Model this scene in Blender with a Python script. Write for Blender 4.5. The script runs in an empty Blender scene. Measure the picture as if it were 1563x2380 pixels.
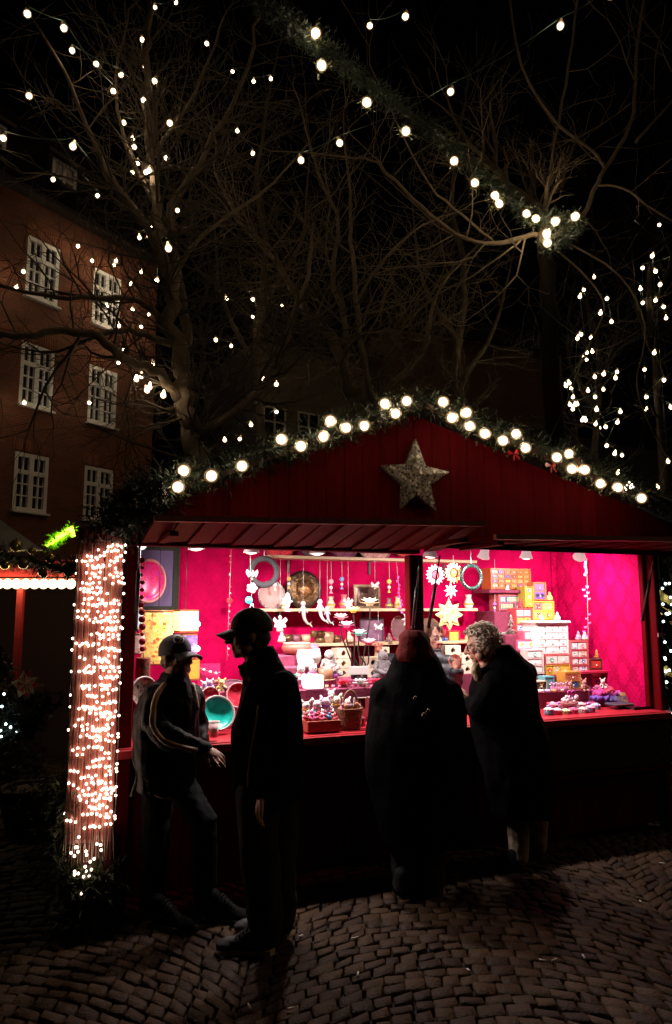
import bpy, math, random
from mathutils import Vector, Matrix, Euler
R = math.radians
rng = random.Random(7)
SC = bpy.context.scene
COL = SC.collection
# ---------------------------------------------------------------- camera, sky, dim fill of the night sky, exposure
FPX, PITCH, CAMZ = 1660.0, R(7.55), 1.75
cam = bpy.data.cameras.new("camera"); cam.sensor_fit = 'VERTICAL'; cam.sensor_height = 36
cam.lens = FPX / 2380 * 36; cam.clip_start = .05; cam.clip_end = 500
camo = bpy.data.objects.new("camera", cam); COL.objects.link(camo)
camo.location = (0, 0, CAMZ); camo.rotation_euler = (R(90) + PITCH, 0, 0); SC.camera = camo
w = bpy.data.worlds.new("World"); SC.world = w; w.use_nodes = True
sky = w.node_tree.nodes.new('ShaderNodeTexSky'); sky.sky_type = 'NISHITA'; sky.sun_disc = False
sky.sun_elevation = R(-4); sky.sun_rotation = R(90)
w.node_tree.links.new(sky.outputs[0], w.node_tree.nodes['Background'].inputs[0])
w.node_tree.nodes['Background'].inputs[1].default_value = 0.004
sun = bpy.data.lights.new("sun", 'SUN'); sun.energy = .19; sun.angle = R(50); sun.color = (1, .66, .36)
suno = bpy.data.objects.new("sun", sun); COL.objects.link(suno)
suno.rotation_euler = Vector((-.86, -.12, -.78)).to_track_quat('-Z', 'Y').to_euler()
SC.view_settings.view_transform = 'Standard'; SC.view_settings.look = 'None'
SC.view_settings.exposure = 0; SC.view_settings.gamma = 1
SC.cycles.max_bounces = 6; SC.cycles.diffuse_bounces = 3; SC.cycles.glossy_bounces = 3
SC.cycles.transparent_max_bounces = 8; SC.cycles.sample_clamp_indirect = 4; SC.cycles.use_denoising = True
SC.cycles.caustics_reflective = False; SC.cycles.caustics_refractive = False

# ---------------------------------------------------------------- photo measurement -> places in the world
SX, SY, ST = -1.277, 4.42, R(21.5)                     # front corner of the stall and its heading
def ray(px, py):
    a = (px - 781.5) / FPX; b = -(py - 1190) / FPX
    return Vector((a, math.cos(PITCH) - math.sin(PITCH) * b, math.sin(PITCH) + math.cos(PITCH) * b))
def W(px, py, d):                                      # point d metres ahead of the camera
    r = ray(px, py); return Vector((r.x * d / r.y, d, CAMZ + r.z * d / r.y))
VD = Vector((-math.sin(ST), math.cos(ST), 0)); UD = Vector((math.cos(ST), math.sin(ST), 0))
def L(px, py, v):                                      # stall coordinates (along, into, up) of a point at depth v in the stall
    r = ray(px, py); t = (v + SX * VD.x + SY * VD.y) / (r.x * VD.x + r.y * VD.y)
    p = Vector((r.x * t - SX, r.y * t - SY, 0))
    return Vector((p.dot(UD), v, CAMZ + r.z * t))
SM = Matrix.Translation((SX, SY, 0)) @ Matrix.Rotation(ST, 4, 'Z')
def SW(p): return SM @ Vector(p)
def ground_at(px, py):
    r = ray(px, py); t = -CAMZ / r.z
    return Vector((r.x * t, r.y * t, 0))

# ---------------------------------------------------------------- mesh building
ID4 = Matrix.Identity(4)
class MB:
    def __init__(s): s.v = []; s.f = []; s.mi = []; s.sm = []; s.m = 0; s.T = ID4
    def add(s, vs, fs, smooth=False):
        n = len(s.v); T = s.T
        s.v.extend([tuple(p) for p in vs] if T is ID4 else [(T @ Vector(p))[:] for p in vs])
        for f in fs: s.f.append([i + n for i in f]); s.mi.append(s.m); s.sm.append(smooth)
    def box(s, c, d, b=0.0, rot=None):
        hx, hy, hz = d[0] / 2, d[1] / 2, d[2] / 2; b = min(b, hx * .9, hy * .9, hz * .9)
        M = Matrix.Translation(c) @ (rot.to_4x4() if rot else Matrix.Identity(4))
        vs = []; fs = []
        sg = [(-1, -1, -1), (1, -1, -1), (1, 1, -1), (-1, 1, -1), (-1, -1, 1), (1, -1, 1), (1, 1, 1), (-1, 1, 1)]
        if b <= 0:
            vs = [M @ Vector((x * hx, y * hy, z * hz)) for x, y, z in sg]
            fs = [(0, 3, 2, 1), (4, 5, 6, 7), (0, 1, 5, 4), (1, 2, 6, 5), (2, 3, 7, 6), (3, 0, 4, 7)]
        else:
            for x, y, z in sg:
                vs += [M @ Vector((x * hx, y * (hy - b), z * (hz - b))), M @ Vector((x * (hx - b), y * hy, z * (hz - b))), M @ Vector((x * (hx - b), y * (hy - b), z * hz))]
            q = lambda k, *c: [i * 3 + k for i in c]
            fs = [q(2, 0, 3, 2, 1), q(2, 4, 5, 6, 7), q(1, 0, 1, 5, 4), q(0, 1, 2, 6, 5), q(1, 2, 3, 7, 6), q(0, 3, 0, 4, 7)]
            def e(a, c, k, l): fs.append([a * 3 + k, c * 3 + k, c * 3 + l, a * 3 + l])
            e(0, 1, 2, 1); e(1, 2, 2, 0); e(2, 3, 2, 1); e(3, 0, 2, 0)
            e(1, 0, 1, 2) if 0 else None
            e(4, 5, 1, 2); e(5, 6, 0, 2); e(6, 7, 1, 2); e(7, 4, 0, 2)
            e(0, 4, 1, 0); e(5, 1, 1, 0); e(2, 6, 1, 0); e(7, 3, 1, 0)
            for i in range(8): fs.append([i * 3, i * 3 + 1, i * 3 + 2])
        s.add(vs, fs)
    def tube(s, pts, rad, n=6, caps=True, smooth=True):
        pts = [Vector(p) for p in pts]
        if not isinstance(rad, (list, tuple)): rad = [rad] * len(pts)
        vs = []; fs = []; up = None
        for i, p in enumerate(pts):
            t = (pts[min(i + 1, len(pts) - 1)] - pts[max(i - 1, 0)])
            t = t.normalized() if t.length > 1e-9 else Vector((0, 0, 1))
            if up is None: up = t.orthogonal().normalized()
            up = up - t * up.dot(t)
            up = up.normalized() if up.length > 1e-6 else t.orthogonal().normalized()
            sd = t.cross(up)
            for k in range(n):
                a = 2 * math.pi * k / n; vs.append(p + (up * math.cos(a) + sd * math.sin(a)) * rad[i])
        for i in range(len(pts) - 1):
            for k in range(n):
                fs.append([i * n + k, i * n + (k + 1) % n, (i + 1) * n + (k + 1) % n, (i + 1) * n + k])
        if caps: fs.append(list(range(n))[::-1]); fs.append([(len(pts) - 1) * n + k for k in range(n)])
        s.add(vs, fs, smooth)
    def cyl(s, a, b, r0, r1=None, n=12): s.tube([a, b], [r0, r0 if r1 is None else r1], n)
    def lathe(s, prof, n=20, M=None, smooth=True, a0=0, a1=2 * math.pi, caps=True):
        if not caps: prof = list(prof) + [prof[0]]
        M = M or Matrix.Identity(4); full = abs(a1 - a0 - 2 * math.pi) < 1e-6; k = n if full else n + 1
        vs = []; fs = []
        for r, z in prof:
            for i in range(k):
                a = a0 + (a1 - a0) * i / n; vs.append(M @ Vector((r * math.cos(a), r * math.sin(a), z)))
        for j in range(len(prof) - 1):
            for i in range(n):
                i2 = (i + 1) % k; fs.append([j * k + i, j * k + i2, (j + 1) * k + i2, (j + 1) * k + i])
        if full and caps:
            if prof[0][0] > 1e-5: fs.append(list(range(k))[::-1])
            if prof[-1][0] > 1e-5: fs.append([(len(prof) - 1) * k + i for i in range(k)])
        s.add(vs, fs, smooth)
    def ball(s, c, r, nu=12, nv=8, rot=None):
        if not isinstance(r, (list, tuple)): r = (r, r, r)
        M = Matrix.Translation(c) @ (rot.to_4x4() if rot else Matrix.Identity(4)) @ Matrix.Diagonal((*r, 1))
        vs = [M @ Vector((0, 0, -1))]; fs = []
        for j in range(1, nv):
            t = math.pi * j / nv - math.pi / 2
            for i in range(nu):
                a = 2 * math.pi * i / nu; vs.append(M @ Vector((math.cos(t) * math.cos(a), math.cos(t) * math.sin(a), math.sin(t))))
        vs.append(M @ Vector((0, 0, 1))); last = len(vs) - 1
        for i in range(nu):
            i2 = (i + 1) % nu
            fs.append([0, 1 + i2, 1 + i]); fs.append([last, last - nu + i, last - nu + i2])
            for j in range(nv - 2): fs.append([1 + j * nu + i, 1 + j * nu + i2, 1 + (j + 1) * nu + i2, 1 + (j + 1) * nu + i])
        s.add(vs, fs, True)
    def prism(s, poly, t, M=None):                      # polygon in (x,z), thickness t centred on y=0
        M = M or Matrix.Identity(4); n = len(poly)
        vs = [M @ Vector((x, -t / 2, z)) for x, z in poly] + [M @ Vector((x, t / 2, z)) for x, z in poly]
        fs = [list(range(n)), list(range(n, 2 * n))[::-1]] + [[(i + 1) % n, i, n + i, n + (i + 1) % n] for i in range(n)]
        s.add(vs, fs)
    def torus(s, c, R0, r, M=None, nu=28, nv=8, sy=1.0):  # ring facing -y
        M = M or Matrix.Identity(4); vs = []; fs = []
        for i in range(nu):
            a = 2 * math.pi * i / nu
            for j in range(nv):
                b = 2 * math.pi * j / nv; q = R0 + r * math.cos(b)
                vs.append(M @ (Vector(c) + Vector((q * math.cos(a), r * sy * math.sin(b), q * math.sin(a)))))
        for i in range(nu):
            for j in range(nv):
                fs.append([i * nv + j, i * nv + (j + 1) % nv, ((i + 1) % nu) * nv + (j + 1) % nv, ((i + 1) % nu) * nv + j])
        s.add(vs, fs, True)
    def loft(s, secs, n=20):                            # horizontal ellipses (centre, rx, ry, yaw), bottom or top first
        vs = []; fs = []
        for c, rx, ry, yaw in secs:
            for k in range(n):
                a = 2 * math.pi * k / n; x = rx * math.cos(a); y = ry * math.sin(a)
                vs.append(Vector(c) + Vector((x * math.cos(yaw) - y * math.sin(yaw), x * math.sin(yaw) + y * math.cos(yaw), 0)))
        for i in range(len(secs) - 1):
            for k in range(n): fs.append([i * n + k, i * n + (k + 1) % n, (i + 1) * n + (k + 1) % n, (i + 1) * n + k])
        fs.append(list(range(n))[::-1]); fs.append([(len(secs) - 1) * n + k for k in range(n)])
        if secs[0][0][2] > secs[-1][0][2]: fs = [f[::-1] for f in fs]
        s.add(vs, fs, True)
    def limb(s, pts, rad, n=12):
        s.tube(pts, rad, n)
        for p, r in ((pts[0], rad[0]), (pts[-1], rad[-1])): s.ball(p, r, 12, 8)
    def mesh(s, name, mats):
        me = bpy.data.meshes.new(name); me.from_pydata(s.v, [], s.f)
        for m in (mats if isinstance(mats, (list, tuple)) else [mats]): me.materials.append(m)
        me.polygons.foreach_set('material_index', s.mi); me.polygons.foreach_set('use_smooth', s.sm)
        me.update(); return me
    def build(s, name, mats, parent=None):
        o = bpy.data.objects.new(name, s.mesh(name, mats)); COL.objects.link(o); o.parent = parent; return o

def tag(o, label, cat, group=None, kind=None):
    if label: o['label'] = label
    if cat: o['category'] = cat
    if group: o['group'] = group
    if kind: o['kind'] = kind
    return o
def thing(name, label, cat, loc=(0, 0, 0), rz=0.0, group=None, M=None):
    o = bpy.data.objects.new(name, None); COL.objects.link(o); o.empty_display_size = .1
    if M is not None: o.matrix_world = M
    else: o.location = loc; o.rotation_euler = (0, 0, rz)
    return tag(o, label, cat, group)
def copy_tree(o, parent=None):
    c = o.copy(); COL.objects.link(c); c.parent = parent
    for ch in list(o.children): copy_tree(ch, c)
    return c
def structure(name, mb, m): o = mb.build(name, m); o['kind'] = 'structure'; return o

# ---------------------------------------------------------------- materials
MC = {}
def mat(c, rough=.6, metal=0, var=.25, scale=18, bump=.1, emit=0, ecol=None, coat=0, spec=.5, bscale=None, island=0, trans=0):
    key = (c, rough, metal, var, scale, bump, emit, ecol, coat, spec, bscale, island, trans)
    if key in MC: return MC[key]
    m = bpy.data.materials.new("surface"); m.use_nodes = True; nt = m.node_tree; N = nt.nodes; K = nt.links
    b = N['Principled BSDF']; b.inputs['Roughness'].default_value = rough; b.inputs['Metallic'].default_value = metal
    b.inputs['Coat Weight'].default_value = coat; b.inputs['Specular IOR Level'].default_value = spec
    if trans: b.inputs['Transmission Weight'].default_value = trans
    tc = N.new('ShaderNodeTexCoord'); nz = N.new('ShaderNodeTexNoise'); nz.inputs['Scale'].default_value = scale; nz.inputs['Detail'].default_value = 5
    K.new(tc.outputs['Object'], nz.inputs['Vector'])
    mx = N.new('ShaderNodeMix'); mx.data_type = 'RGBA'; mx.inputs['A'].default_value = (*[x * (1 - var) for x in c], 1)
    mx.inputs['B'].default_value = (*[min(1, x * (1 + var)) for x in c], 1); K.new(nz.outputs['Fac'], mx.inputs['Factor'])
    out = mx.outputs['Result']
    if island:
        g = N.new('ShaderNodeNewGeometry'); hs = N.new('ShaderNodeHueSaturation'); K.new(out, hs.inputs['Color'])
        mr = N.new('ShaderNodeMapRange'); K.new(g.outputs['Random Per Island'], mr.inputs['Value'])
        mr.inputs['To Min'].default_value = 1 - island; mr.inputs['To Max'].default_value = 1 + island
        K.new(mr.outputs['Result'], hs.inputs['Value'])
        m2 = N.new('ShaderNodeMapRange'); K.new(g.outputs['Random Per Island'], m2.inputs['Value'])
        m2.inputs['To Min'].default_value = .492; m2.inputs['To Max'].default_value = .508; K.new(m2.outputs['Result'], hs.inputs['Hue'])
        out = hs.outputs['Color']
    K.new(out, b.inputs['Base Color'])
    if bump:
        n2 = N.new('ShaderNodeTexNoise'); n2.inputs['Scale'].default_value = bscale or scale * 3; K.new(tc.outputs['Object'], n2.inputs['Vector'])
        bp = N.new('ShaderNodeBump'); bp.inputs['Strength'].default_value = bump; bp.inputs['Distance'].default_value = .02
        K.new(n2.outputs['Fac'], bp.inputs['Height']); K.new(bp.outputs['Normal'], b.inputs['Normal'])
    if emit:
        b.inputs['Emission Strength'].default_value = emit
        b.inputs['Emission Color'].default_value = (*(ecol or c), 1)
        if emit < 3: K.new(out, b.inputs['Emission Color']) if not ecol else None
    MC[key] = m; return m
def node_mat(fn):
    m = bpy.data.materials.new(fn.__name__); m.use_nodes = True; fn(m.node_tree, m.node_tree.nodes, m.node_tree.links, m.node_tree.nodes['Principled BSDF']); return m
def nmath(N, K, op, a, b=None):
    n = N.new('ShaderNodeMath'); n.operation = op
    for i, x in enumerate((a, b)):
        if x is None: continue
        if isinstance(x, (int, float)): n.inputs[i].default_value = x
        else: K.new(x, n.inputs[i])
    return n.outputs[0]
def ramp(N, K, fac, stops, interp='LINEAR'):
    r = N.new('ShaderNodeValToRGB'); r.color_ramp.interpolation = interp
    while len(r.color_ramp.elements) < len(stops): r.color_ramp.elements.new(.5)
    for e, (p, c) in zip(r.color_ramp.elements, stops): e.position = p; e.color = (*c, 1)
    K.new(fac, r.inputs['Fac']); return r.outputs['Color']
def sep_obj(N, K):
    tc = N.new('ShaderNodeTexCoord'); s = N.new('ShaderNodeSeparateXYZ'); K.new(tc.outputs['Object'], s.inputs[0]); return tc, s
def cloth_nodes(N, K, b, amount):
    tc, s = sep_obj(N, K); h = nmath(N, K, 'ADD', s.outputs[0], s.outputs[1])
    nz = N.new('ShaderNodeTexNoise'); nz.inputs['Scale'].default_value = 48; nz.inputs['Detail'].default_value = 2; K.new(tc.outputs['Object'], nz.inputs['Vector'])
    cx = nmath(N, K, 'COSINE', nmath(N, K, 'MULTIPLY', h, 2 * math.pi / .22)); cz = nmath(N, K, 'COSINE', nmath(N, K, 'MULTIPLY', s.outputs[2], 2 * math.pi / .34))
    p = nmath(N, K, 'ADD', cx, cz)                       # lozenge repeat of the damask
    med = nmath(N, K, 'GREATER_THAN', nmath(N, K, 'ADD', nmath(N, K, 'ABSOLUTE', p), nmath(N, K, 'MULTIPLY', nmath(N, K, 'SUBTRACT', nz.outputs['Fac'], .5), 3.2)), .75)
    c3 = nmath(N, K, 'MULTIPLY', nmath(N, K, 'COSINE', nmath(N, K, 'MULTIPLY', h, 2 * math.pi / .055)), nmath(N, K, 'COSINE', nmath(N, K, 'MULTIPLY', s.outputs[2], 2 * math.pi / .06)))
    leaf = nmath(N, K, 'GREATER_THAN', nmath(N, K, 'ADD', c3, nmath(N, K, 'MULTIPLY', nmath(N, K, 'SUBTRACT', nz.outputs['Fac'], .5), 4)), .3)
    f = nmath(N, K, 'ADD', nmath(N, K, 'MULTIPLY', med, .65), nmath(N, K, 'MULTIPLY', leaf, .35))
    f = nmath(N, K, 'ADD', nmath(N, K, 'MULTIPLY', nmath(N, K, 'SUBTRACT', f, .5), amount), .5)
    col = ramp(N, K, f, [(0, (.36, .0010, .050)), (1, (.70, .0022, .108))])
    n2 = N.new('ShaderNodeTexNoise'); n2.inputs['Scale'].default_value = 4; n2.inputs['Detail'].default_value = 8; n2.inputs['Roughness'].default_value = .65; K.new(tc.outputs['Object'], n2.inputs['Vector'])
    m = N.new('ShaderNodeMix'); m.data_type = 'RGBA'; m.blend_type = 'MULTIPLY'; m.inputs['Factor'].default_value = 1
    K.new(col, m.inputs['A']); K.new(ramp(N, K, n2.outputs['Fac'], [(.3, (.7, .62, .62)), (.7, (1.1, 1.1, 1.1))]), m.inputs['B'])
    K.new(m.outputs['Result'], b.inputs['Base Color']); b.inputs['Roughness'].default_value = .85; b.inputs['Specular IOR Level'].default_value = .05
    bp = N.new('ShaderNodeBump'); bp.inputs['Strength'].default_value = .5; bp.inputs['Distance'].default_value = .02; K.new(n2.outputs['Fac'], bp.inputs['Height']); K.new(bp.outputs[0], b.inputs['Normal'])
def damask_cloth(nt, N, K, b): cloth_nodes(N, K, b, .75)
def plain_cloth(nt, N, K, b): cloth_nodes(N, K, b, .22)
def brick_wall(nt, N, K, b):
    tc, s = sep_obj(N, K); c = N.new('ShaderNodeCombineXYZ'); K.new(s.outputs[0], c.inputs[0]); K.new(s.outputs[2], c.inputs[1])
    t = N.new('ShaderNodeTexBrick'); K.new(c.outputs[0], t.inputs['Vector']); t.inputs['Scale'].default_value = 1
    t.inputs['Brick Width'].default_value = .25; t.inputs['Row Height'].default_value = .083; t.inputs['Mortar Size'].default_value = .012
    t.inputs['Color1'].default_value = (.28, .080, .040, 1); t.inputs['Color2'].default_value = (.20, .062, .034, 1); t.inputs['Mortar'].default_value = (.12, .085, .06, 1)
    nz = N.new('ShaderNodeTexNoise'); nz.inputs['Scale'].default_value = .7; nz.inputs['Detail'].default_value = 6; K.new(tc.outputs['Object'], nz.inputs['Vector'])
    m = N.new('ShaderNodeMix'); m.data_type = 'RGBA'; m.blend_type = 'MULTIPLY'; m.inputs['Factor'].default_value = 1
    K.new(t.outputs['Color'], m.inputs['A']); K.new(ramp(N, K, nz.outputs['Fac'], [(.3, (.7, .7, .7)), (.7, (1.15, 1.1, 1))]), m.inputs['B'])
    K.new(m.outputs['Result'], b.inputs['Base Color']); b.inputs['Roughness'].default_value = .85
    bp = N.new('ShaderNodeBump'); bp.inputs['Distance'].default_value = .01; K.new(t.outputs['Fac'], bp.inputs['Height']); bp.invert = True; K.new(bp.outputs['Normal'], b.inputs['Normal'])
def painted_planks(nt, N, K, b):
    tc, s = sep_obj(N, K)
    mp = N.new('ShaderNodeMapping'); mp.inputs['Scale'].default_value = (14, 14, 1.2); K.new(tc.outputs['Object'], mp.inputs['Vector'])
    nz = N.new('ShaderNodeTexNoise'); nz.inputs['Scale'].default_value = 2.4; nz.inputs['Detail'].default_value = 7; K.new(mp.outputs[0], nz.inputs['Vector'])
    g = N.new('ShaderNodeNewGeometry'); hs = N.new('ShaderNodeHueSaturation')
    K.new(ramp(N, K, nz.outputs['Fac'], [(.25, (.088, .0005, .0020)), (.75, (.125, .0007, .0030))]), hs.inputs['Color'])
    mr = N.new('ShaderNodeMapRange'); K.new(g.outputs['Random Per Island'], mr.inputs['Value']); mr.inputs['To Min'].default_value = .86; mr.inputs['To Max'].default_value = 1.12
    K.new(mr.outputs[0], hs.inputs['Value']); K.new(hs.outputs[0], b.inputs['Base Color'])
    b.inputs['Roughness'].default_value = .7; b.inputs['Specular IOR Level'].default_value = .06
    bp = N.new('ShaderNodeBump'); bp.inputs['Strength'].default_value = .35; bp.inputs['Distance'].default_value = .01; K.new(nz.outputs['Fac'], bp.inputs['Height']); K.new(bp.outputs[0], b.inputs['Normal'])
def mirror_mosaic(nt, N, K, b):
    tc, s = sep_obj(N, K); v = N.new('ShaderNodeTexVoronoi'); v.inputs['Scale'].default_value = 46; K.new(tc.outputs['Object'], v.inputs['Vector'])
    e = N.new('ShaderNodeTexVoronoi'); e.feature = 'DISTANCE_TO_EDGE'; e.inputs['Scale'].default_value = 46; K.new(tc.outputs['Object'], e.inputs['Vector'])
    sv = N.new('ShaderNodeSeparateColor'); K.new(v.outputs['Color'], sv.inputs[0])
    col = ramp(N, K, sv.outputs[0], [(0, (.02, .016, .012)), (.5, (.16, .125, .095)), (.8, (.34, .28, .23)), (1, (.8, .7, .62))])
    gr = ramp(N, K, e.outputs['Distance'], [(.035, (1, 1, 1)), (.07, (0, 0, 0))])
    m = N.new('ShaderNodeMix'); m.data_type = 'RGBA'; K.new(gr, m.inputs['Factor']); K.new(col, m.inputs['A']); m.inputs['B'].default_value = (.36, .30, .25, 1)
    K.new(m.outputs['Result'], b.inputs['Base Color']); b.inputs['Roughness'].default_value = .3; b.inputs['Metallic'].default_value = .25
    bp = N.new('ShaderNodeBump'); bp.inputs['Strength'].default_value = .8; bp.inputs['Distance'].default_value = .004; K.new(sv.outputs[1], bp.inputs['Height']); K.new(bp.outputs[0], b.inputs['Normal'])
def mosaic(c1, c2, c3, scale=60, rough=.25, emit=0):
    key = ('mosaic', c1, c2, c3, scale, emit)
    if key in MC: return MC[key]
    def mosaic_glass(nt, N, K, b):
        tc, s = sep_obj(N, K); v = N.new('ShaderNodeTexVoronoi'); v.inputs['Scale'].default_value = scale; K.new(tc.outputs['Object'], v.inputs['Vector'])
        sv = N.new('ShaderNodeSeparateColor'); K.new(v.outputs['Color'], sv.inputs[0])
        col = ramp(N, K, sv.outputs[0], [(0, c1), (.5, c2), (1, c3)]); K.new(col, b.inputs['Base Color']); b.inputs['Roughness'].default_value = rough
        if emit: K.new(col, b.inputs['Emission Color']); b.inputs['Emission Strength'].default_value = emit
    MC[key] = node_mat(mosaic_glass); return MC[key]
def bark(nt, N, K, b):
    tc, s = sep_obj(N, K); mp = N.new('ShaderNodeMapping'); mp.inputs['Scale'].default_value = (3, 3, .7); K.new(tc.outputs['Object'], mp.inputs['Vector'])
    nz = N.new('ShaderNodeTexNoise'); nz.inputs['Scale'].default_value = 6; nz.inputs['Detail'].default_value = 8; K.new(mp.outputs[0], nz.inputs['Vector'])
    K.new(ramp(N, K, nz.outputs['Fac'], [(.3, (.040, .027, .016)), (.55, (.10, .070, .044)), (.75, (.16, .118, .078))]), b.inputs['Base Color'])
    b.inputs['Roughness'].default_value = .85
    bp = N.new('ShaderNodeBump'); bp.inputs['Strength'].default_value = .6; bp.inputs['Distance'].default_value = .02; K.new(nz.outputs['Fac'], bp.inputs['Height']); K.new(bp.outputs[0], b.inputs['Normal'])
CLOTH = node_mat(plain_cloth)
DAMASK, BRICK, PLANK, MIRROR, BARK = map(node_mat, (damask_cloth, brick_wall, painted_planks, mirror_mosaic, bark))
WARM = (1, .80, .52)
def glow(s, c=WARM, edge=(1, .55, .20), soft=0):
    """bulb with a soft halo painted in: emission fades and warms from the core to the rim"""
    key = ('glow', s, c, edge, soft)
    if key in MC: return MC[key]
    def halo_bulb(nt, N, K, b):  # rim falloff in the emission stands in for a soft halo
        lw = N.new('ShaderNodeLayerWeight'); lw.inputs['Blend'].default_value = .5
        f = nmath(N, K, 'SUBTRACT', 1.0, lw.outputs['Facing']); f2 = nmath(N, K, 'POWER', f, 10 if soft else 2.2)
        K.new(ramp(N, K, f, [(.5, edge), (.88, c)] if soft else [(.05, edge), (.55, c)]), b.inputs['Emission Color'])
        K.new(nmath(N, K, 'ADD', nmath(N, K, 'MULTIPLY', f2, s * (2.4 if soft else 1.6)), .05 if soft else min(.75, s)), b.inputs['Emission Strength'])
        b.inputs['Base Color'].default_value = (.5, .45, .4, 1); b.inputs['Roughness'].default_value = .3
    MC[key] = node_mat(halo_bulb); return MC[key]
BULB_BIG, BULB, LED = glow(17, WARM, (1, .50, .16), 1), glow(46, WARM, (1, .50, .16), 1), glow(8, (1, .78, .60), (1, .5, .3))
LED_COOL = glow(16, (.75, .95, 1), (.5, .75, 1)); DARKGREEN = mat((.011, .019, .008), .6, 0, .5, 30, 0, island=.45)
WIRE = mat((.02, .05, .03), .5, 0, .1, 10, 0); BLACKM = mat((.008, .008, .009), .45, 0, .2, 30, 0)
WOODPALE = mat((.62, .47, .30), .55, 0, .18, 9, .1); WHITE = mat((.80, .78, .76), .45, 0, .05, 9, .05); THREAD = mat((.6, .58, .55), .6, 0, .1, 9, 0)
# ================================================================= GROUND
def make_ground():
    g = MB(); g.add([(-80, -30, -.03), (80, -30, -.03), (80, 120, -.03), (-80, 120, -.03)], [(0, 1, 2, 3)])
    structure('ground', g, mat((.012, .009, .007), .9, 0, .4, 3, .3))
    m = MB(); r = random.Random(3)
    w, h, A = 2.3, .088, .56
    for c in range(-5, 6):
        xc = .72 + c * w
        for k in range(-2, 122):
            y0 = 1.2 + k * h
            n = 15; x = -w / 2
            edges = [-w / 2]
            while edges[-1] < w / 2 - .075: edges.append(edges[-1] + r.uniform(.080, .126))
            edges[-1] = w / 2 if edges[-1] > w / 2 - .03 else edges[-1]
            if edges[-1] < w / 2: edges.append(w / 2)
            for i in range(len(edges) - 1):
                a, b = edges[i] + .004, edges[i + 1] - .004
                f = lambda q: A * (1 - (2 * q / w) ** 2)
                ca, cb = f(a), f(b); mx = xc + (a + b) / 2
                yy = y0 + (ca + cb) / 2
                if abs(mx) > .62 * yy + 1.2 or yy > 10.5 or yy < 1.6: continue
                j = lambda s=.007: r.uniform(-s, s)
                z = r.uniform(-.005, .004); tx = j(.006); ty = j(.006)
                P = [(xc + a + j(), y0 + ca + .005 + j()), (xc + b + j(), y0 + cb + .005 + j()), (xc + b + j(), y0 + cb + h - .005 + j()), (xc + a + j(), y0 + ca + h - .005 + j())]
                cx = sum(p[0] for p in P) / 4; cy = sum(p[1] for p in P) / 4
                def ring(s, zz): return [(cx + (p[0] - cx) * s, cy + (p[1] - cy) * s, zz + z + (tx if p[0] > cx else -tx) + (ty if p[1] > cy else -ty)) for p in P]
                vs = ring(1.0, -.028) + ring(.98, -.006) + ring(.88, .0)
                fs = [[q * 4 + e, q * 4 + (e + 1) % 4, (q + 1) * 4 + (e + 1) % 4, (q + 1) * 4 + e] for q in range(2) for e in range(4)] + [[8, 9, 10, 11]]
                m.add(vs, fs, True)
    structure('pavement', m, mat((.038, .0185, .0070), .7, 0, .35, 25, .4, 0, None, 0, .25, 60, .4))
    # small scraps of paper and cigarette ends lying on the stones
    l = MB(); rr = random.Random(11)
    for px, py in ((832, 2270), (1262, 2237), (1358, 2229), (1290, 2236), (580, 2345), (675, 2350), (825, 2005 + 180), (1090, 2260), (1580 - 40, 2010), (120, 2062), (700, 2180), (1490, 2100)):
        g = ground_at(px, py); a = rr.uniform(0, 3.1); d = Vector((math.cos(a), math.sin(a), 0)) * rr.uniform(.012, .022)
        l.cyl(g - d + Vector((0, 0, .01)), g + d + Vector((0, 0, .012)), .0045, .0045, 6)
    o = l.build('litter', mat((.6, .57, .52), .7, 0, .1, 9, 0)); tag(o, 'cigarette ends and paper scraps scattered on the cobbles', 'litter', kind='stuff')
make_ground()

# ================================================================= THE MARKET STALL
stall = thing('market_stall', 'red wooden christmas market stall with pink lit interior and open flaps', 'market stall', M=SM)
def zl(u): return 2.458 + .415 * (u - .239)
def zr(u): return 3.034 - .285 * (u - 2.46)
UA = 1.966
def zroof(u): return zl(u) if u < UA else zr(u)
def planks_v(mb, us, z0, zt, v, t=.025):
    for a, b in zip(us[:-1], us[1:]):
        mb.add([(a + .002, v - t / 2, z0), (b - .002, v - t / 2, z0), (b - .002, v - t / 2, zt(b)), (a + .002, v - t / 2, zt(a)),
                (a + .002, v + t / 2, z0), (b - .002, v + t / 2, z0), (b - .002, v + t / 2, zt(b)), (a + .002, v + t / 2, zt(a))],
               [(0, 1, 2, 3), (5, 4, 7, 6), (0, 4, 5, 1), (1, 5, 6, 2), (2, 6, 7, 3), (3, 7, 4, 0)])
def steps(a, b, n): return [a + (b - a) * i / n for i in range(n + 1)]
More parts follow.
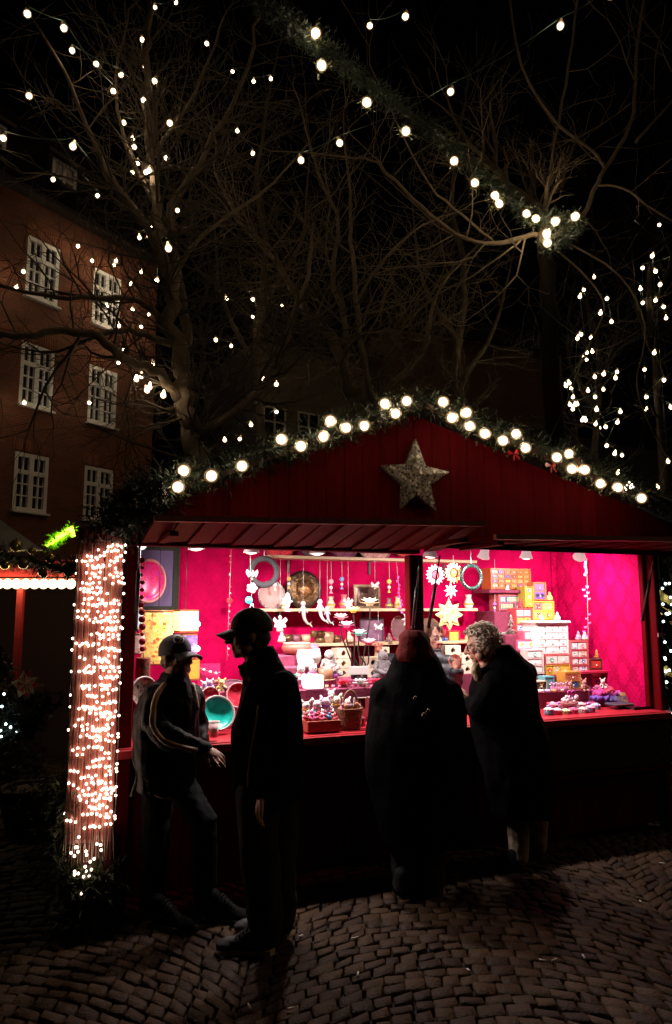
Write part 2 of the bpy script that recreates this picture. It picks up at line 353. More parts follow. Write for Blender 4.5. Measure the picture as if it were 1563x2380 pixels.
def make_stall():
    g = MB(); planks_v(g, steps(-.08, UA, 15) + steps(UA, 4.5, 17)[1:], 2.20, lambda u: zroof(u) - .03, -.03); g.build('gable_panel', PLANK, stall)
    g = MB(); planks_v(g, [-.08, UA], 2.17, lambda u: 2.235, -.055, .02); planks_v(g, [UA + .003, 4.5], 2.17, lambda u: 2.235, -.057, .02); g.build('gable_batten', PLANK, stall)
    for a, b, f in ((-.14, UA, zl), (UA, 4.62, zr)):
        g = MB(); d = Vector((b - a, 0, f(b) - f(a))); ln = d.length; ang = -math.atan2(d.z, d.x)
        c = Vector(((a + b) / 2, 1.05, (f(a) + f(b)) / 2 + .025)); g.box(c, (ln, 2.45, .04), 0, Matrix.Rotation(ang, 3, 'Y')); g.build('roof', mat((.035, .028, .026), .8, 0, .3, 8, .2), stall)
        g = MB(); c = Vector(((a + b) / 2, -.19, (f(a) + f(b)) / 2 + .02)); g.box(c, (ln, .024, .07), .004, Matrix.Rotation(ang, 3, 'Y')); g.build('barge_board', mat((.09, .012, .009), .7, 0, .2, 12), stall)
    g = MB(); g.box((1.0, .05, 2.175), (2.06, .10, .09), .006); g.box((3.15, .05, 2.215), (2.236, .10, .03), .004); g.build('header_beam', PLANK, stall)
    for u, v, wx, wy, z0, z1 in ((0.008, .0, .078, .09, 0, 2.12), (2.0, .05, .115, .08, .94, 2.12), (4.200, .0, .056, .09, 0, 2.19), (4.148, .06, .035, .05, .94, 2.19)):
        g = MB(); g.box((u, v, (z0 + z1) / 2), (wx, wy, z1 - z0), .006); g.build('post', PLANK, stall)
    g = MB(); g.box((4.200, -.048, 1.52), (.05, .006, .035)); g.build('tape_patch', mat((.55, .3, .28), .7), stall)
    # flaps: boards running outward, seen from below
    def flap(name, u0, u1, n, zin, z0, z1, out=-.62):
        f = MB(); us = steps(u0, u1, n)
        for i in range(n):
            a, b = us[i] + .003, us[i + 1] - .003; k = lambda u: z0 + (z1 - z0) * (u - u0) / (u1 - u0); dz = .006 * (i % 2)
            t = .02
            P = [(a, -.05, zin + dz), (b, -.05, zin + .012 + dz), (b, out, k(b) + .012 + dz), (a, out, k(a) + dz)]
            f.add(P + [(p[0], p[1], p[2] + t) for p in P], [(0, 1, 2, 3), (7, 6, 5, 4), (0, 4, 5, 1), (1, 5, 6, 2), (2, 6, 7, 3), (3, 7, 4, 0)])
        o = f.build(name, PLANK, stall)
        e = MB(); zc = lambda u: z0 + (z1 - z0) * (u - u0) / (u1 - u0) + .02
        e.tube([(u0, out - .015, zc(u0)), (u1, out - .015, zc(u1))], .024, 4, True, False); e.build('edge_board', mat((.42, .16, .13), .5, 0, .2, 12), o)
        for uu in (u0 + .12, u1 - .12):
            h = MB(); h.box((uu, -.32, (zin + zc(uu)) / 2 - .03), (.05, .5, .03), .004); h.build('batten', PLANK, o)
    flap('flap', .06, 2.17, 15, 2.14, 2.205, 2.265); flap('flap', 2.21, 4.66, 17, 2.20, 2.178, 2.235, -.66)
    # counter
    c = MB(); c.box((2.09, .21, .905), (4.28, .56, .03), .004); c.build('counter_top', mat((.50, .02, .035), .38, 0, .3, 14, .15), stall)
    c = MB(); c.box((2.09, -.085, .888), (4.28, .022, .05), .004); c.build('counter_lip', mat((.42, .02, .03), .4, 0, .25, 14, .1), stall)
    c = MB(); planks_v(c, steps(0.05, 4.2, 26), .06, lambda u: .86, .02); c.build('front_panel', PLANK, stall)
    c = MB(); c.box((3.6, -.06, .69), (1.25, .03, .34), .004); c.box((4.08, -.082, .80), (.03, .012, .02)); c.box((4.08, -.082, .62), (.05, .012, .015)); c.build('hinged_board', mat((.015, .010, .010), .6), stall)
    c = MB(); c.box((3.62, -.045, .495), (1.2, .05, .035), .004); c.build('rail', PLANK, stall)
    # cloth lined walls, ceiling
    c = MB(); c.box((2.07, 1.215, 1.45), (4.3, .02, 1.85)); c.build('back_wall', CLOTH, stall)
    c = MB(); c.box((4.172, .65, 1.62), (.018, 1.12, 1.5)); c.build('side_wall', DAMASK, stall)
    c = MB(); c.box((4.197, 1.15, 1.2), (.03, 2.2, 2.3)); c.build('side_boards', PLANK, stall)
    c = MB(); c.box((-.035, 1.15, 1.12), (.03, 2.2, 2.2)); c.build('side_boards', PLANK, stall)
    c = MB(); c.box((2.1, .66, 2.39), (4.3, 1.12, .02)); c.build('ceiling_board', PLANK, stall)
    c = MB(); c.box((2.1, 2.3, 1.2), (4.3, .03, 2.3)); c.build('rear_boards', PLANK, stall)
    c = MB(); c.box((4.142, 1.19, 1.6), (.05, .02, 1.5)); c.build('cloth_seam', DAMASK, stall)
    # pale wooden shelves on the back wall, and the small corner shelf
    for x0, x1, yy, dv in ((622, 1110, 1300, .2), (600, 1112, 1418, .24), (690, 1122, 1496, .28)):
        a, b = L(x0, yy, 1.2 - dv), L(x1, yy - 3, 1.2 - dv); c = MB(); c.box(((a.x + b.x) / 2, 1.203 - dv / 2, (a.z + b.z) / 2 - .004), (b.x - a.x, dv, .024), .003); c.build('shelf', WOODPALE, stall)
        for q in (.12, .5, .88):
            k = MB(); k.box((a.x + (b.x - a.x) * q, 1.195, (a.z + b.z) / 2 - .07), (.018, .012, .12)); k.build('bracket', BLACKM, stall)
    a = L(1405, 1549, 1.0); c = MB(); c.box((4.03, .86, a.z), (.30, .66, .022), .003); c.build('corner_shelf', mat((.45, .02, .06), .5), stall)
make_stall()
def chord(name, label, cat, pts, rad, m, n=8, group=None):
    g = MB(); g.tube(pts, rad, n); return tag(g.build(name, m), label, cat, group)
def strut(x0, y0, v0, x1, y1, v1, label):
    a, b = SW(L(x0, y0, v0)), SW(L(x1, y1, v1)); r = thing('gas_strut', label, 'gas strut', a, group='struts holding up the stall flaps')
    d = b - a; g = MB(); g.cyl((0, 0, 0), d * .42, .006, .006, 8); g.build('piston_rod', mat((.05, .045, .045), .25, .8), r)
    g = MB(); g.cyl(d * .40, d, .013, .013, 10); g.ball(d, .017, 8, 6); g.build('cylinder', BLACKM, r)
strut(327, 1236, -.35, 315, 1463, -.05, 'black gas strut beside the pillar wrapped in lights')
strut(1023, 1291, -.3, 997, 1456, -.03, 'longer black gas strut slanting past the sun shaped ornaments')
strut(976, 1300, -.3, 960, 1458, -.03, 'black gas strut just before the centre post of the stall')
strut(1523, 1284, -.3, 1494, 1440, -.03, 'black gas strut by the stall corner near the fir with white lights')

# mirror star on the gable
def make_star():
    p = L(967, 1108, -.09); s = MB()
    P = [(967, 1020), (991, 1083), (1046, 1097), (1002, 1126), (1015, 1188), (968, 1150), (934, 1181), (936, 1127), (886, 1081), (944, 1078)]
    q = [L(x, y, -.09) for x, y in P]; n = len(q)
    vs = [(a.x - p.x, .0, a.z - p.z) for a in q] + [(a.x - p.x, .035, a.z - p.z) for a in q] + [(0, -.016, 0), (0, .035, 0)]
    fs = [[(i + 1) % n, i, 2 * n] for i in range(n)] + [[i, (i + 1) % n, n + (i + 1) % n, n + i] for i in range(n)] + [[n + i, n + (i + 1) % n, 2 * n + 1] for i in range(n)]
    s.add(vs, fs); o = s.build('star_ornament', MIRROR); o.matrix_world = SM @ Matrix.Translation(p)
    tag(o, 'big five pointed mirror mosaic star fixed to the red gable', 'star')
make_star()

# ================================================================= FIR GARLANDS AND BULBS
def sprigs(mb, path, R0, n, rnd, ln=.10, droop=.3, wdt=.0045, needles=7):
    path = [Vector(p) for p in path]; seg = [(path[i + 1] - path[i]).length for i in range(len(path) - 1)]; tot = sum(seg)
    for _ in range(n):
        t = rnd.uniform(0, tot); i = 0
        while t > seg[i] and i < len(seg) - 1: t -= seg[i]; i += 1
        c = path[i].lerp(path[i + 1], min(1, t / max(seg[i], 1e-6)))
        d = Vector((rnd.gauss(0, 1), rnd.gauss(0, 1), rnd.gauss(-droop, 1))).normalized()
        base = c + d * rnd.uniform(0, .35) * R0; l = R0 * rnd.uniform(.5, 1.0)
        ax = (d + Vector((rnd.gauss(0, .4), rnd.gauss(0, .4), rnd.gauss(-.1, .4)))).normalized()
        sd = ax.orthogonal().normalized(); bi = ax.cross(sd)
        for k in range(needles):
            u = (k + .5) / needles; a = rnd.uniform(0, 6.28); nd = (sd * math.cos(a) + bi * math.sin(a)) * .75 + ax * .65
            b0 = base + ax * l * u; tip = b0 + nd.normalized() * ln * rnd.uniform(.35, .6); pw = nd.cross(ax).normalized() * wdt
            mb.add([b0 - pw, b0 + pw, tip], [(0, 1, 2)])
def lit_bulb(r, pear=False, nu=10, nv=8):
    b = MB()
    if pear: b.lathe([(0, -r), (r * .6, -r * .85), (r * .98, -r * .25), (r * .95, r * .25), (r * .6, r * .9), (r * .36, r * 1.35), (r * .3, r * 1.6)], nu)
    else: b.ball((0, 0, 0), r, nu, nv)
    return b
def garland(name, label, path, R0, n, seed, bulbs=(), r=.04, bm=None, fol=None, cat='garland', ln=.10, needles=7, tuft=True):
    rnd = random.Random(seed); o = thing(name, label, cat, path[0]); inv = -Vector(path[0])
    g = MB(); loc = [Vector(p) + inv for p in path]; sprigs(g, loc, R0, n, rnd, ln, .3, .0045, needles); g.tube(loc, R0 * .18, 6)
    g.build('foliage', fol or DARKGREEN, o)
    tf = MB(); bme = lit_bulb(r, False, 12, 10).mesh('bulb', bm or BULB_BIG)
    for p in bulbs:
        b = bpy.data.objects.new('bulb', bme); COL.objects.link(b); b.parent = o; b.location = Vector(p) + inv
        if tuft: sprigs(tf, [Vector(p) + inv + Vector((-.02, .03, 0)), Vector(p) + inv + Vector((.02, .03, 0))], r * 2.3, 16, rnd, .07, .1, .0035, 6)
        s = MB(); s.T = Matrix.Translation(Vector(p) + inv); s.cyl((0, .02, .8 * r), (0, .03, r + .035), .014, .016, 8); s.build('socket', BLACKM, o)
    if tf.v: tf.build('lit_needle_tuft', LITGREEN, o)  # tufts added round each bulb as a painted halo of lit needles
    return o
LITGREEN = mat((.040, .046, .010), .6, 0, .4, 30, 0, island=.5)  # brighter copy of the fir green, bulb light painted into the needles
def roofline(us, v, dz): return [SW((u, v, zroof(u) + dz)) for u in us]
GL = [(427, 1094), (414, 1132), (492, 1106), (563, 1083), (654, 1021), (700, 1037), (752, 1015), (768, 978), (805, 994), (847, 990), (895, 938), (920, 961), (946, 932)]
GR = [(1030, 934), (1051, 971), (1085, 959), (1092, 990), (1128, 1008), (1170, 1024), (1200, 1008), (1222, 1041), (1295, 1063), (1323, 1055), (1330, 1090), (1360, 1092), (1396, 1124), (1437, 1133), (1492, 1158)]
gl = garland('fir_garland', 'fir garland with round warm bulbs along the gable slope towards the brick house', roofline(steps(-.05, UA, 12), -.23, .05), .15, 760, 5, [SW(L(x, y, -.32 - .05 * (i % 3))) for i, (x, y) in enumerate(GL)], .044)
gr = garland('fir_garland', 'fir garland with round bulbs and red bows on the gable slope above the lady', roofline(steps(UA, 4.45, 12), -.23, .05), .15, 820, 6, [SW(L(x, y, -.32 - .05 * (i % 3))) for i, (x, y) in enumerate(GR)], .046)
REDBOW = mat((.28, .004, .008), .35, 0, .2, 20, .1)
def bow(x, y, v, s, label, m=REDBOW, group='bows tied to greenery'):
    g = MB(); rr = random.Random(int(x))
    for a in (-1, 1):
        g.prism([(0, 0), (a * .9 * s, .75 * s), (a * 1.25 * s, .35 * s), (a * 1.0 * s, -.15 * s)], .012, Matrix.Rotation(a * .35, 4, 'Z'))
        g.prism([(0, 0), (a * .55 * s, -1.3 * s), (a * .85 * s, -1.15 * s), (a * .25 * s, 0)], .008, Matrix.Rotation(-a * .5, 4, 'Z'))
    g.ball((0, -.01, 0), .22 * s, 8, 6); o = g.build('ribbon_bow', m); o.matrix_world = SM @ Matrix.Translation(L(x, y, v)) @ Matrix.Rotation(rr.uniform(-.3, .3), 4, 'Y'); tag(o, label, 'bow', group)
bow(1196, 1054, -.3, .042, 'red ribbon bow in the roof garland, closest to the gable top'); bow(1283, 1083, -.3, .042, 'red ribbon bow hanging half way along the roof garland'); bow(1342, 1068, -.26, .042, 'small red bow above a bulb, lowest bow on the roof garland')
# dark unlit mass of fir at the corner of the roof, above the lit pillar
cpts = [W(385, 1128, 4.35), W(330, 1150, 4.3), W(300, 1185, 4.25), W(268, 1212, 4.25), W(246, 1232, 4.3)]
garland('fir_garland', 'dark unlit fir branches bunched over the top of the light wrapped pillar', cpts, .20, 850, 8)
for x, y, v, lb in ((375, 1147, -.3, 'unlit clear glass bulb at the low end of the roof garland'), (887, 972, -.3, 'unlit clear glass bulb near the top of the gable')):
    g = lit_bulb(.036); g.cyl((0, 0, .03), (0, 0, .07), .014, .014, 8); o = g.build('unlit_bulb', mat((.25, .22, .2), .08, 0, .1, 9, 0, 0, None, 0, .5, None, 0, .8)); o.matrix_world = SM @ Matrix.Translation(L(x, y, v)); tag(o, lb, 'bulb')
# tiny fairy lights at the end of the roof garland
def led_cluster(name, label, pts, r, m, cat='string lights', parent=None, wire=True, group=None, cap=100):
    o = thing(name, label, cat, pts[0], group=group); inv = -Vector(pts[0]); b = MB(); b.ball((0, 0, 0), r, 6, 4); me = b.mesh('bulb', m)
    for p in pts[:cap]:
        q = bpy.data.objects.new('bulb', me); COL.objects.link(q); q.parent = o; q.location = Vector(p) + inv
    if len(pts) > cap:
        k = MB()
        for p in pts[cap:]: k.ball(Vector(p) + inv, r, 6, 4)
        k.build('small_bulb', m, o)['kind'] = 'stuff'
    if wire:
        k = MB(); rest = [Vector(p) + inv for p in pts]; cur = rest.pop(0)
        while rest:
            j = min(range(len(rest)), key=lambda i: (rest[i] - cur).length); nx = rest.pop(j)
            if (nx - cur).length < 4: k.tube([cur, (cur + nx) / 2 + Vector((0, 0, -.06 * (nx - cur).length)), nx], .003, 4)
            cur = nx
        if k.v: k.build('wire', WIRE, o)
    return o
led_cluster('fairy_lights', 'tiny fairy lights bunched at the low end of the gable garland', [SW(L(1466 + dx, 1130 + dy, -.3)) for dx, dy in ((-14, 3), (-8, -2), (-3, -9), (3, -4), (0, 4), (-10, 8), (6, 2), (-1, -1))], .008, LED)

# ================================================================= PILLAR WRAPPED IN A CURTAIN OF LIGHTS
def make_pillar():
    a = R(24); base = SW((-.20, -.06, 0)); o = thing('corner_pillar', 'square red boarded pillar at the stall corner beside the lights', 'pillar', base, ST - a * .2)
    g = MB()
    for i in range(7): g.box((-.065 + i * .034, -.10, 1.33), (.031, .02, 1.78), .005)
    for i in range(7): g.box((-.09, -.09 + i * .034, 1.33), (.02, .031, 1.78), .005)
    g.build('cladding', mat((.42, .13, .10), .25, 0, .2, 14, .1, 0, None, 0, .6, None, .2), o)
    g = MB(); g.box((.04, .02, 1.1), (.235, .21, 2.2)); g.build('core', mat((.10, .01, .01), .6), o)
    r = random.Random(4); pts = []
    M = Matrix.Translation(base) @ Matrix.Rotation(ST - a * .2, 4, 'Z')
    for row in range(50):
        z = 2.11 - row * .032 + r.uniform(-.008, .008)
        for run in range(3 if row in (3, 4, 5, 14, 23, 31) else r.choice((2, 2, 3))):
            s = r.uniform(-.09, .13)
            for k in range(r.randint(2, 5)):
                if s > .165: break
                pts.append(M @ Vector((s, -.125 + r.uniform(-.018, .005), z + r.uniform(-.009, .009)))); s += r.uniform(.015, .036)
        if row % 2: pts.append(M @ Vector((r.choice((-.105, .166)), r.uniform(-.12, -.02), z)))
    for k in range(26): a = r.uniform(0, 1); pts.append(M @ Vector((r.uniform(-.10, .14) * (1 - a), -.17, .50 - .32 * a)))
    r.shuffle(pts)
    led_cluster('light_curtain', 'dense curtain of tiny warm lights hung over the pillar at the stall corner', pts, .0088, LED, wire=False)
    cur = [x for x in SC.objects if x.name.startswith('light_curtain')][0]; inv = -Vector(pts[0]); k = MB()
    for i in range(19):
        s = -.10 + i * .0145; w_ = [M @ Vector((s + r.uniform(-.008, .008), -.128 + r.uniform(-.012, .004), 2.15 - j * .15)) + inv for j in range(13)]
        k.tube(w_, .0022, 3)
    k.build('wire', mat((.62, .42, .34), .25, 0, .1, 9, 0), cur)
    garland('fir_garland', 'fir branches heaped round the foot of the light wrapped pillar', [M @ Vector((-.15, -.02, .75)), M @ Vector((-.15, -.08, .4)), M @ Vector((-.10, -.15, .26)), M @ Vector((.04, -.16, .22)), M @ Vector((.12, -.15, .28)), M @ Vector((.06, -.19, .08)), M @ Vector((-.08, -.18, .06))], .13, 900, 9, fol=LITGREEN)  # foot branches take the brighter green with the light painted in
    return M
PM = make_pillar()

# ================================================================= BRICK HOUSE
BC = Vector((W(348, 1200, 26).x, 26, 0)); BDIR = Vector((math.sin(R(32)), math.cos(R(32)), 0)); BN = Vector((BDIR.y, -BDIR.x, 0))
BM = Matrix(((BDIR.x, -BN.x, 0, BC.x), (BDIR.y, -BN.y, 0, BC.y), (0, 0, 1, 0), (0, 0, 0, 1)))
# house frame: x runs along the facade up to the far corner at 0, y into the house
def BL(px, py, off=0.0):
    r = ray(px, py); den = r.x * BN.x + r.y * BN.y
    t = (BC.dot(BN) + off) / den; p = Vector((r.x * t, r.y * t, 0)) - BC
    return p.dot(BDIR), CAMZ + r.z * t
def make_house():
    o = thing('brick_house', 'tall red brick house with white many paned windows and dormers', 'building', M=BM)
    wins = [(33, 115, 1053, 1205), (46, 126, 800, 957), (60, 133, 557, 712), (197, 264, 1082, 1205), (206, 271, 850, 990), (214, 279, 628, 760)]
    rects = []
    for x0, x1, y0, y1 in wins:
        cx = (x0 + x1) / 2
        u0, _ = BL(x0, (y0 + y1) / 2); u1, _ = BL(x1, (y0 + y1) / 2)
        zt = BL(cx, (y0 + y1) / 2 - (y1 - y0) * .47)[1]; zb = BL(cx, (y0 + y1) / 2 + (y1 - y0) * .47)[1]
        rects.append((u0, u1, zb, zt))
    # same storeys on both columns
    for i in range(3):
        zb = (rects[i][2] + rects[i + 3][2]) / 2; zt = (rects[i][3] + rects[i + 3][3]) / 2
        for k in (i, i + 3): rects[k] = (rects[k][0], rects[k][1], zb, zt)
    ua, ub = (sum(r[0] for r in rects[3:]) / 3, sum(r[1] for r in rects[3:]) / 3), (sum(r[0] for r in rects[:3]) / 3, sum(r[1] for r in rects[:3]) / 3)
    rects = [((ub if i < 3 else ua)[0], (ub if i < 3 else ua)[1], r[2], r[3]) for i, r in enumerate(rects)]
    H = rects[2][3] + 1.3
    g = MB()                                            # wall with openings: strips between window columns and storeys
    us = [-16, ub[0], ub[1], ua[0], ua[1], 0]; rows = sorted([(r[2], r[3]) for r in rects[:3]])
    for i in range(5):
        a, b = us[i], us[i + 1]
        if i % 2 == 0: g.box(((a + b) / 2, .2, H / 2), (b - a, .4, H))
        else:
            z = 0
            for zb, zt in rows: g.box(((a + b) / 2, .2, (z + zb) / 2), (b - a, .4, zb - z)); z = zt
            g.box(((a + b) / 2, .2, (z + H) / 2), (b - a, .4, H - z))
    g.box((-.2, 4.4, H / 2), (.4, 8, H)); g.build('wall', BRICK, o)
    for u0, u1, zb, zt in rects:                         # soldier course of bricks over each window
        n = 16; g = MB()
        for k in range(n): g.box((u0 - .1 + (u1 - u0 + .2) * (k + .5) / n, -.004, zt + .24), ((u1 - u0 + .2) / n - .015, .03, .36))
        g.build('brick_arch', mat((.24, .085, .04), .85, 0, .3, 8, .2, 0, None, 0, .5, None, .3), o)
    WF = mat((.86, .84, .82), .5, 0, .06, 6, .05); GP = mat((.012, .014, .018), .04, 0, .2, 3, .03, 0, None, 0, .8)
    for u0, u1, zb, zt in rects:
        wd, ht = u1 - u0, zt - zb; f = MB(); cx, cz = (u0 + u1) / 2, (zb + zt) / 2; y = .06
        for xx in (u0 + .06, u1 - .06): f.box((xx, y, cz), (.12, .12, ht))
        f.box((cx, y, zt - .06), (wd - .24, .12, .12)); f.box((cx, y - .02, zb + .06), (wd - .24, .16, .12))
        zt2 = zb + .12 + (ht - .24) * .70
        f.box((cx, y, zt2), (wd - .24, .11, .13)); f.box((cx, y - .005, cz), (.16, .11, ht - .24))
        for q in (-1, 1):
            xm = cx + q * (wd - .24 + .16) / 4; f.box((xm, y + .003, cz), (.045, .08, ht - .24))
            for k in (1, 2): f.box((xm, y + .006, zb + .12 + (zt2 - zb - .12) * k / 3), ((wd - .4) / 2, .07, .04))
        w_ = f.build('window', WF, o)
        p = MB(); p.box((cx, .13, cz), (wd - .1, .02, ht - .1)); p.build('pane', GP, w_)
        s = MB(); s.box((cx, -.05, zb - .04), (wd + .12, .2, .07), .01); s.build('sill', WF, w_)
    g = MB(); g.add([(.3, -.4, H), (-16, -.4, H), (-16, 3.2, H + 5), (.3, 3.2, H + 5), (.3, 8, H), (-16, 8, H)], [(0, 1, 2, 3), (4, 5, 2, 3), (0, 3, 4)])
    g.build('roof', mat((.010, .006, .005), .9, 0, .3, 4, .3, 0, None, 0, .05), o)
    g = MB(); g.box((-7.85, -.25, H - .06), (16.4, .5, .14), .02); g.build('cornice', mat((.02, .010, .007), .9), o)
    for x0, x1, y0, y1 in ((124, 177, 372, 470), (-40, 12, 300, 400)):
        u0, _ = BL(x0, (y0 + y1) / 2, -.8); u1, zt = BL(x1, y0 + 6, -.8); zb = H + .55; zt = zb + 1.9
        d = MB(); cx = (u0 + u1) / 2; wd = u1 - u0
        d.box((cx, 1.5, (zb + zt) / 2), (wd + .3, 1.3, zt - zb)); d.box((cx, 1.45, zt + .08), (wd + .6, 1.6, .14)); dm = d.build('dormer', mat((.06, .04, .035), .8), o)
        f = MB(); cz = (zb + zt) / 2
        for xx in (u0, cx, u1): f.box((xx, .82, cz), (.12, .06, zt - zb - .1))
        for zz in (zb + .06, zb + (zt - zb) * .66, zt - .1): f.box((cx, .815, zz), (wd, .05, .10))
        wn = f.build('window', WF, dm); p = MB(); p.box((cx, .835, cz), (wd - .05, .02, zt - zb - .2)); p.build('pane', GP, wn)
make_house()
def far_house(name, label, x0, x1, ytop, d, col, seed, rows, cols, lit=0):
    a, b = W(x0, 1400, d), W(x1, 1400, d + 4); H = W(x0, ytop, d).z; o = thing(name, label, 'building', (a.x, a.y, 0), math.atan2(4, b.x - a.x)); ln = (b - a).length
    g = MB(); g.box((ln / 2, 3, H / 2), (ln, 6, H)); g.build('wall', mat(col, .9, 0, .3, 1.2, .2), o)
    g = MB(); g.add([(-.3, -.3, H), (ln + .3, -.3, H), (ln + .3, 3, H + 2.6), (-.3, 3, H + 2.6), (ln + .3, 6.3, H), (-.3, 6.3, H)], [(0, 1, 2, 3), (3, 2, 4, 5), (0, 3, 5), (1, 4, 2)]); g.build('roof', mat((.006, .004, .004), .9, 0, .2, 5, 0, 0, None, 0, .05), o)
    fm, pm = mat((.7, .64, .58), .6), mat((.012, .012, .014), .08)
    for i in range(cols):
        for j in range(rows):
            cx = ln * (i + .5) / cols; cz = 3.4 + j * 3.2
            if cz + 1 > H: continue
            f = MB()
            for q in (-1, 0, 1): f.box((cx + q * .55, -.03, cz), (.08, .06, 1.8))
            for q in (-1, .25, 1): f.box((cx, -.033, cz + q * .88), (1.2, .06, .08))
            wn = f.build('window', fm, o); p = MB(); p.box((cx, -.006, cz), (1.1, .012, 1.76)); p.build('pane', pm, wn)
far_house('row_house', 'dim rendered house far behind the middle trees with barred windows', 590, 900, 790, 31, (.20, .16, .12), 1, 3, 4)
far_house('row_house', 'dim brown brick house far behind, sloping away to the dark trees', 900, 1330, 760, 34, (.17, .085, .05), 2, 3, 5)
far_house('pale_wall_house', 'pale plastered house front glimpsed past the stall corner by the lit fir', 1512, 2000, 1262, 11, (.62, .57, .50), 3, 0, 1)
# ================================================================= BARE TREES
LITBARK = mat((.15, .105, .062), .85, 0, .5, 14, .5)  # lighter bark copy, bulb light painted into the limbs
SHADEBARK = mat((.012, .008, .005), .9, 0, .5, 8, .4, 0, None, 0, .1)  # near black bark copy, shade painted onto trunks lost in the dark
def branch(mb, rnd, p, d, ln, r, lev, upw=.12, n=None):
    if r < .0022 or ln < .12 or len(mb.v) > mb.cap: return
    k = 5 if lev < 3 else 4; pts = [p]; rad = [r]; cur = d.normalized(); s = ln / k; kids = []
    for i in range(k):
        cur = (cur + Vector((rnd.gauss(0, .20), rnd.gauss(0, .20), rnd.gauss(upw * .4, .17)))).normalized()
        pts.append(pts[-1] + cur * s); rad.append(r * (1 - .55 * (i + 1) / k)); kids.append((pts[-1], cur.copy(), rad[-1]))
    mb.tube(pts, rad, 6 if r > .03 else (4 if r > .008 else 3), False)
    for i, (q, c, rr) in enumerate(kids):
        m = 2 if i == k - 1 else (1 if rnd.random() < .85 else 0)
        for _ in range(m):
            sd = Vector((rnd.gauss(0, 1), rnd.gauss(0, 1), rnd.gauss(.1, .8))); sd = (sd - c * sd.dot(c)).normalized()
            branch(mb, rnd, q, c * .8 + sd * rnd.uniform(.45, .95), ln * rnd.uniform(.5, .78), rr * rnd.uniform(.52, .74), lev + 1, upw)
def smooth_path(pts, sub=4):
    out = []
    for i in range(len(pts) - 1):
        p0, p1, p2, p3 = pts[max(i - 1, 0)], pts[i], pts[i + 1], pts[min(i + 2, len(pts) - 1)]
        for k in range(sub):
            t = k / sub; out.append(.5 * ((2 * p1) + (p2 - p0) * t + (2 * p0 - 5 * p1 + 4 * p2 - p3) * t * t + (3 * p1 - p0 - 3 * p2 + p3) * t ** 3))
    return out + [pts[-1]]
def tree(name, label, base, limbs, seed, cap=60000, twig=1.0, group=None, m=None, split=False, cm=None):
    """limbs: list of (polyline of (px, py, distance), r0, r1, twig density); the first one is the trunk"""
    rnd = random.Random(seed); o = thing(name, label, 'tree', base, group=group); inv = -Vector(base); t = MB(); c = MB(); c.cap = cap
    for li, (poly, r0, r1, dens) in enumerate(limbs):
        pts = smooth_path([W(*q) + inv for q in poly]); n = len(pts)
        if li == 0: pts = [Vector((pts[0].x * .7, pts[0].y * .7, 0))] + pts; n += 1
        wob = [p + Vector((rnd.gauss(0, 1), rnd.gauss(0, 1), rnd.gauss(0, 1))) * (r0 * .25 if 0 < i < n - 1 else 0) for i, p in enumerate(pts)]
        rad = [r0 + (r1 - r0) * i / (n - 1) for i in range(n)]; t.tube(wob, rad, 10 if r0 > .05 else 7, True)
        for i in range(2, n):
            for _ in range(2 if dens > 1 else 1):
                if rnd.random() > dens * .55: continue
                ax = (wob[i] - wob[i - 1]).normalized(); sd = Vector((rnd.gauss(0, 1), rnd.gauss(0, .8), rnd.gauss(.25, .8))); sd = (sd - ax * sd.dot(ax)).normalized()
                branch(c, rnd, wob[i], ax * .45 + sd, rnd.uniform(.5, 1.25) * twig, min(rad[i] * .5, .022) * rnd.uniform(.6, 1), 1)
        branch(c, rnd, wob[-1], (wob[-1] - wob[-2]), .9 * twig, r1, 1)
        if split and li == 0: t.build('trunk', SHADEBARK, o); t = MB()  # trunk gets the painted shade, its limbs the lit bark
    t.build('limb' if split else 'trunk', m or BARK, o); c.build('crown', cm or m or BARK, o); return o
D = 7.6
def Q(d, *p): return [(p[i], p[i + 1], d + (.12 * (i // 2) if len(p) > 8 else 0)) for i in range(0, len(p), 2)]
gb = lambda px, d: Vector((W(px, 1400, d).x, d, 0))
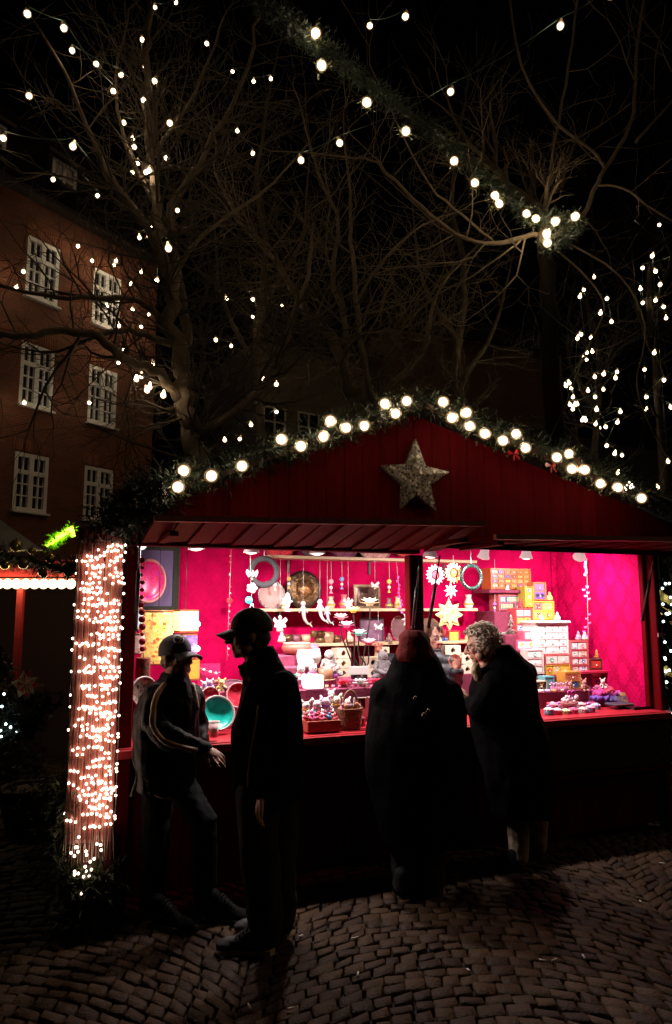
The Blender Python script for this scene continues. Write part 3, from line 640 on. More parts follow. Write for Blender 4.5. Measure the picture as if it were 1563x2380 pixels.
tree('bare_tree', 'big bare tree with forking trunk in front of the brick house', gb(470, 7.8), [
    ([(470, 1200, 7.8), (462, 1080, 7.8), (442, 1010, 7.75), (428, 940, 7.7), (425, 860, 7.7), (408, 760, 7.6), (392, 660, 7.6), (372, 570, 7.6), (362, 470, 7.7), (350, 380, 7.7), (343, 250, 7.8), (348, 100, 8), (338, -40, 8.2)], .125, .03, 1.2),
    ([(418, 930, 7.7), (372, 872, 7.4), (300, 835, 7.2), (235, 787, 7.0), (150, 772, 6.9), (60, 780, 6.8), (-30, 786, 6.8)], .062, .028, .9),
    ([(400, 800, 7.6), (335, 775, 7.4), (270, 770, 7.2), (205, 790, 7.1)], .045, .02, .8),
    ([(380, 745, 7.6), (322, 700, 7.4), (250, 693, 7.2), (130, 692, 7.0), (0, 664, 6.9)], .04, .018, .9),
    ([(446, 1010, 7.75), (520, 975, 7.9), (590, 920, 8.1), (650, 835, 8.3), (682, 740, 8.4), (715, 640, 8.6), (730, 520, 8.8)], .06, .018, 1.1),
    ([(425, 860, 7.7), (437, 760, 7.9), (410, 620, 7.8), (404, 480, 7.8), (480, 350, 7.9), (560, 200, 8.0), (605, 40, 8.2)], .07, .016, 1.2),
    ([(372, 580, 7.6), (300, 470, 7.4), (245, 390, 7.3), (165, 200, 7.2), (80, 50, 7.2)], .045, .012, 1.2),
    ([(350, 380, 7.7), (400, 300, 7.8), (470, 180, 7.8), (520, 40, 8)], .03, .01, 1.2),
    ([(395, 660, 7.6), (460, 560, 7.6), (560, 480, 7.7), (640, 420, 7.9), (720, 330, 8)], .03, .01, 1.2),
    ([(362, 480, 7.7), (290, 330, 7.8), (270, 180, 7.9), (300, 20, 8)], .03, .01, 1.1)], 21, 240000, m=mat((.15, .105, .066), .85, 0, .5, 9, .6), cm=mat((.065, .044, .026), .9, 0, .4, 14, .2))
tree('bare_tree', 'bare tree with two slim trunks rising behind the middle of the stall roof', gb(850, 9.2), [
    ([(852, 1200, 9.2), (850, 965, 9.2), (815, 905, 9.2), (792, 850, 9.2), (765, 780, 9.2), (700, 705, 9.2), (645, 610, 9.3), (560, 520, 9.4), (500, 400, 9.5)], .11, .02, 1.2),
    ([(800, 870, 9.2), (805, 770, 9.3), (770, 640, 9.3), (790, 520, 9.3), (740, 400, 9.3), (700, 250, 9.4)], .05, .012, 1.1),
    ([(868, 940, 9.1), (845, 830, 9), (830, 700, 9), (816, 560, 9), (812, 450, 9), (800, 300, 9)], .05, .012, 1.0),
    ([(830, 700, 9), (880, 620, 8.9), (960, 540, 8.9), (1040, 500, 8.9)], .025, .01, 1.2),
    ([(850, 960, 9.2), (900, 900, 9.3), (980, 820, 9.4), (1010, 700, 9.5), (1080, 600, 9.6)], .06, .012, 1.1)], 22, 150000, m=LITBARK)
hub = W(1268, 552, 8.60)
tree('bare_tree', 'bare branches spreading from the trunk ringed by the lit garland', gb(1290, 8.8), [
    ([(1290, 1150, 8.80), (1284, 900, 8.75), (1276, 700, 8.70), (1268, 575, 8.60)], .12, .10, 0),
    ([(1258, 550, 8.60), (1238, 545, 8.60), (1150, 566, 8.50), (1060, 546, 8.50), (980, 482, 8.50), (900, 402, 8.50), (868, 372, 8.50), (780, 362, 8.50)], 0.038, 0.012, 0.74),
    ([(1266, 530, 8.60), (1270, 470, 8.60), (1287, 350, 8.50), (1310, 230, 8.40), (1330, 100, 8.30), (1346, -30, 8.20)], 0.022, 0.014, 0.56),
    ([(1285, 550, 8.60), (1352, 505, 8.60), (1386, 430, 8.60), (1407, 392, 8.60), (1466, 292, 8.60), (1478, 150, 8.60), (1500, -30, 8.60)], 0.035, 0.017, 0.68),
    ([(1405, 392, 8.60), (1376, 350, 8.50), (1290, 281, 8.40), (1212, 152, 8.30), (1184, -20, 8.20)], 0.022, 0.013, 0.68),
    ([(1386, 432, 8.60), (1450, 438, 8.50), (1520, 490, 8.40), (1600, 530, 8.40)], 0.016, 0.010, 0.68),
    ([(1478, 330, 8.60), (1540, 260, 8.60), (1620, 180, 8.60)], 0.020, 0.012, 0.68),
    ([(1210, 560, 8.55), (1100, 640, 8.40), (1010, 690, 8.40), (940, 760, 8.40)], 0.014, 0.007, 0.81),
    ([(1150, 565, 8.50), (1075, 500, 8.40), (1000, 430, 8.30), (930, 300, 8.20), (860, 150, 8.20)], 0.018, 0.008, 0.81),
    ([(1285, 575, 8.60), (1370, 650, 8.60), (1405, 720, 8.50), (1360, 820, 8.50), (1330, 900, 8.50)], 0.014, 0.007, 0.74),
    ([(1310, 560, 8.60), (1440, 640, 8.60), (1500, 760, 8.60), (1480, 900, 8.60), (1520, 1010, 8.60)], 0.014, 0.007, 0.74)], 23, 200000, 1.55, split=True, m=LITBARK)
tree('bare_tree', 'bare tree far behind carrying small white bulbs in a loose column', gb(1380, 12), [
    ([(1390, 1200, 12), (1385, 1000, 12), (1390, 850, 12), (1370, 700, 12), (1380, 560, 12), (1360, 400, 12)], .07, .02, 1.3),
    ([(1388, 950, 12), (1330, 860, 12), (1320, 760, 12), (1340, 640, 12)], .05, .01, 1.3), ([(1388, 900, 12), (1430, 800, 12), (1440, 700, 12)], .05, .01, 1.3)], 24, 50000, m=SHADEBARK)
tree('bare_tree', 'bare tree at the picture edge with scattered white bulbs, behind the lit fir', gb(1530, 11), [
    ([(1540, 1200, 11), (1530, 900, 11), (1510, 700, 11), (1520, 500, 11), (1500, 300, 11), (1530, 100, 11)], .07, .02, 1.3),
    ([(1530, 850, 11), (1480, 720, 11), (1470, 580, 11)], .05, .01, 1.2), ([(1520, 700, 11), (1580, 550, 11), (1590, 400, 11)], .05, .01, 1.2)], 25, 45000, m=SHADEBARK)
tree('bare_tree', 'thin bare tree deep in the dark between the two lit trees', gb(1080, 13), [
    ([(1090, 1200, 13), (1085, 1000, 13), (1060, 850, 13), (1080, 650, 13), (1050, 450, 13), (1080, 250, 13)], .13, .02, 1.4),
    ([(1070, 900, 13), (1150, 760, 13), (1190, 600, 13)], .06, .01, 1.3), ([(1070, 800, 13), (980, 650, 13), (960, 480, 13)], .06, .01, 1.3)], 26, 45000)
tree('bare_tree', 'bare tree in the dark further back, above the brick house corner', gb(610, 13), [
    ([(600, 1200, 13), (605, 1000, 13), (590, 800, 13), (620, 600, 13), (600, 400, 13), (640, 150, 13)], .13, .02, 1.4),
    ([(595, 850, 13), (520, 700, 13), (500, 520, 13)], .06, .01, 1.3), ([(610, 700, 13), (700, 560, 13), (720, 350, 13)], .06, .01, 1.3)], 27, 45000)

# the long lit garland that runs from the trunk up over the camera
GB = [(734, 77), (748, 152), (853, 238), (944, 305), (1056, 374), (1104, 425), (1151, 454), (1161, 474), (1224, 496), (1246, 508), (1292, 514), (1338, 503), (1271, 543), (1273, 565)]
def dgar(x): return 8.6 - (1270 - x) / 640 * 3.0 if x < 1270 else 8.6
gp = [W(x, y, dgar(x)) for x, y in ((540, -60), (650, 40), (760, 115), (870, 200), (960, 270), (1060, 345), (1130, 410), (1200, 470), (1262, 512))]
garland('fir_garland', 'long drooping fir garland with glowing bulbs strung up to the tree trunk', gp, .15, 1700, 31, [W(x, y, dgar(x) - .2) for x, y in GB[:10]], .055, BULB, ln=.10)
garland('fir_garland', 'ring of lit fir branches tied round the top of the tree trunk', [W(1215, 510, 8.5), W(1262, 505, 8.4), W(1310, 505, 8.5), W(1345, 515, 8.6), W(1320, 550, 8.5), W(1280, 575, 8.4), W(1262, 560, 8.4)], .17, 600, 32, [W(x, y, 8.25) for x, y in GB[10:]], .062, BULB, ln=.11)

# ================================================================= STRINGS OF BULBS
def bulb_string(label, lst, order=False, group='strings of bulbs over the market', bm=BULB, wall=False):
    """lst: (px, py, radius in photo pixels); all bulbs are the same size, so a small one hangs farther away"""
    pts = [BM @ Vector((BL(x, y, .9)[0], -.9, BL(x, y, .9)[1])) if wall else W(x, y, 50 / r) for x, y, r in lst]; k_ = 2.1 if wall else 1; o = thing('string_lights', label, 'string lights', pts[0], group=group); inv = -Vector(pts[0])
    me = lit_bulb(.037, True, 14, 10).mesh('bulb', bm); k = MB()
    for p in pts:
        q = bpy.data.objects.new('bulb', me); COL.objects.link(q); q.parent = o; q.location = p + inv
        q.rotation_euler = (rng.uniform(-.3, .3), rng.uniform(-.3, .3), 0); q.scale = (k_,) * 3
        k.cyl(p + inv + Vector((0, 0, .036)), p + inv + Vector((0, 0, .075)), .012, .012, 6)
    rest = [p + inv + Vector((0, 0, .075)) for p in pts]; cur = rest.pop(0)
    while rest:
        j = 0 if order else min(range(len(rest)), key=lambda i: (rest[i] - cur).length); nx = rest.pop(j); dl = (nx - cur).length
        if dl < 3.2 * k_ or order: k.tube([cur.lerp(nx, t) + Vector((0, 0, -.16 * dl * t * (1 - t))) for t in (0, .25, .5, .75, 1)], .0035, 4)
        cur = nx
    k.build('wire', WIRE, o); return o
bulb_string('string of bulbs slanting down from the top corner into the big tree', [(64, 32, 9), (149, 65, 8.5), (168, 117, 7), (224, 149, 7), (282, 174, 6.6), (264, 212, 7), (334, 232, 6.6), (288, 285, 6.2), (351, 287, 6.4)])
bulb_string('string of bulbs climbing the big tree trunk', [(409, 5, 5.5), (361, 17, 5), (331, 92, 6), (336, 155, 4.8), (360, 188, 7.3), (395, 286, 7.5), (309, 321, 5.6), (312, 342, 6.4), (387, 367, 6), (321, 378, 6), (308, 401, 5.6), (340, 400, 6.6), (347, 396, 6.6), (413, 489, 5.6), (352, 524, 5.8), (325, 552, 5.4), (347, 549, 6), (365, 652, 5.8)])
bulb_string('string of small bulbs in the dark branches above the tree fork', [(481, 101, 5.6), (541, 166, 4.6), (590, 189, 4.6), (630, 183, 4.6), (552, 304, 5), (588, 356, 5.4), (450, 393, 4.4)])
bulb_string('string of large bulbs on a green wire crossing before the brick house roof', [(-60, 318, 8), (8, 321, 8), (170, 340, 8.5), (392, 577, 8.5)], True)
bulb_string('two bulbs on a wire by the dormer window', [(124, 417, 5.6), (227, 455, 5.6), (68, 223, 7.8)])
bulb_string('string of bulbs along the brick house, level with its upper windows', [(182, 572, 6.4), (215, 606, 8.5), (270, 606, 7.5), (266, 616, 6), (328, 632, 8.5), (305, 661, 6.6), (55, 631, 8.5), (38, 669, 7), (250, 714, 7.2), (309, 719, 6.8), (347, 731, 6.4), (277, 757, 7.2), (329, 759, 7)], wall=True)
bulb_string('string of bulbs under the low limb of the big tree', [(355, 845, 6), (317, 881, 6.6), (329, 874, 6.4), (342, 907, 6.8), (348, 900, 6.6), (380, 919, 6.8)])
bulb_string('four bulbs on the brick house beside the middle row of windows', [(289, 812, 6.6), (276, 843, 6.4), (208, 936, 6.4), (57, 936, 8)], wall=True)
bulb_string('string of small bulbs far back between the two tree trunks', [(527, 693, 5), (588, 695, 5.4), (588, 736, 4), (656, 710, 4), (443, 794, 4.6), (502, 790, 5), (538, 804, 4.6), (612, 884, 4.6), (643, 893, 5.2), (643, 957, 4.6), (584, 987, 5), (523, 1023, 5), (558, 1020, 4.8)])
bulb_string('string of pear shaped bulbs on a green wire across the sky', [(700, 372, 8), (790, 332, 8.3), (1048, 213, 8.6), (1303, 60, 9), (1420, -10, 9)], True)
bulb_string('single bulb on a wire at the top edge of the sky', [(860, 60, 7.5), (943, 38, 8.5)], True)
R5 = [(1080, 365), (1017, 443), (993, 485), (1160, 497), (1120, 588), (1188, 640), (1000, 718), (978, 743), (1060, 738), (1035, 830), (1070, 826), (1017, 856), (1035, 875), (1178, 861), (962, 960), (1085, 980), (1140, 963), (1222, 950), (1213, 987), (907, 1035), (927, 1018), (940, 1051), (1000, 1056), (1043, 1067), (1138, 1058), (950, 1106), (1087, 1104), (932, 1152), (963, 1153), (976, 1150), (949, 1180), (1097, 1183), (1107, 1210), (1243, 1196), (1225, 1260), (1008, 1247), (1028, 1248), (1090, 1272), (1113, 1295), (1152, 1289), (1100, 1332), (1158, 1405), (1208, 1454), (1253, 1464), (1138, 1587), (1226, 1574)]
R6 = [(1483, 43), (1440, 233), (1556, 261), (1380, 308), (1460, 328), (1488, 410), (1367, 438), (1381, 523), (1460, 508), (1510, 548), (1525, 618), (1437, 637), (1452, 832), (1392, 935), (1512, 1000), (1404, 1105), (1402, 1182), (1555, 1168), (1538, 1503), (1475, 1662)]
cv = lambda l, a, b: [(974.4 + .3766 * x, 506.7 + .3766 * y, rng.uniform(a, b)) for x, y in l]
bulb_string('cluster of small white bulbs hung in the far tree above the stall roof', cv(R5, 3.9, 4.7))
bulb_string('scattered white bulbs hung in the edge tree above the lit fir', cv(R6, 4.2, 5.0))

# ================================================================= NEIGHBOURING STALL ON THE OTHER SIDE OF THE PILLAR
def neighbour():
    d = 6.6; k = d / FPX
    o = thing('market_booth', 'neighbouring market booth with pale canvas roof and red fascia', 'market stall', (W(90, 1360, d).x, d, 0))
    ox = Vector((W(90, 1360, d).x, d, 0)); P = lambda x, y, dd=0: W(x, y, d + dd) - ox
    g = MB(); a, b, c = P(-200, 1180), P(100, 1276), P(-200, 1290)
    T_ = Vector((-.4, 1.6, -.2)); g.add([P(-260, 1130), P(0, 1207), P(98, 1277), P(-260, 1290)] + [P(-260, 1130) + T_, P(0, 1207) + T_, P(98, 1277) + T_, P(-260, 1290) + T_], [(0, 1, 2, 3)[::-1], (4, 5, 6, 7), (0, 4, 5, 1), (1, 5, 6, 2), (2, 6, 7, 3)]); g.build('canvas_roof', mat((.50, .44, .40), .8, 0, .12, 3, .2), o)
    g = MB(); a, b = P(-260, 1330), P(172, 1330); z0, z1 = P(0, 1350).z, P(0, 1300).z
    g.box(((a.x + b.x) / 2, .06, (z0 + z1) / 2), (b.x - a.x, .05, z1 - z0), .004); g.build('fascia', mat((.50, .03, .03), .45), o)
    g = MB(); g.box(((a.x + b.x) / 2, .5, z0 + .02), (b.x - a.x, .9, .02)); g.build('ceiling_board', mat((.20, .03, .03), .6), o)
    for x in (37, -190):
        g = MB(); q = P(x, 1400); g.box((q.x, .1, P(0, 1352).z / 2), (.06, .06, P(0, 1352).z), .006); g.build('post', mat((.33, .02, .02), .45), o)
    g = MB(); q0, q1 = P(-260, 1400).x, P(60, 1400).x; g.box(((q0 + q1) / 2, .3, .5), (q1 - q0, .5, 1.0), .01); g.build('counter', mat((.06, .03, .025), .6), o)
    g = MB(); g.box(((q0 + q1) / 2, 2.1, 1.1), (q1 - q0 + .6, .03, 2.2)); g.build('back_board', mat((.05, .02, .02), .8), o)
    # frosted bulbs side by side under the fascia
    r = thing('bulb_row', 'row of frosted bulbs glowing under the red fascia of the neighbouring booth', 'string lights', W(90, 1357, d - .05)); inv = W(90, 1357, d - .05)
    b = MB(); b.ball((0, 0, 0), (.046, .046, .048), 12, 8); me = b.mesh('bulb', glow(13, (1, .84, .45)))
    for i in range(18):
        q = bpy.data.objects.new('bulb', me); COL.objects.link(q); q.parent = r; q.location = W(165 - i * 21, 1357, d - .05) - inv
    g = MB(); g.box((-.35, .0, .055), (1.75, .05, .02), .004); g.build('lamp_rail', mat((.4, .05, .04), .5), r)
    garland('fir_garland', 'fir garland with glass baubles along the eave of the neighbouring booth', [W(-120, 1285, d - .2), W(0, 1290, d - .2), W(80, 1305, d - .25), W(150, 1325, d - .3), W(180, 1310, d - .4)], .14, 520, 41)
    gm = [mat((.5, .38, .1), .15, .8, .1, 9, 0), mat((.25, .18, .12), .1, .6, .1, 9, 0)]
    for i, (x, y, s) in enumerate(((38, 1268, 14), (98, 1330, 9), (75, 1280, 9), (55, 1310, 12), (118, 1298, 11), (160, 1332, 9), (12, 1312, 11), (102, 1335, 8))):
        g = MB(); g.ball((0, 0, 0), s * k, 12, 8); g.cyl((0, 0, s * k), (0, 0, s * k + .012), .008, .008, 6); ob = g.build('bauble', gm[i % 2]); ob.location = W(x, y, d - .38)
        tag(ob, ('gold' if i % 2 == 0 else 'brown glass') + ' bauble hanging in the eave garland of the neighbouring booth', 'bauble', 'gold baubles in the eave garland' if i % 2 == 0 else 'brown baubles in the eave garland')
    g = MB(); a, b = W(110, 1268, 5.1), W(166, 1228, 5.1); g.tube([a, a.lerp(b, .8), b, b + Vector((.02, 0, -.06))], [.020, .022, .022, .016], 10)
    nt_ = MB(); sprigs(nt_, [a, a.lerp(b, .5), b], .055, 130, random.Random(3), .05, .1, .004, 7)
    tag(nt_.build('tinsel', mat((.42, .80, .03), .4, .2, .3, 30, 0)), 'lime tinsel wound round the short neon tube over the dark garland', 'tinsel')
    tag(g.build('neon_tube', glow(7, (.62, 1, .04), (.20, .55, .0))), 'short lime green neon tube leaning over the dark garland', 'neon light')
    # poinsettia and fir in the dark corner
    p = thing('poinsettia', 'red and cream cloth poinsettia on a stem by the red post', 'flower', W(62, 1640, 5.2)); q = W(62, 1640, 5.2)
    for nm, cols in (('petal', (.75, .06, .03)), ('pale_petal', (.80, .58, .30))):
        g = MB(); rr = random.Random(2 if nm == 'petal' else 5)
        for i in range(5):
            a = i * 1.256 + (0 if nm == 'petal' else .5); c, s = math.cos(a), math.sin(a); l = rr.uniform(.075, .11); h = W(60, 1590, 5.2) - q
            g.add([h, h + Vector((c * l * .5 - s * .03, -.02, s * l * .5 + c * .03)), h + Vector((c * l, .0, s * l)), h + Vector((c * l * .5 + s * .03, -.02, s * l * .5 - c * .03))], [(0, 1, 2, 3)])
        sol = g.build(nm, mat(cols, .6), p)
        md = sol.modifiers.new('thick', 'SOLIDIFY'); md.thickness = .003
    g = MB(); g.tube([W(60, 1592, 5.2) - q, Vector((0, .02, 0)), Vector((-.05, .05, -.12))], .006, 6); g.build('stem', mat((.03, .06, .02), .6), p)
    fb = thing('fir_tree', 'small dark fir with a few white lights below the red post', 'tree', (W(-10, 1500, 5.5).x, 5.5, 0)); rr = random.Random(6); g = MB()
    for i in range(900):
        z = rr.uniform(.2, 1.45); R_ = .62 * (1.5 - z) / 1.5 + .05; a = rr.uniform(0, 6.28); e = Vector((math.cos(a) * R_, math.sin(a) * R_, z - .08)); s0 = Vector((e.x * .55, e.y * .55, z + .03))
        sprigs(g, [s0, e], .06, 1, rr, .09, .2, .004, 9)
    g.build('crown', DARKGREEN, fb); g = MB(); g.cyl((0, 0, 0), (0, 0, 1.4), .04, .01, 8); g.build('trunk', BARK, fb)
    led_cluster('fairy_lights', 'few cold white fairy lights in the small dark fir', [W(x, y, 4.95) for x, y in ((10, 1613), (5, 1642), (14, 1683), (25, 1690), (2, 1698), (40, 1700), (3, 1712))], .009, LED_COOL)
    br = MB(); 
    for (x0, y0, x1, y1) in ((0, 1660, 130, 1610), (10, 1680, 140, 1630), (20, 1700, 110, 1660), (0, 1720, 90, 1690)): sprigs(br, [W(x0, y0, 5.0), W(x1, y1, 4.9)], .05, 60, rr, .10, .2, .004, 9)
    tag(br.build('fir_branch', DARKGREEN), 'dark fir branches sticking out in front of the neighbouring booth', 'branches', kind='stuff')
    bk = thing('wicker_basket', 'dark wicker basket with a pale round lid in the gloom beside the pillar', 'basket', ground_at(70, 1925)); M_ = Matrix.Identity(4)
    g = MB()
    for i in range(8): g.torus((0, 0, 0), .17 + .008 * i, .022, Matrix.Translation((0, 0, .03 + i * .04)) @ Matrix.Rotation(R(90), 4, 'X'), 20, 6)
    g.lathe([(0, .02), (.16, .02), (.2, .3)], 20); g.build('weave', mat((.06, .04, .022), .8, 0, .4, 40, .4), bk)
    g = MB(); g.lathe([(0, -.01), (.17, -.01), (.18, .0), (.17, .015), (0, .02)], 20, Matrix.Translation((.16, -.18, .2)) @ Matrix.Rotation(R(65), 4, 'X') @ Matrix.Rotation(R(20), 4, 'Y')); g.build('lid', mat((.20, .15, .07), .7), bk)
neighbour()

# ================================================================= FIR WITH WHITE LIGHTS BEYOND THE OTHER CORNER
def lit_fir():
    d = 7.6; b = Vector((W(1590, 1400, d).x, d, 0)); o = thing('christmas_tree', 'tall fir with cold white lights and gold ribbon beyond the stall corner', 'tree', b); rr = random.Random(12); g = MB()
    H = 2.7
    for i in range(1500):
        z = rr.uniform(.15, H); R_ = .75 * (H - z) / H + .06; a = rr.uniform(0, 6.28); e = Vector((math.cos(a) * R_, math.sin(a) * R_, z - .1)); s0 = Vector((e.x * .5, e.y * .5, z + .04)); sprigs(g, [s0, e], .06, 1, rr, .10, .2, .0045, 9)
    g.build('crown', DARKGREEN, o); g = MB(); g.cyl((0, 0, 0), (0, 0, H), .05, .01, 8); g.build('trunk', BARK, o)
    rib = mat((.50, .30, .06), .35, .4, .25, 12, .2)
    for i, (x, y, s, lb) in enumerate(((1530, 1400, .13, 'upper gold ribbon on the lit fir'), (1545, 1575, .13, 'lower gold ribbon on the lit fir'))):
        g = MB(); 
        for k in range(3): g.prism([(-.9 * s, .3 * s - k * .02), (.2 * s, .9 * s - k * .1), (1.6 * s, -.1 * s), (1.7 * s, -.5 * s), (.2 * s, .15 * s), (-.8 * s, -.4 * s)], .006, Matrix.Translation((0, k * .03, -k * .04)) @ Matrix.Rotation(.25 * k, 4, 'Y'))
        ob = g.build('gold_ribbon', rib); ob.location = W(x, y, d - .6); tag(ob, lb + ' glinting by the stall corner', 'ribbon')
    r5 = [(550, 440), (605, 510), (735, 645), (697, 647), (570, 695), (665, 695), (747, 785), (757, 858), (670, 855), (590, 915), (705, 950), (737, 945), (570, 975), (615, 1020), (675, 1030), (690, 1240), (592, 1300), (750, 1328), (690, 1400), (733, 1525), (700, 1538), (708, 1645), (632, 1785), (755, 1960), (545, 430), (720, 955), (565, 985), (695, 1410)]
    led_cluster('fairy_lights', 'cold white fairy lights wound through the fir beyond the stall corner', [W(1387.6 + .2293 * x, 1208.3 + .2293 * y, d - .65) for x, y in r5], .013, LED_COOL)
lit_fir()
# ================================================================= PEOPLE
from mathutils import noise
FS = bpy.data.scenes.new('workbench')                   # empty side scene: surfaces are fused there, then it is removed
def fuse(mb, voxel, it=4, fold=None, seed=0):
    """one continuous surface out of overlapping closed forms, with cloth folds"""
    me = mb.mesh('tmp', BLACKM); o = bpy.data.objects.new('tmp', me); FS.collection.objects.link(o)
    m = o.modifiers.new('r', 'REMESH'); m.mode = 'VOXEL'; m.voxel_size = voxel
    if it: s = o.modifiers.new('s', 'SMOOTH'); s.iterations = it; s.factor = .5
    with bpy.context.temp_override(scene=FS, view_layer=FS.view_layers[0]): dg = bpy.context.evaluated_depsgraph_get()
    out = bpy.data.meshes.new_from_object(o.evaluated_get(dg))
    bpy.data.objects.remove(o); bpy.data.meshes.remove(me)
    if fold:
        amp, fx, fz = fold[:3]; quilt = fold[3] if len(fold) > 3 else 0
        flat = []
        for c, nv in [(v.co.copy(), v.normal.copy()) for v in out.vertices]:
            d = amp * (noise.noise(Vector((c.x * fx + seed, c.y * fx, c.z * fz))) + .5 * noise.noise(Vector((c.x * fx * 2.3, c.y * fx * 2.3 + seed, c.z * fz * 2.3))))
            if quilt: d += quilt * abs(math.sin(c.z * 34)) - quilt * .6
            flat.extend(c + nv * d)
        out.vertices.foreach_set('co', flat); out.update()
    out.polygons.foreach_set('use_smooth', [True] * len(out.polygons)); return out
def put(name, me, m, parent):
    me.materials.clear(); me.materials.append(m); o = bpy.data.objects.new(name, me); COL.objects.link(o); o.parent = parent; return o
def facing(p, d, tilt=0, roll=0, s=1.0):
    return Matrix.Translation(p) @ Matrix.Rotation(math.atan2(d[1], d[0]) - math.pi / 2, 4, 'Z') @ Matrix.Rotation(tilt, 4, 'X') @ Matrix.Rotation(roll, 4, 'Y') @ Matrix.Scale(s, 4)
def head(mb, M):
    T0 = mb.T; mb.T = M
    mb.ball((0, -.014, .035), (.076, .096, .086), 20, 14); mb.ball((0, .026, -.035), (.060, .064, .082), 18, 12)
    mb.ball((0, .058, -.098), (.028, .025, .022)); mb.limb([(-.036, .074, .018), (.036, .074, .018)], [.014, .014])
    mb.limb([(0, .088, .010), (0, .104, -.018), (0, .112, -.034)], [.010, .013, .016]); mb.ball((-.014, .094, -.038), .011); mb.ball((.014, .094, -.038), .011)
    mb.limb([(-.02, .080, -.060), (.02, .080, -.060)], [.010, .010]); mb.limb([(-.018, .079, -.074), (.018, .079, -.074)], [.010, .010])
    for q in (-1, 1):
        mb.ball((q * .038, .058, -.022), (.026, .022, .026)); mb.ball((q * .074, -.012, -.012), (.012, .022, .032)); mb.ball((q * .05, .02, -.07), (.026, .035, .035))
    mb.limb([(0, -.02, -.07), (0, -.035, -.13), (0, -.045, -.21)], [.056, .056, .064]); mb.T = T0
def eyes(M, root):
    for q in (-1, 1):
        g = MB(); g.T = M; g.ball((q * .031, .076, 0), .012, 10, 8); g.build('eye', mat((.5, .45, .42), .2, 0, .1, 9, 0), root)
def hand(mb, wrist, d, nrm, s=1.0, curl=(.25, .3, .35, .45), thumb=1, spread=.1):
    d = Vector(d).normalized(); nrm = Vector(nrm); nrm = (nrm - d * nrm.dot(d)).normalized(); t = d.cross(nrm)
    P = lambda a, b, c: Vector(wrist) + (d * a + t * b + nrm * c) * s
    rot = Matrix((t, d, nrm)).transposed()
    mb.ball(P(.05, 0, 0), (.040 * s, .056 * s, .017 * s), 14, 10, rot); mb.limb([P(-.03, 0, 0), P(.02, 0, 0)], [.027 * s, .026 * s])
    for i, (b, l) in enumerate(((-.030, .066), (-.011, .078), (.010, .074), (.029, .058))):
        a = 0; p = P(.088 - abs(b) * .25, b, 0); pts = [P(.06, b * .9, 0), p]
        for k, f in enumerate((.45, .32, .26)):
            a += curl[i] * (1.0 if k else .7); x, z = math.cos(a) * l * f, math.sin(a) * l * f
            p = p + (d * x + nrm * z + t * (b / .03) * spread * l * f) * s; pts.append(p)
        mb.limb(pts, [.0095 * s, .0095 * s, .009 * s, .0085 * s, .0075 * s], 8)
    mb.limb([P(.02, thumb * .025, .004), P(.045, thumb * .050, .014), P(.075, thumb * .060, .022), P(.098, thumb * .058, .028)], [.014 * s, .012 * s, .0105 * s, .009 * s], 8)
def shoe(root, name, heel, toe, m, sole=None, inv=None):
    heel, toe = Vector(heel), Vector(toe); d = (toe - heel); ln = d.length; M = Matrix.Translation(heel + inv) @ Matrix.Rotation(math.atan2(d.y, d.x), 4, 'Z')
    g = MB(); g.T = M; g.limb([(.05, 0, .055), (ln * .5, 0, .052), (ln - .055, 0, .040)], [.042, .043, .036]); g.ball((ln - .06, 0, .036), (.065, .047, .034)); g.limb([(.055, 0, .06), (.06, 0, .13)], [.045, .046])
    g.limb([(ln * .62, 0, .06), (ln * .40, 0, .10)], [.030, .034])
    sh = put(name, fuse(g, .008, 3), m, root)
    if sole:
        s = MB(); s.T = M; pr = [(.0, 0), (.02, -.036), (.10, -.040), (ln * .7, -.050), (ln - .03, -.036), (ln, 0), (ln - .03, .036), (ln * .7, .050), (.10, .040), (.02, .036)]
        n = len(pr); s.add([(x, y, .0) for x, y in pr] + [(x, y, .028) for x, y in pr], [list(range(n))[::-1], list(range(n, 2 * n))] + [[i, (i + 1) % n, n + (i + 1) % n, n + i] for i in range(n)]); s.build('sole', sole, sh)
        l = MB(); l.T = M
        for k in range(5):
            x = ln * (.66 - .06 * k); z = .088 + .014 * k; l.tube([(x, -.028, z - .012), (x - .01, 0, z + .006), (x, .028, z - .012)], .0045, 5)
        l.build('lace', mat((.018, .017, .016), .9, 0, .1, 9, 0, 0, None, 0, .1), sh)
def cap(root, M, m, billm=None, down=.34, bl=.098):
    g = MB(); g.T = M; prof = []
    for i in range(9):
        a = i / 8 * math.pi / 2; prof.append((math.cos(a), math.sin(a)))
    g.lathe([(1.0, -.28)] + prof, 24, Matrix.Translation((0, -.012, .045)) @ Matrix.Diagonal((.086, .108, .094, 1))); g.ball((0, -.012, .140), .008, 8, 6)
    c = g.build('cap', m, root); b = MB(); b.T = M; n = 14; top = []; bot = []
    for j in range(5):
        for i in range(n + 1):
            a = (i / n - .5) * R(128); q = j / 4; x = math.sin(a) * (.082 + .010 * q)
            y = .055 * math.cos(a) + .03 + q * bl * math.cos(a * .80); z = .030 - down * q * bl - .030 * math.sin(a) ** 2 * (.4 + .6 * q)
            top.append((x, y, z + .003)); bot.append((x, y, z - .003))
    N = len(top); w_ = n + 1; fs = []
    for j in range(4):
        for i in range(n): k = j * w_ + i; fs += [[k, k + 1, k + w_ + 1, k + w_], [N + k + w_, N + k + w_ + 1, N + k + 1, N + k]]
    rim = [4 * w_ + i for i in range(w_)]; fs += [[a, b2, N + b2, N + a] for a, b2 in zip(rim[:-1], rim[1:])]
    b.add(top + bot, fs, True); b.build('cap_peak', billm or m, c); return c
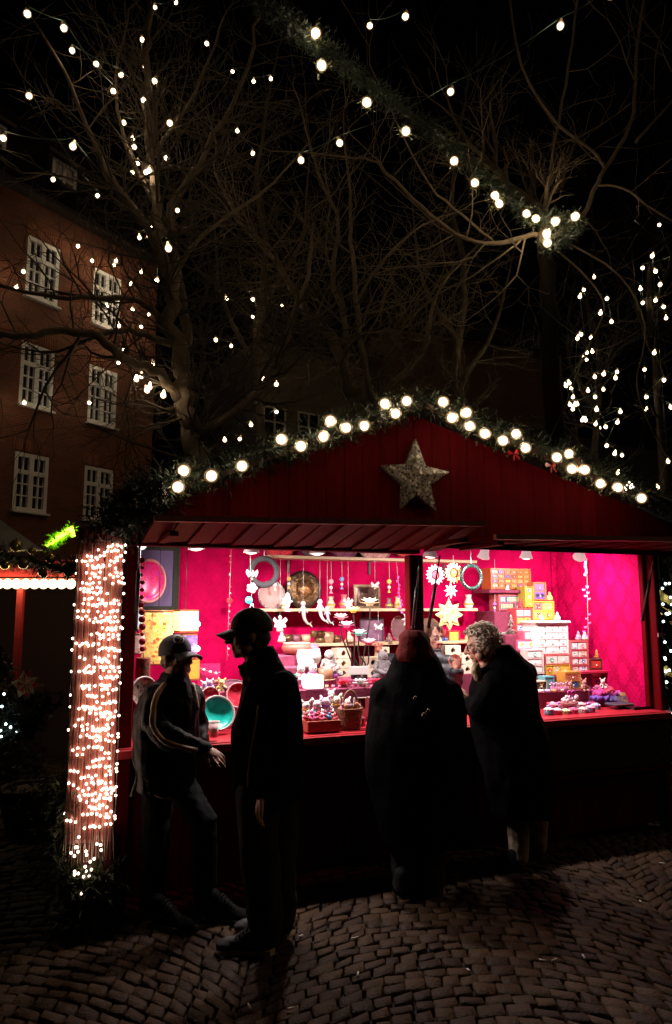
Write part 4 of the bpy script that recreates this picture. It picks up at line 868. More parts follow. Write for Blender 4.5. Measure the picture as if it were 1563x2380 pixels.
def secs(rows, d, inv):
    out = []
    for py, xl, xr, ry in rows:
        a, b = W(xl, py, d), W(xr, py, d); out.append(((a + b) / 2 + inv, (b.x - a.x) / 2, ry, 0))
    return out
COATS = dict(bscale=None)
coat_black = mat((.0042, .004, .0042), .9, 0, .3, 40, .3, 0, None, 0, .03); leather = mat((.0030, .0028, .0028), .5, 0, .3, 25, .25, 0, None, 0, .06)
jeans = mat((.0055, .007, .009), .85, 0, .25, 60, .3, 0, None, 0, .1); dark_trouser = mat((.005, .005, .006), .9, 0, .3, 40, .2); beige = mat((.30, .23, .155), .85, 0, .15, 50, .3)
skin = mat((.60, .34, .24), .5, 0, .12, 30, .15); skin2 = mat((.44, .22, .15), .55, 0, .12, 30, .15)

def person_jacket():                                    # older man by the lit pillar, turned to the stall
    d = 4.2; base = ground_at(395, 2128); inv = -base
    o = thing('person', 'man in black leather jacket with tan sleeve stripe and emblem cap leaning on the counter', 'person', base)
    X = lambda x, y, dd: W(x, y, dd) + inv
    HM = facing(X(411, 1529, d), (.82, -.57), .12, 0, .98); b = MB(); head(b, HM)
    b.limb([X(405, 1620, d + .02), X(395, 1720, d), X(390, 1800, d)], [.12, .12, .13])
    arm = [X(366, 1618, 4.12), X(360, 1680, 4.04), X(384, 1714, 3.98), X(432, 1726, 4.0), X(472, 1738, 4.05)]; b.limb(arm, [.05, .045, .04, .036, .028])
    hand(b, X(478, 1741, 4.05), X(503, 1757, 4.02) - X(478, 1741, 4.05), (.35, .2, -.9), .95, (.12, .15, .5, .65), -1, .22)
    far = [X(446, 1622, 4.38), X(462, 1690, 4.44), X(468, 1728, 4.30)]; b.limb(far, [.05, .045, .03]); hand(b, X(470, 1730, 4.28), (.5, -.7, -.3), (0, 0, -1), .95, (.3, .35, .4, .5), 1)
    l1 = [X(400, 1800, d + .08), X(474, 1908, d - .02), X(478, 2090, d + .14)]; l2 = [X(368, 1800, d + .1), X(362, 1960, d + .12), X(352, 2105, d + .16)]
    b.limb(l1, [.08, .06, .045]); b.limb(l2, [.08, .06, .045]); put('body', fuse(b, .0055, 3), skin2, o); eyes(HM, o)
    j = MB(); j.loft(secs([(1838, 322, 444, .16), (1780, 314, 454, .165), (1720, 308, 462, .165), (1660, 312, 465, .16), (1622, 324, 462, .15), (1597, 345, 450, .12), (1580, 370, 444, .095), (1562, 376, 440, .08)], d, inv))
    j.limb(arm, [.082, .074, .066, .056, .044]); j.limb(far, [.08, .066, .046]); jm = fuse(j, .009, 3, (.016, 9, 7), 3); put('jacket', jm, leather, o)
    s = MB(); sp = smooth_path([X(384, 1588, 4.10), X(364, 1618, 4.02), X(356, 1660, 3.965), X(358, 1692, 3.945), X(382, 1722, 3.91), X(430, 1738, 3.945), X(458, 1744, 3.99)], 5); s.tube(sp, .017, 8); put('sleeve_stripe', fuse(s, .006, 2, (.004, 12, 12), 1), mat((.42, .27, .10), .5, 0, .2, 30, .2), o)
    s = MB(); s.tube(smooth_path([X(448, 1590, 4.13), X(455, 1620, 4.08), X(460, 1650, 4.05)], 3), .014, 6); s.build('lapel', mat((.25, .18, .12), .4), o)
    t = MB(); t.limb(l1, [.10, .078, .066]); t.limb(l2, [.10, .078, .066]); t.ball(X(385, 1808, d + .08), (.15, .12, .1)); put('jeans', fuse(t, .010, 3, (.010, 12, 12), 5), jeans, o)
    for p, q in ((ground_at(470, 2140), ground_at(505, 2142)), (ground_at(345, 2150), ground_at(400, 2160))):
        dv = (q - p).normalized() * .29; shoe(o, 'shoe', p, p + dv, mat((.004, .004, .004), .8, 0, .2, 20, .1, 0, None, 0, .1), mat((.03, .028, .026), .8), inv)
    c = cap(o, HM, mat((.035, .030, .045), .7, 0, .2, 40, .2), mat((.05, .045, .06), .7))
    e = MB(); E = HM @ Matrix.Translation((.030, .088, .088)) @ Matrix.Rotation(R(-22), 4, 'Z') @ Matrix.Rotation(R(38), 4, 'X')
    E = HM @ Matrix.Translation((-.012, -.012, .045))
    def dome(az, el, k=1.03): return E @ Vector((math.sin(az) * math.cos(el) * .086 * k + .012, math.cos(az) * math.cos(el) * .108 * k, math.sin(el) * .094 * k))
    oval = [dome(.52 + .36 * math.cos(a), .66 + .26 * math.sin(a)) for a in [i / 20 * 2 * math.pi for i in range(21)]]; e.tube(oval, .0042, 5)
    e.tube([dome(.52 + .24 * math.cos(a) + .05, .66 + .13 * math.sin(a)) for a in [R(40 + i * 14) for i in range(17)]], .0045, 5); e.tube([dome(.34, .62), dome(.52, .72), dome(.72, .70)], .004, 5)
    e.build('emblem', mat((.62, .60, .62), .6, 0, .1, 30, 0), c)
    h = MB(); h.T = HM; h.ball((0, -.045, -.02), (.072, .06, .05), 14, 10); h.build('hair', mat((.16, .14, .13), .8, 0, .4, 90, .5), o)
    # pale bag strap hanging behind him
    g = MB(); g.tube(smooth_path([X(330, 1640, 4.2), X(310, 1750, 4.2), X(320, 1800, 4.15), X(306, 1850, 4.2)]), .010, 6); g.build('bag_strap', mat((.06, .04, .02), .8), o)
person_jacket()

def person_cap():                                       # younger man in profile
    d = 3.88; base = ground_at(610, 2215); inv = -base; X = lambda x, y, dd=d: W(x, y, dd) + inv
    o = thing('person', 'man in dark coat and black peaked cap standing in profile beside the teal bowl', 'person', base)
    HM = facing(X(580, 1475), (-1, -.12), .0, 0, 1.04); b = MB(); head(b, HM)
    b.limb([X(622, 1615), X(626, 1700), X(626, 1820)], [.11, .11, .12])
    arm = [X(658, 1600, 3.74), X(668, 1700, 3.68), X(640, 1795, 3.66), X(614, 1838, 3.66)]; b.limb(arm, [.05, .046, .038, .03]); hand(b, X(610, 1844, 3.66), (-.25, 0, -1), (1, 0, -.2), 1.0, (.35, .4, .45, .5), 1)
    l1 = [X(598, 1840, 3.80), X(606, 2000, 3.80), X(618, 2165, 3.82)]; l2 = [X(648, 1840, 4.0), X(650, 2000, 4.03), X(650, 2140, 4.05)]; b.limb(l1, [.085, .065, .05]); b.limb(l2, [.085, .065, .05])
    put('body', fuse(b, .0055, 3), skin, o); eyes(HM, o)
    j = MB(); j.loft(secs([(1852, 545, 704, .20), (1780, 541, 704, .205), (1700, 541, 704, .21), (1640, 552, 701, .21), (1600, 562, 694, .20), (1575, 566, 683, .17), (1556, 566, 664, .12), (1532, 572, 648, .10), (1502, 590, 634, .085)], d, inv), 28)
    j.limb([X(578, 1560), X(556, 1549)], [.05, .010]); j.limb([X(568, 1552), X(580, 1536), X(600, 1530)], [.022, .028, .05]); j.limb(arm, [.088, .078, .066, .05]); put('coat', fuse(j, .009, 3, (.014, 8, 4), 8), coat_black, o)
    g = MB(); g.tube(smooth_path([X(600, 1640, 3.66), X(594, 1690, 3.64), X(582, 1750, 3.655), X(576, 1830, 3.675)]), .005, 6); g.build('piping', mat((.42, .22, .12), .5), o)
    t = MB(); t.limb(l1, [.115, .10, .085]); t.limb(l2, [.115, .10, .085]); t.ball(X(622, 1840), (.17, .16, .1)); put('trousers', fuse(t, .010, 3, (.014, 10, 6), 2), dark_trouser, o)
    sm, so = mat((.03, .03, .032), .6), mat((.42, .36, .28), .6)
    p, q = ground_at(640, 2218), ground_at(505, 2214); shoe(o, 'shoe', p, p + (q - p).normalized() * .305, sm, so, inv)
    p, q = ground_at(676, 2168), ground_at(566, 2170); shoe(o, 'shoe', p, p + (q - p).normalized() * .305, sm, so, inv)
    cap(o, HM, mat((.012, .012, .013), .75, 0, .2, 40, .2), None, .36, .082)
    h = MB(); h.T = HM; h.ball((0, -.055, -.015), (.074, .058, .055), 14, 10); h.build('hair', mat((.05, .035, .025), .8, 0, .4, 90, .5), o)
person_cap()

def person_hood():                                      # seen from behind
    d = 4.72; base = ground_at(975, 2080); inv = -base; X = lambda x, y, dd=d: W(x, y, dd) + inv
    o = thing('person', 'person in wide black coat and rust red hood, back turned, facing the stall', 'person', base)
    HM = facing(X(962, 1510), (.12, 1), -.15); b = MB(); head(b, HM); b.limb([X(970, 1640), X(970, 1750), X(970, 1820)], [.12, .13, .12])
    arms = []
    for q in (-1, 1):
        a = [X(970 + q * 72, 1612, d), X(970 + q * 88, 1710, d + .05), X(970 + q * 66, 1770, d + .28)]; arms.append(a); b.limb(a, [.05, .045, .03]); hand(b, a[-1], (-.4 * q, .9, .1), (0, 0, -1), .92, (.4, .45, .5, .5), q)
    legs = [[X(935, 1850), X(940, 1960), X(940, 2065)], [X(1008, 1850), X(1005, 1960), X(1004, 2065)]]
    for l in legs: b.limb(l, [.08, .06, .045])
    put('body', fuse(b, .0055, 3), skin, o)
    j = MB(); j.loft(secs([(1955, 886, 1060, .19), (1920, 874, 1074, .205), (1860, 862, 1084, .22), (1800, 854, 1091, .225), (1720, 855, 1090, .225), (1650, 862, 1085, .21), (1605, 878, 1064, .18), (1578, 894, 1046, .155), (1553, 906, 1031, .13), (1532, 914, 1020, .12), (1520, 922, 1011, .10)], d, inv), 28)
    for a in arms: j.limb(a, [.10, .085, .06])
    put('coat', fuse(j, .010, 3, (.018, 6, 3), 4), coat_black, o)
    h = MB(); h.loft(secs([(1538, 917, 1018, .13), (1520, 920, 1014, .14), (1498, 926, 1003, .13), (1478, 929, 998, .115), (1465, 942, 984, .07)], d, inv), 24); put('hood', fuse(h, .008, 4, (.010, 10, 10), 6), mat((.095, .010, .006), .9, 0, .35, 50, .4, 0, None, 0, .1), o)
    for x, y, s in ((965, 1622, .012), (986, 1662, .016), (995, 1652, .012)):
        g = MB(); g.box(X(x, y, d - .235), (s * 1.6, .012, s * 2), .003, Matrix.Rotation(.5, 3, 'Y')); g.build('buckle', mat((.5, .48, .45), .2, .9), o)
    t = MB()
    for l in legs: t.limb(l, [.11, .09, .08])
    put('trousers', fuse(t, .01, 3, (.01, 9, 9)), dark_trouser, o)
    for x in (940, 1004): p = ground_at(x, 2094); shoe(o, 'shoe', p, p + Vector((.05 if x > 970 else -.04, .26, 0)), dark_trouser, None, inv)
person_hood()

def person_curls():                                     # lady leaning over the counter
    d = 5.1; base = ground_at(1228, 2015); inv = -base; X = lambda x, y, dd=d: W(x, y, dd) + inv
    o = thing('person', 'lady with curly pale hair and glasses in a black coat bending over the counter', 'person', base)
    HM = facing(X(1117, 1499), (-1, .10), -.20); b = MB(); head(b, HM); b.limb([X(1130, 1545), X(1175, 1600), X(1195, 1720), X(1215, 1850)], [.06, .13, .13, .13])
    arm = [X(1150, 1592, 4.97), X(1110, 1660, 4.93), X(1094, 1640, 5.02)]; b.limb(arm, [.05, .042, .03]); hand(b, X(1092, 1634, 5.03), (-.3, .4, .8), (-.9, .1, -.3), .9, (.4, .5, .55, .6), 1)
    l1 = [X(1203, 1850, 5.05), X(1206, 1990, 5.05)]; l2 = [X(1248, 1850, 5.25), X(1250, 1965, 5.3)]; b.limb(l1, [.06, .045]); b.limb(l2, [.06, .045]); put('body', fuse(b, .0055, 3), skin, o); eyes(HM, o)
    j = MB(); j.loft(secs([(1892, 1142, 1284, .20), (1760, 1112, 1284, .2), (1700, 1098, 1273, .2), (1660, 1094, 1257, .2), (1600, 1092, 1250, .2), (1565, 1104, 1244, .165), (1540, 1118, 1226, .12), (1516, 1140, 1206, .085), (1500, 1150, 1186, .05)], d, inv), 28)
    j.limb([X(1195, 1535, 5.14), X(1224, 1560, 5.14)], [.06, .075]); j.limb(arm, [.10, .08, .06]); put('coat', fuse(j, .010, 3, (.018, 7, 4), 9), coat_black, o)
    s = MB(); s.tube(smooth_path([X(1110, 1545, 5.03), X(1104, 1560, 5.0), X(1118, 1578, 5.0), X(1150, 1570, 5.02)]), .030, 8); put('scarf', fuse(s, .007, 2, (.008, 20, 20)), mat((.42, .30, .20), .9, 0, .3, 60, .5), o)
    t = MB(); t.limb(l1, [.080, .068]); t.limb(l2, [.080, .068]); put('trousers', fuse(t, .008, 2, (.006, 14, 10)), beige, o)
    for x, y, q in ((1206, 2030, 0), (1250, 1992, 0)): p = ground_at(x + 14, y); shoe(o, 'shoe', p, p + Vector((-.21, .14, 0)), BLACKM, None, inv)
    g = MB(); rr = random.Random(5); C = HM @ Vector((0, -.02, .035))
    for i in range(640):
        v = Vector((rr.gauss(0, 1), rr.gauss(0, 1), rr.gauss(.25, 1))).normalized(); lo = HM.inverted().to_3x3() @ v
        if lo.y > .45 and lo.z < .55: continue
        k = rr.uniform(.78, 1.05); p = C + HM.to_3x3() @ Vector((lo.x * .105 * k, lo.y * .125 * k, lo.z * .110 * k)); u = v.orthogonal().normalized(); w_ = v.cross(u); a0 = rr.uniform(0, 6.28); r_ = rr.uniform(.010, .022)
        g.tube([p + (u * math.cos(a0 + t_ * .9) + w_ * math.sin(a0 + t_ * .9)) * r_ + v * (t_ * .003) for t_ in range(7)], .0034, 4)
    g.ball(C, .088, 16, 12); g.build('hair', mat((.74, .62, .48), .6, 0, .3, 60, .2), o)
    g = MB(); g.T = HM
    for q in (-1, 1): g.torus((q * .034, .094, -.002), .024, .0022, None, 18, 5); g.tube([(q * .058, .092, .004), (q * .080, .0, .006)], .0022, 5)
    g.tube([(-.010, .096, 0), (.010, .096, 0)], .002, 5); g.build('glasses', mat((.02, .015, .015), .3), o)
person_curls()

def person_seller():
    d = SW(L(1003, 1480, .70)).y; base = W(985, 1480, d); base.z = 0; inv = -base; X = lambda x, y, dd=0: W(x, y, d + dd) + inv
    o = thing('person', 'stall keeper with glasses and dark padded jacket raising a hand behind the counter', 'person', base)
    HM = facing(X(1003, 1479), (.62, -.78), -.10, 0, 1.0); b = MB(); head(b, HM); b.limb([X(985, 1560), X(975, 1700), X(975, 1900)], [.13, .13, .13])
    arm = [X(1042, 1545, -.02), X(1055, 1592, -.12), X(1062, 1562, -.28)]; b.limb(arm, [.05, .042, .028]); hand(b, X(1062, 1556, -.30), (.05, -.15, 1), (-.3, -.9, 0), .95, (.5, .55, .6, .7), -1)
    arm2 = [X(908, 1545, 0), X(900, 1600, -.08), X(930, 1640, -.2)]; b.limb(arm2, [.05, .042, .028]); hand(b, arm2[-1], (.8, -.5, -.1), (0, 0, -1), .9)
    for q in (-20, 25): b.limb([X(975 + q, 1850), X(975 + q, 2010, .02)], [.08, .05])
    put('body', fuse(b, .006, 3), mat((.62, .36, .27), .5, 0, .1, 30, .1), o); eyes(HM, o)
    j = MB(); j.loft(secs([(1800, 905, 1045, .17), (1700, 900, 1050, .18), (1620, 900, 1052, .175), (1565, 906, 1050, .16), (1538, 925, 1042, .13), (1520, 955, 1034, .10), (1506, 975, 1026, .08)], d, inv), 24); j.limb(arm, [.085, .075, .055]); j.limb(arm2, [.09, .08, .055])
    put('jacket', fuse(j, .009, 2, (.008, 9, 9, .014), 2), mat((.012, .012, .018), .55, 0, .2, 30, .1), o)
    t = MB()
    for q in (-20, 25): t.limb([X(975 + q, 1780), X(975 + q, 2000, .02)], [.1, .07])
    put('trousers', fuse(t, .012, 2), dark_trouser, o)
    for q in (-20, 25): p = Vector((base.x + q * .0035, base.y, 0)); shoe(o, 'shoe', p, p + Vector((.1, -.22, 0)), BLACKM, None, inv)
    h = MB(); h.T = HM; h.ball((0, -.030, .046), (.093, .104, .100), 18, 12); h.limb([(.0, -.075, .03), (-.02, -.085, -.08), (-.02, -.08, -.15)], [.07, .06, .035])
    for q in (-1, 1): h.limb([(q * .068, .025, .07), (q * .084, -.002, -.02), (q * .080, .0, -.11)], [.026, .026, .016])
    put('hair', fuse(h, .007, 2, (.008, 30, 8)), mat((.10, .05, .028), .55, 0, .4, 80, .3), o)
    g = MB(); g.T = HM
    for q in (-1, 1): g.torus((q * .034, .096, -.002), .023, .0026, None, 18, 5); g.tube([(q * .057, .094, .004), (q * .080, .0, .006)], .0025, 5)
    g.tube([(-.010, .098, 0), (.010, .098, 0)], .0025, 5); g.build('glasses', mat((.015, .012, .012), .3), o)
person_seller()
# ================================================================= LAMPS IN THE STALL
def spot(px, py, v, power, aim, label, cone=False, r=.055, col=(1, .84, .80)):
    p = L(px, py, v); o = thing('spot_lamp', label, 'lamp', group='lamps under the stall ceiling', M=SM @ Matrix.Translation(p)); d = (Vector(aim) - p).normalized()
    if not cone: d = Vector((d.x * .25, d.y * .25, -1)).normalized()
    M = d.to_track_quat('-Z', 'Y').to_matrix().to_4x4()
    g = MB(); g.lathe([(.02, .10), (.03, .085), (r * .8, .03), (r * 1.08, -.004), (r * 1.0, -.004), (r * .72, .03), (.015, .08)], 22, M); g.build('lamp_shade', mat((.75, .55, .55), .35, 0, .1, 10, 0, .55 if cone else .1, (1, .72, .72)), o)
    g = MB(); g.lathe([(0, .012), (r * .92, .012), (r * .95, .003), (r * .6, -.012), (0, -.018)], 20, M); g.build('bulb', glow(14, (1, .90, .86)), o)
    g = MB(); g.tube([M @ Vector((0, 0, .09)), Vector((0, 0, 2.38 - p.z)) if 2.38 > p.z + .1 else Vector((0, 0, .12))], .006, 6); g.build('stem', BLACKM, o)
    l = bpy.data.lights.new('lamp', 'AREA'); l.shape = 'DISK'; l.size = r * 1.8; l.energy = power; l.color = col; l.spread = R(180)
    q = bpy.data.objects.new('light', l); COL.objects.link(q); q.parent = o; q.location = d * .03; q.rotation_euler = (Vector(aim) - p).to_track_quat('-Z', 'Y').to_euler()
LP = 1.2
spot(457, 1275, .27, 10 * LP, (.75, .25, .95), 'half hidden lamp under the beam above the yellow lantern'); spot(585, 1283, .27, 11 * LP, (1.0, .7, 1.1), 'round lit ceiling lamp above the grey ring')
spot(738, 1286, .27, 22 * LP, (1.45, .28, .95), 'round lit ceiling lamp above the bronze gong'); spot(1000, 1293, .27, 7 * LP, (2.2, .9, 1.1), 'dim ceiling lamp right beside the centre post')
spot(1124, 1295, .27, 10 * LP, (2.75, .75, 1.1), 'funnel shaped spot lamp above the curly haired lady', True, .046); spot(1223, 1296, .27, 16 * LP, (3.15, .45, 1.1), 'funnel shaped spot lamp over the white chest of drawers', True, .05)
spot(1347, 1294, .27, 15 * LP, (4.0, .85, 1.6), 'funnel shaped spot lamp aimed at the damask wall', True, .05, (1, .80, .88)); spot(331, 1228, .30, 4 * LP, (.3, .8, 1.2), 'lamp high in the stall corner over the red egg shaped dish')

# ================================================================= GOODS
def place(name, label, cat, px, py, v, group=None, rz=0.0, tilt=None):
    M = SM @ Matrix.Translation(L(px, py, v)) @ Matrix.Rotation(rz, 4, 'Z')
    if tilt: M = M @ Matrix.Rotation(tilt, 4, 'X')
    o = thing(name, label, cat, group=group, M=M); kz = L(px, py, v).z - L(px, py + 1, v).z; ku = L(px + .5, py, v).x - L(px - .5, py, v).x
    return o, kz, ku
CL = mat((.16, .015, .045), .8, 0, .3, 12, .3); CL2 = mat((.30, .05, .12), .8, 0, .3, 14, .3)
disp = thing('display_stand', 'stepped maroon cloth covered display stand behind the counter', 'display stand', M=SM)
def step(x0, x1, ytop, v0, v1, m=CL, z0=.6, th=None):
    a, b = L(x0, ytop, v0), L(x1, ytop, v0); z = (a.z + b.z) / 2; z0 = z - th if th else z0
    g = MB(); g.box(((a.x + b.x) / 2, (v0 + v1) / 2, (z + z0) / 2), (b.x - a.x, v1 - v0, z - z0), .006); g.build('step', m, disp); return z
step(1138, 1246, 1371, .90, 1.19, CL, th=.03); step(1150, 1236, 1421, .88, 1.19); step(1239, 1300, 1443, .83, 1.19); step(1198, 1240, 1473, .80, 1.19); step(1164, 1200, 1492, .78, 1.19)
step(1240, 1378, 1569, .56, 1.10); step(1200, 1250, 1510, .66, .95); step(1368, 1410, 1598, .55, .85); step(1244, 1368, 1606, .38, .555)
step(640, 742, 1523, .58, .78, CL2); step(650, 745, 1550, .48, .58, CL2); step(676, 784, 1578, .40, .48, CL2); step(690, 884, 1600, .30, .40, CL2); step(765, 910, 1577, .80, 1.1); step(1030, 1106, 1567, .85, 1.1)
step(440, 580, 1608, .38, .6, CL2); step(312, 420, 1600, .35, .6)
MOT = [(.75, .62, .10), (.05, .16, .38), (.70, .10, .05), (.80, .76, .70), (.03, .03, .03), (.10, .35, .33), (.55, .30, .05)]
def motif(mb, kind, w, h, y):
    s = min(w, h) * .42
    if kind == 'x':
        for a in (.785, -.785): mb.prism([(-s * 1.2, -s * .16), (0, -s * .28), (s * 1.2, -s * .16), (s * 1.2, s * .16), (0, s * .28), (-s * 1.2, s * .16)], .002, Matrix.Translation((0, y, 0)) @ Matrix.Rotation(a, 4, 'Y'))
    elif kind == 'flower':
        for i in range(6): mb.prism([(0, 0), (s * .55, s * .22), (s, 0), (s * .55, -s * .22)], .002, Matrix.Translation((0, y, 0)) @ Matrix.Rotation(i * 1.047, 4, 'Y'))
    elif kind == 'diamond':
        n = max(1, int(w / h + .3))
        for i in range(n): mb.prism([(-s, 0), (0, -s * .8), (s, 0), (0, s * .8)], .002, Matrix.Translation(((i - (n - 1) / 2) * w / n, y, 0)))
    elif kind == 'check':
        for i in range(4):
            for j in range(4):
                if (i + j) % 2: mb.prism([(-w * .1, -h * .1), (w * .1, -h * .1), (w * .1, h * .1), (-w * .1, h * .1)], .002, Matrix.Translation(((i - 1.5) * w * .22, y, (j - 1.5) * h * .22)))
    elif kind == 'scale':
        n = max(2, int(w / h * 3))
        for i in range(n):
            for j in range(3): mb.prism([(-w / n * .38, 0), (0, -h * .12), (w / n * .38, 0), (0, h * .12)], .002, Matrix.Translation(((i - (n - 1) / 2) * w / n * .92, y, (j - 1) * h * .27)))
    elif kind == 'heart':
        q = s * .42; mb.prism([(0, -q), (q * .9, q * .1), (q * .8, q * .8), (q * .3, q * .9), (0, q * .5), (-q * .3, q * .9), (-q * .8, q * .8), (-q * .9, q * .1)], .002, Matrix.Translation((0, y, 0)))
def chest(label, x0, x1, y0, y1, v, dep, rows, body, cols, kinds=('plain',), cornice=False, seed=0, knob=(.75, .70, .62), frame=.15, heights=None):
    rr = random.Random(seed + x0); o, kz, ku = place('drawer_chest', label, 'drawer chest', (x0 + x1) / 2, y1, v, 'painted chests of drawers'); w, h = (x1 - x0) * ku, (y1 - y0) * kz
    t = min(w, h) * frame * .5; t = max(.004, min(t, .012)); g = MB()
    g.box((0, dep * .5 + .004, h / 2), (w, dep - .008, h)); zs = []; hs = heights or [1] * len(rows); tot = sum(hs); z = h - t
    for x in hs: dz = (h - t * 2) * x / tot; zs.append((z - dz, z)); z -= dz
    ds = []
    for (za, zb), row in zip(zs, rows):
        xa = -w / 2 + t; tw = sum(row)
        for q in row: dx = (w - 2 * t) * q / tw; ds.append((xa, xa + dx, za, zb)); xa += dx
    f = t * .45
    g.box((-w / 2 + t * .5, -.001, h / 2), (t, .012, h)); g.box((w / 2 - t * .5, -.001, h / 2), (t, .012, h))
    for zz in [h - t / 2] + [za for za, _ in zs]: g.box((0, -.0005, max(zz, t / 2)), (w - 2 * t - .0004, .010, t * .8))
    if cornice: g.box((0, dep / 2 - .01, h + .010), (w + .05, dep + .03, .02), .006); g.box((0, dep / 2 - .005, h - .004), (w + .02, dep + .012, .014), .003)
    g.build('carcass', mat(body, .4, 0, .18, 30, .08), o)
    for i, (xa, xb, za, zb) in enumerate(ds):
        cx, cz = (xa + xb) / 2, (za + zb) / 2; dw, dh = xb - xa - f * 2.4, zb - za - f * 2.6; c = cols[(i + rr.randrange(3)) % len(cols)] if len(cols) > 2 else cols[i % len(cols)]
        d = MB(); d.T = Matrix.Translation((cx, 0, cz)); d.box((0, .004, 0), (dw, .012, dh), .0015); k = kinds[(i + seed) % len(kinds)]; d.m = 1; motif(d, k, dw, dh, -.0025)
        mc = rr.choice([m for m in MOT if m != c]) if k not in ('heart',) else (.06, .05, .05)
        do = d.build('drawer', [mat(c, .3, 0, .15, 60, .05), mat(mc, .35, 0, .15, 60, 0)], o)
        n = MB(); n.ball((cx, -.008, cz - dh * .12), min(.0075, dh * .16), 8, 6); n.build('knob', mat(knob, .2, 0, .1, 30, 0), do)
    return o
Or, Ye, Re, Bl, Te, Wh, Br, Pk, Ol, Pu = (.58, .16, .03), (.72, .50, .08), (.50, .03, .03), (.06, .16, .40), (.14, .38, .42), (.80, .76, .72), (.20, .08, .03), (.70, .12, .22), (.40, .30, .04), (.14, .06, .22)
chest('large orange chest of twenty four tiny drawers, highest on the display', 1142, 1235, 1321, 1370, .98, .15, [[1] * 6] * 4, (.52, .12, .03), [Or, Br, (.45, .22, .05), Pu, (.62, .20, .04)], ('flower', 'x', 'plain', 'diamond'), seed=1)
chest('blue scale patterned four drawer chest below the orange one', 1160, 1212, 1382, 1420, .94, .15, [[1, 2.2], [2.2, 1]], (.45, .10, .10), [(.05, .13, .26), (.06, .17, .30)], ('scale',), seed=2)
chest('narrow olive chest of three drawers beside the orange one', 1221, 1241, 1363, 1412, .84, .12, [[1]] * 3, Ol, [Ol, (.42, .20, .06), (.50, .36, .10)], ('x', 'flower', 'plain'), seed=3)
chest('two drawer chest with purple and red flap patterns, on the yellow one', 1241, 1270, 1353, 1396, .88, .12, [[1]] * 2, (.50, .16, .06), [(.20, .12, .22), (.16, .10, .45)], ('plain', 'diamond'), seed=4)
chest('yellow chest of four drawers with floral crosses', 1239, 1289, 1397, 1442, .86, .16, [[1, 1]] * 2, (.66, .40, .06), [Ye, (.66, .18, .14), (.62, .20, .16), (.72, .54, .14)], ('flower', 'x', 'flower', 'x'), seed=5)
chest('red chest of six drawers with butterflies', 1200, 1239, 1413, 1472, .82, .15, [[1, 1]] * 3, (.62, .06, .07), [(.66, .22, .10), Wh, (.50, .44, .42), Ye, Wh, Br], ('x', 'flower', 'x', 'plain'), seed=6)
chest('big white chest of twelve drawers with heart knobs and cornice', 1249, 1322, 1448, 1521, .62, .22, [[1, 1.75, 1]] * 4, (.82, .80, .76), [(.80, .78, .74), (.82, .79, .76)], ('heart', 'plain', 'heart'), True, seed=7)
chest('small pink box with one white drawer', 1219, 1247, 1467, 1488, .70, .12, [[1]], Pk, [(.78, .70, .68)], ('plain',), seed=8)
chest('pink chest with two white drawers beside the big white chest', 1203, 1247, 1488, 1509, .68, .12, [[1, 1]], Pk, [(.78, .74, .74)], ('diamond',), seed=9)
chest('white chest of three wide drawers behind the dark coat shoulder', 1225, 1265, 1509, 1568, .58, .14, [[1]] * 3, (.70, .50, .48), [(.82, .78, .72), (.80, .76, .72)], ('plain', 'flower', 'plain'), seed=10)
chest('flat red framed chest of two white drawers under the big white chest', 1268, 1326, 1521, 1545, .60, .2, [[1, 1]], (.62, .12, .12), [(.80, .70, .62)], ('flower',), seed=11)
chest('low yellow chest with a chequered drawer under the flat red one', 1268, 1326, 1545, 1569, .60, .2, [[1, 1, 1.3]], (.72, .46, .06), [Wh, Ye, (.75, .52, .08)], ('diamond', 'check', 'plain'), seed=12)
chest('tall red chest of eight white and brown drawers', 1328, 1370, 1489, 1567, .60, .15, [[.8, 1], [.8, 1], [.8, 1], [.8, 1]], (.50, .10, .10), [Wh, (.55, .74, .78), (.74, .60, .50), (.80, .74, .68)], ('x', 'plain', 'flower', 'heart'), seed=13)
chest('dark brown chest of three drawers nearest the corner shelf', 1374, 1403, 1531, 1597, .60, .13, [[1]] * 3, (.12, .04, .03), [(.62, .36, .06), (.10, .16, .42), (.55, .07, .04)], ('flower', 'diamond', 'plain'), seed=14)
chest('orange two drawer chest with face like pattern', 1315, 1351, 1561, 1603, .44, .11, [[1]] * 2, (.60, .26, .05), [(.74, .58, .40), (.10, .28, .45)], ('diamond', 'check'), seed=15)
chest('tiny teal box with one drawer', 1267, 1289, 1572, 1604, .46, .09, [[1]], Te, [Te], ('plain',), seed=16)
chest('small beige box with a black and yellow cross', 1246, 1272, 1583, 1605, .42, .09, [[1]], (.60, .48, .32), [(.05, .05, .05)], ('x',), seed=17)
chest('small white box with a blue tile drawer behind the curly hair', 1168, 1190, 1470, 1491, .80, .1, [[1]], (.66, .56, .48), [(.30, .50, .62)], ('flower',), seed=18)
chest('little red box with a yellow star tile on the back shelf', 1043, 1069, 1466, 1492, 1.0, .12, [[1]], (.50, .05, .05), [(.70, .55, .10)], ('check',), seed=19)

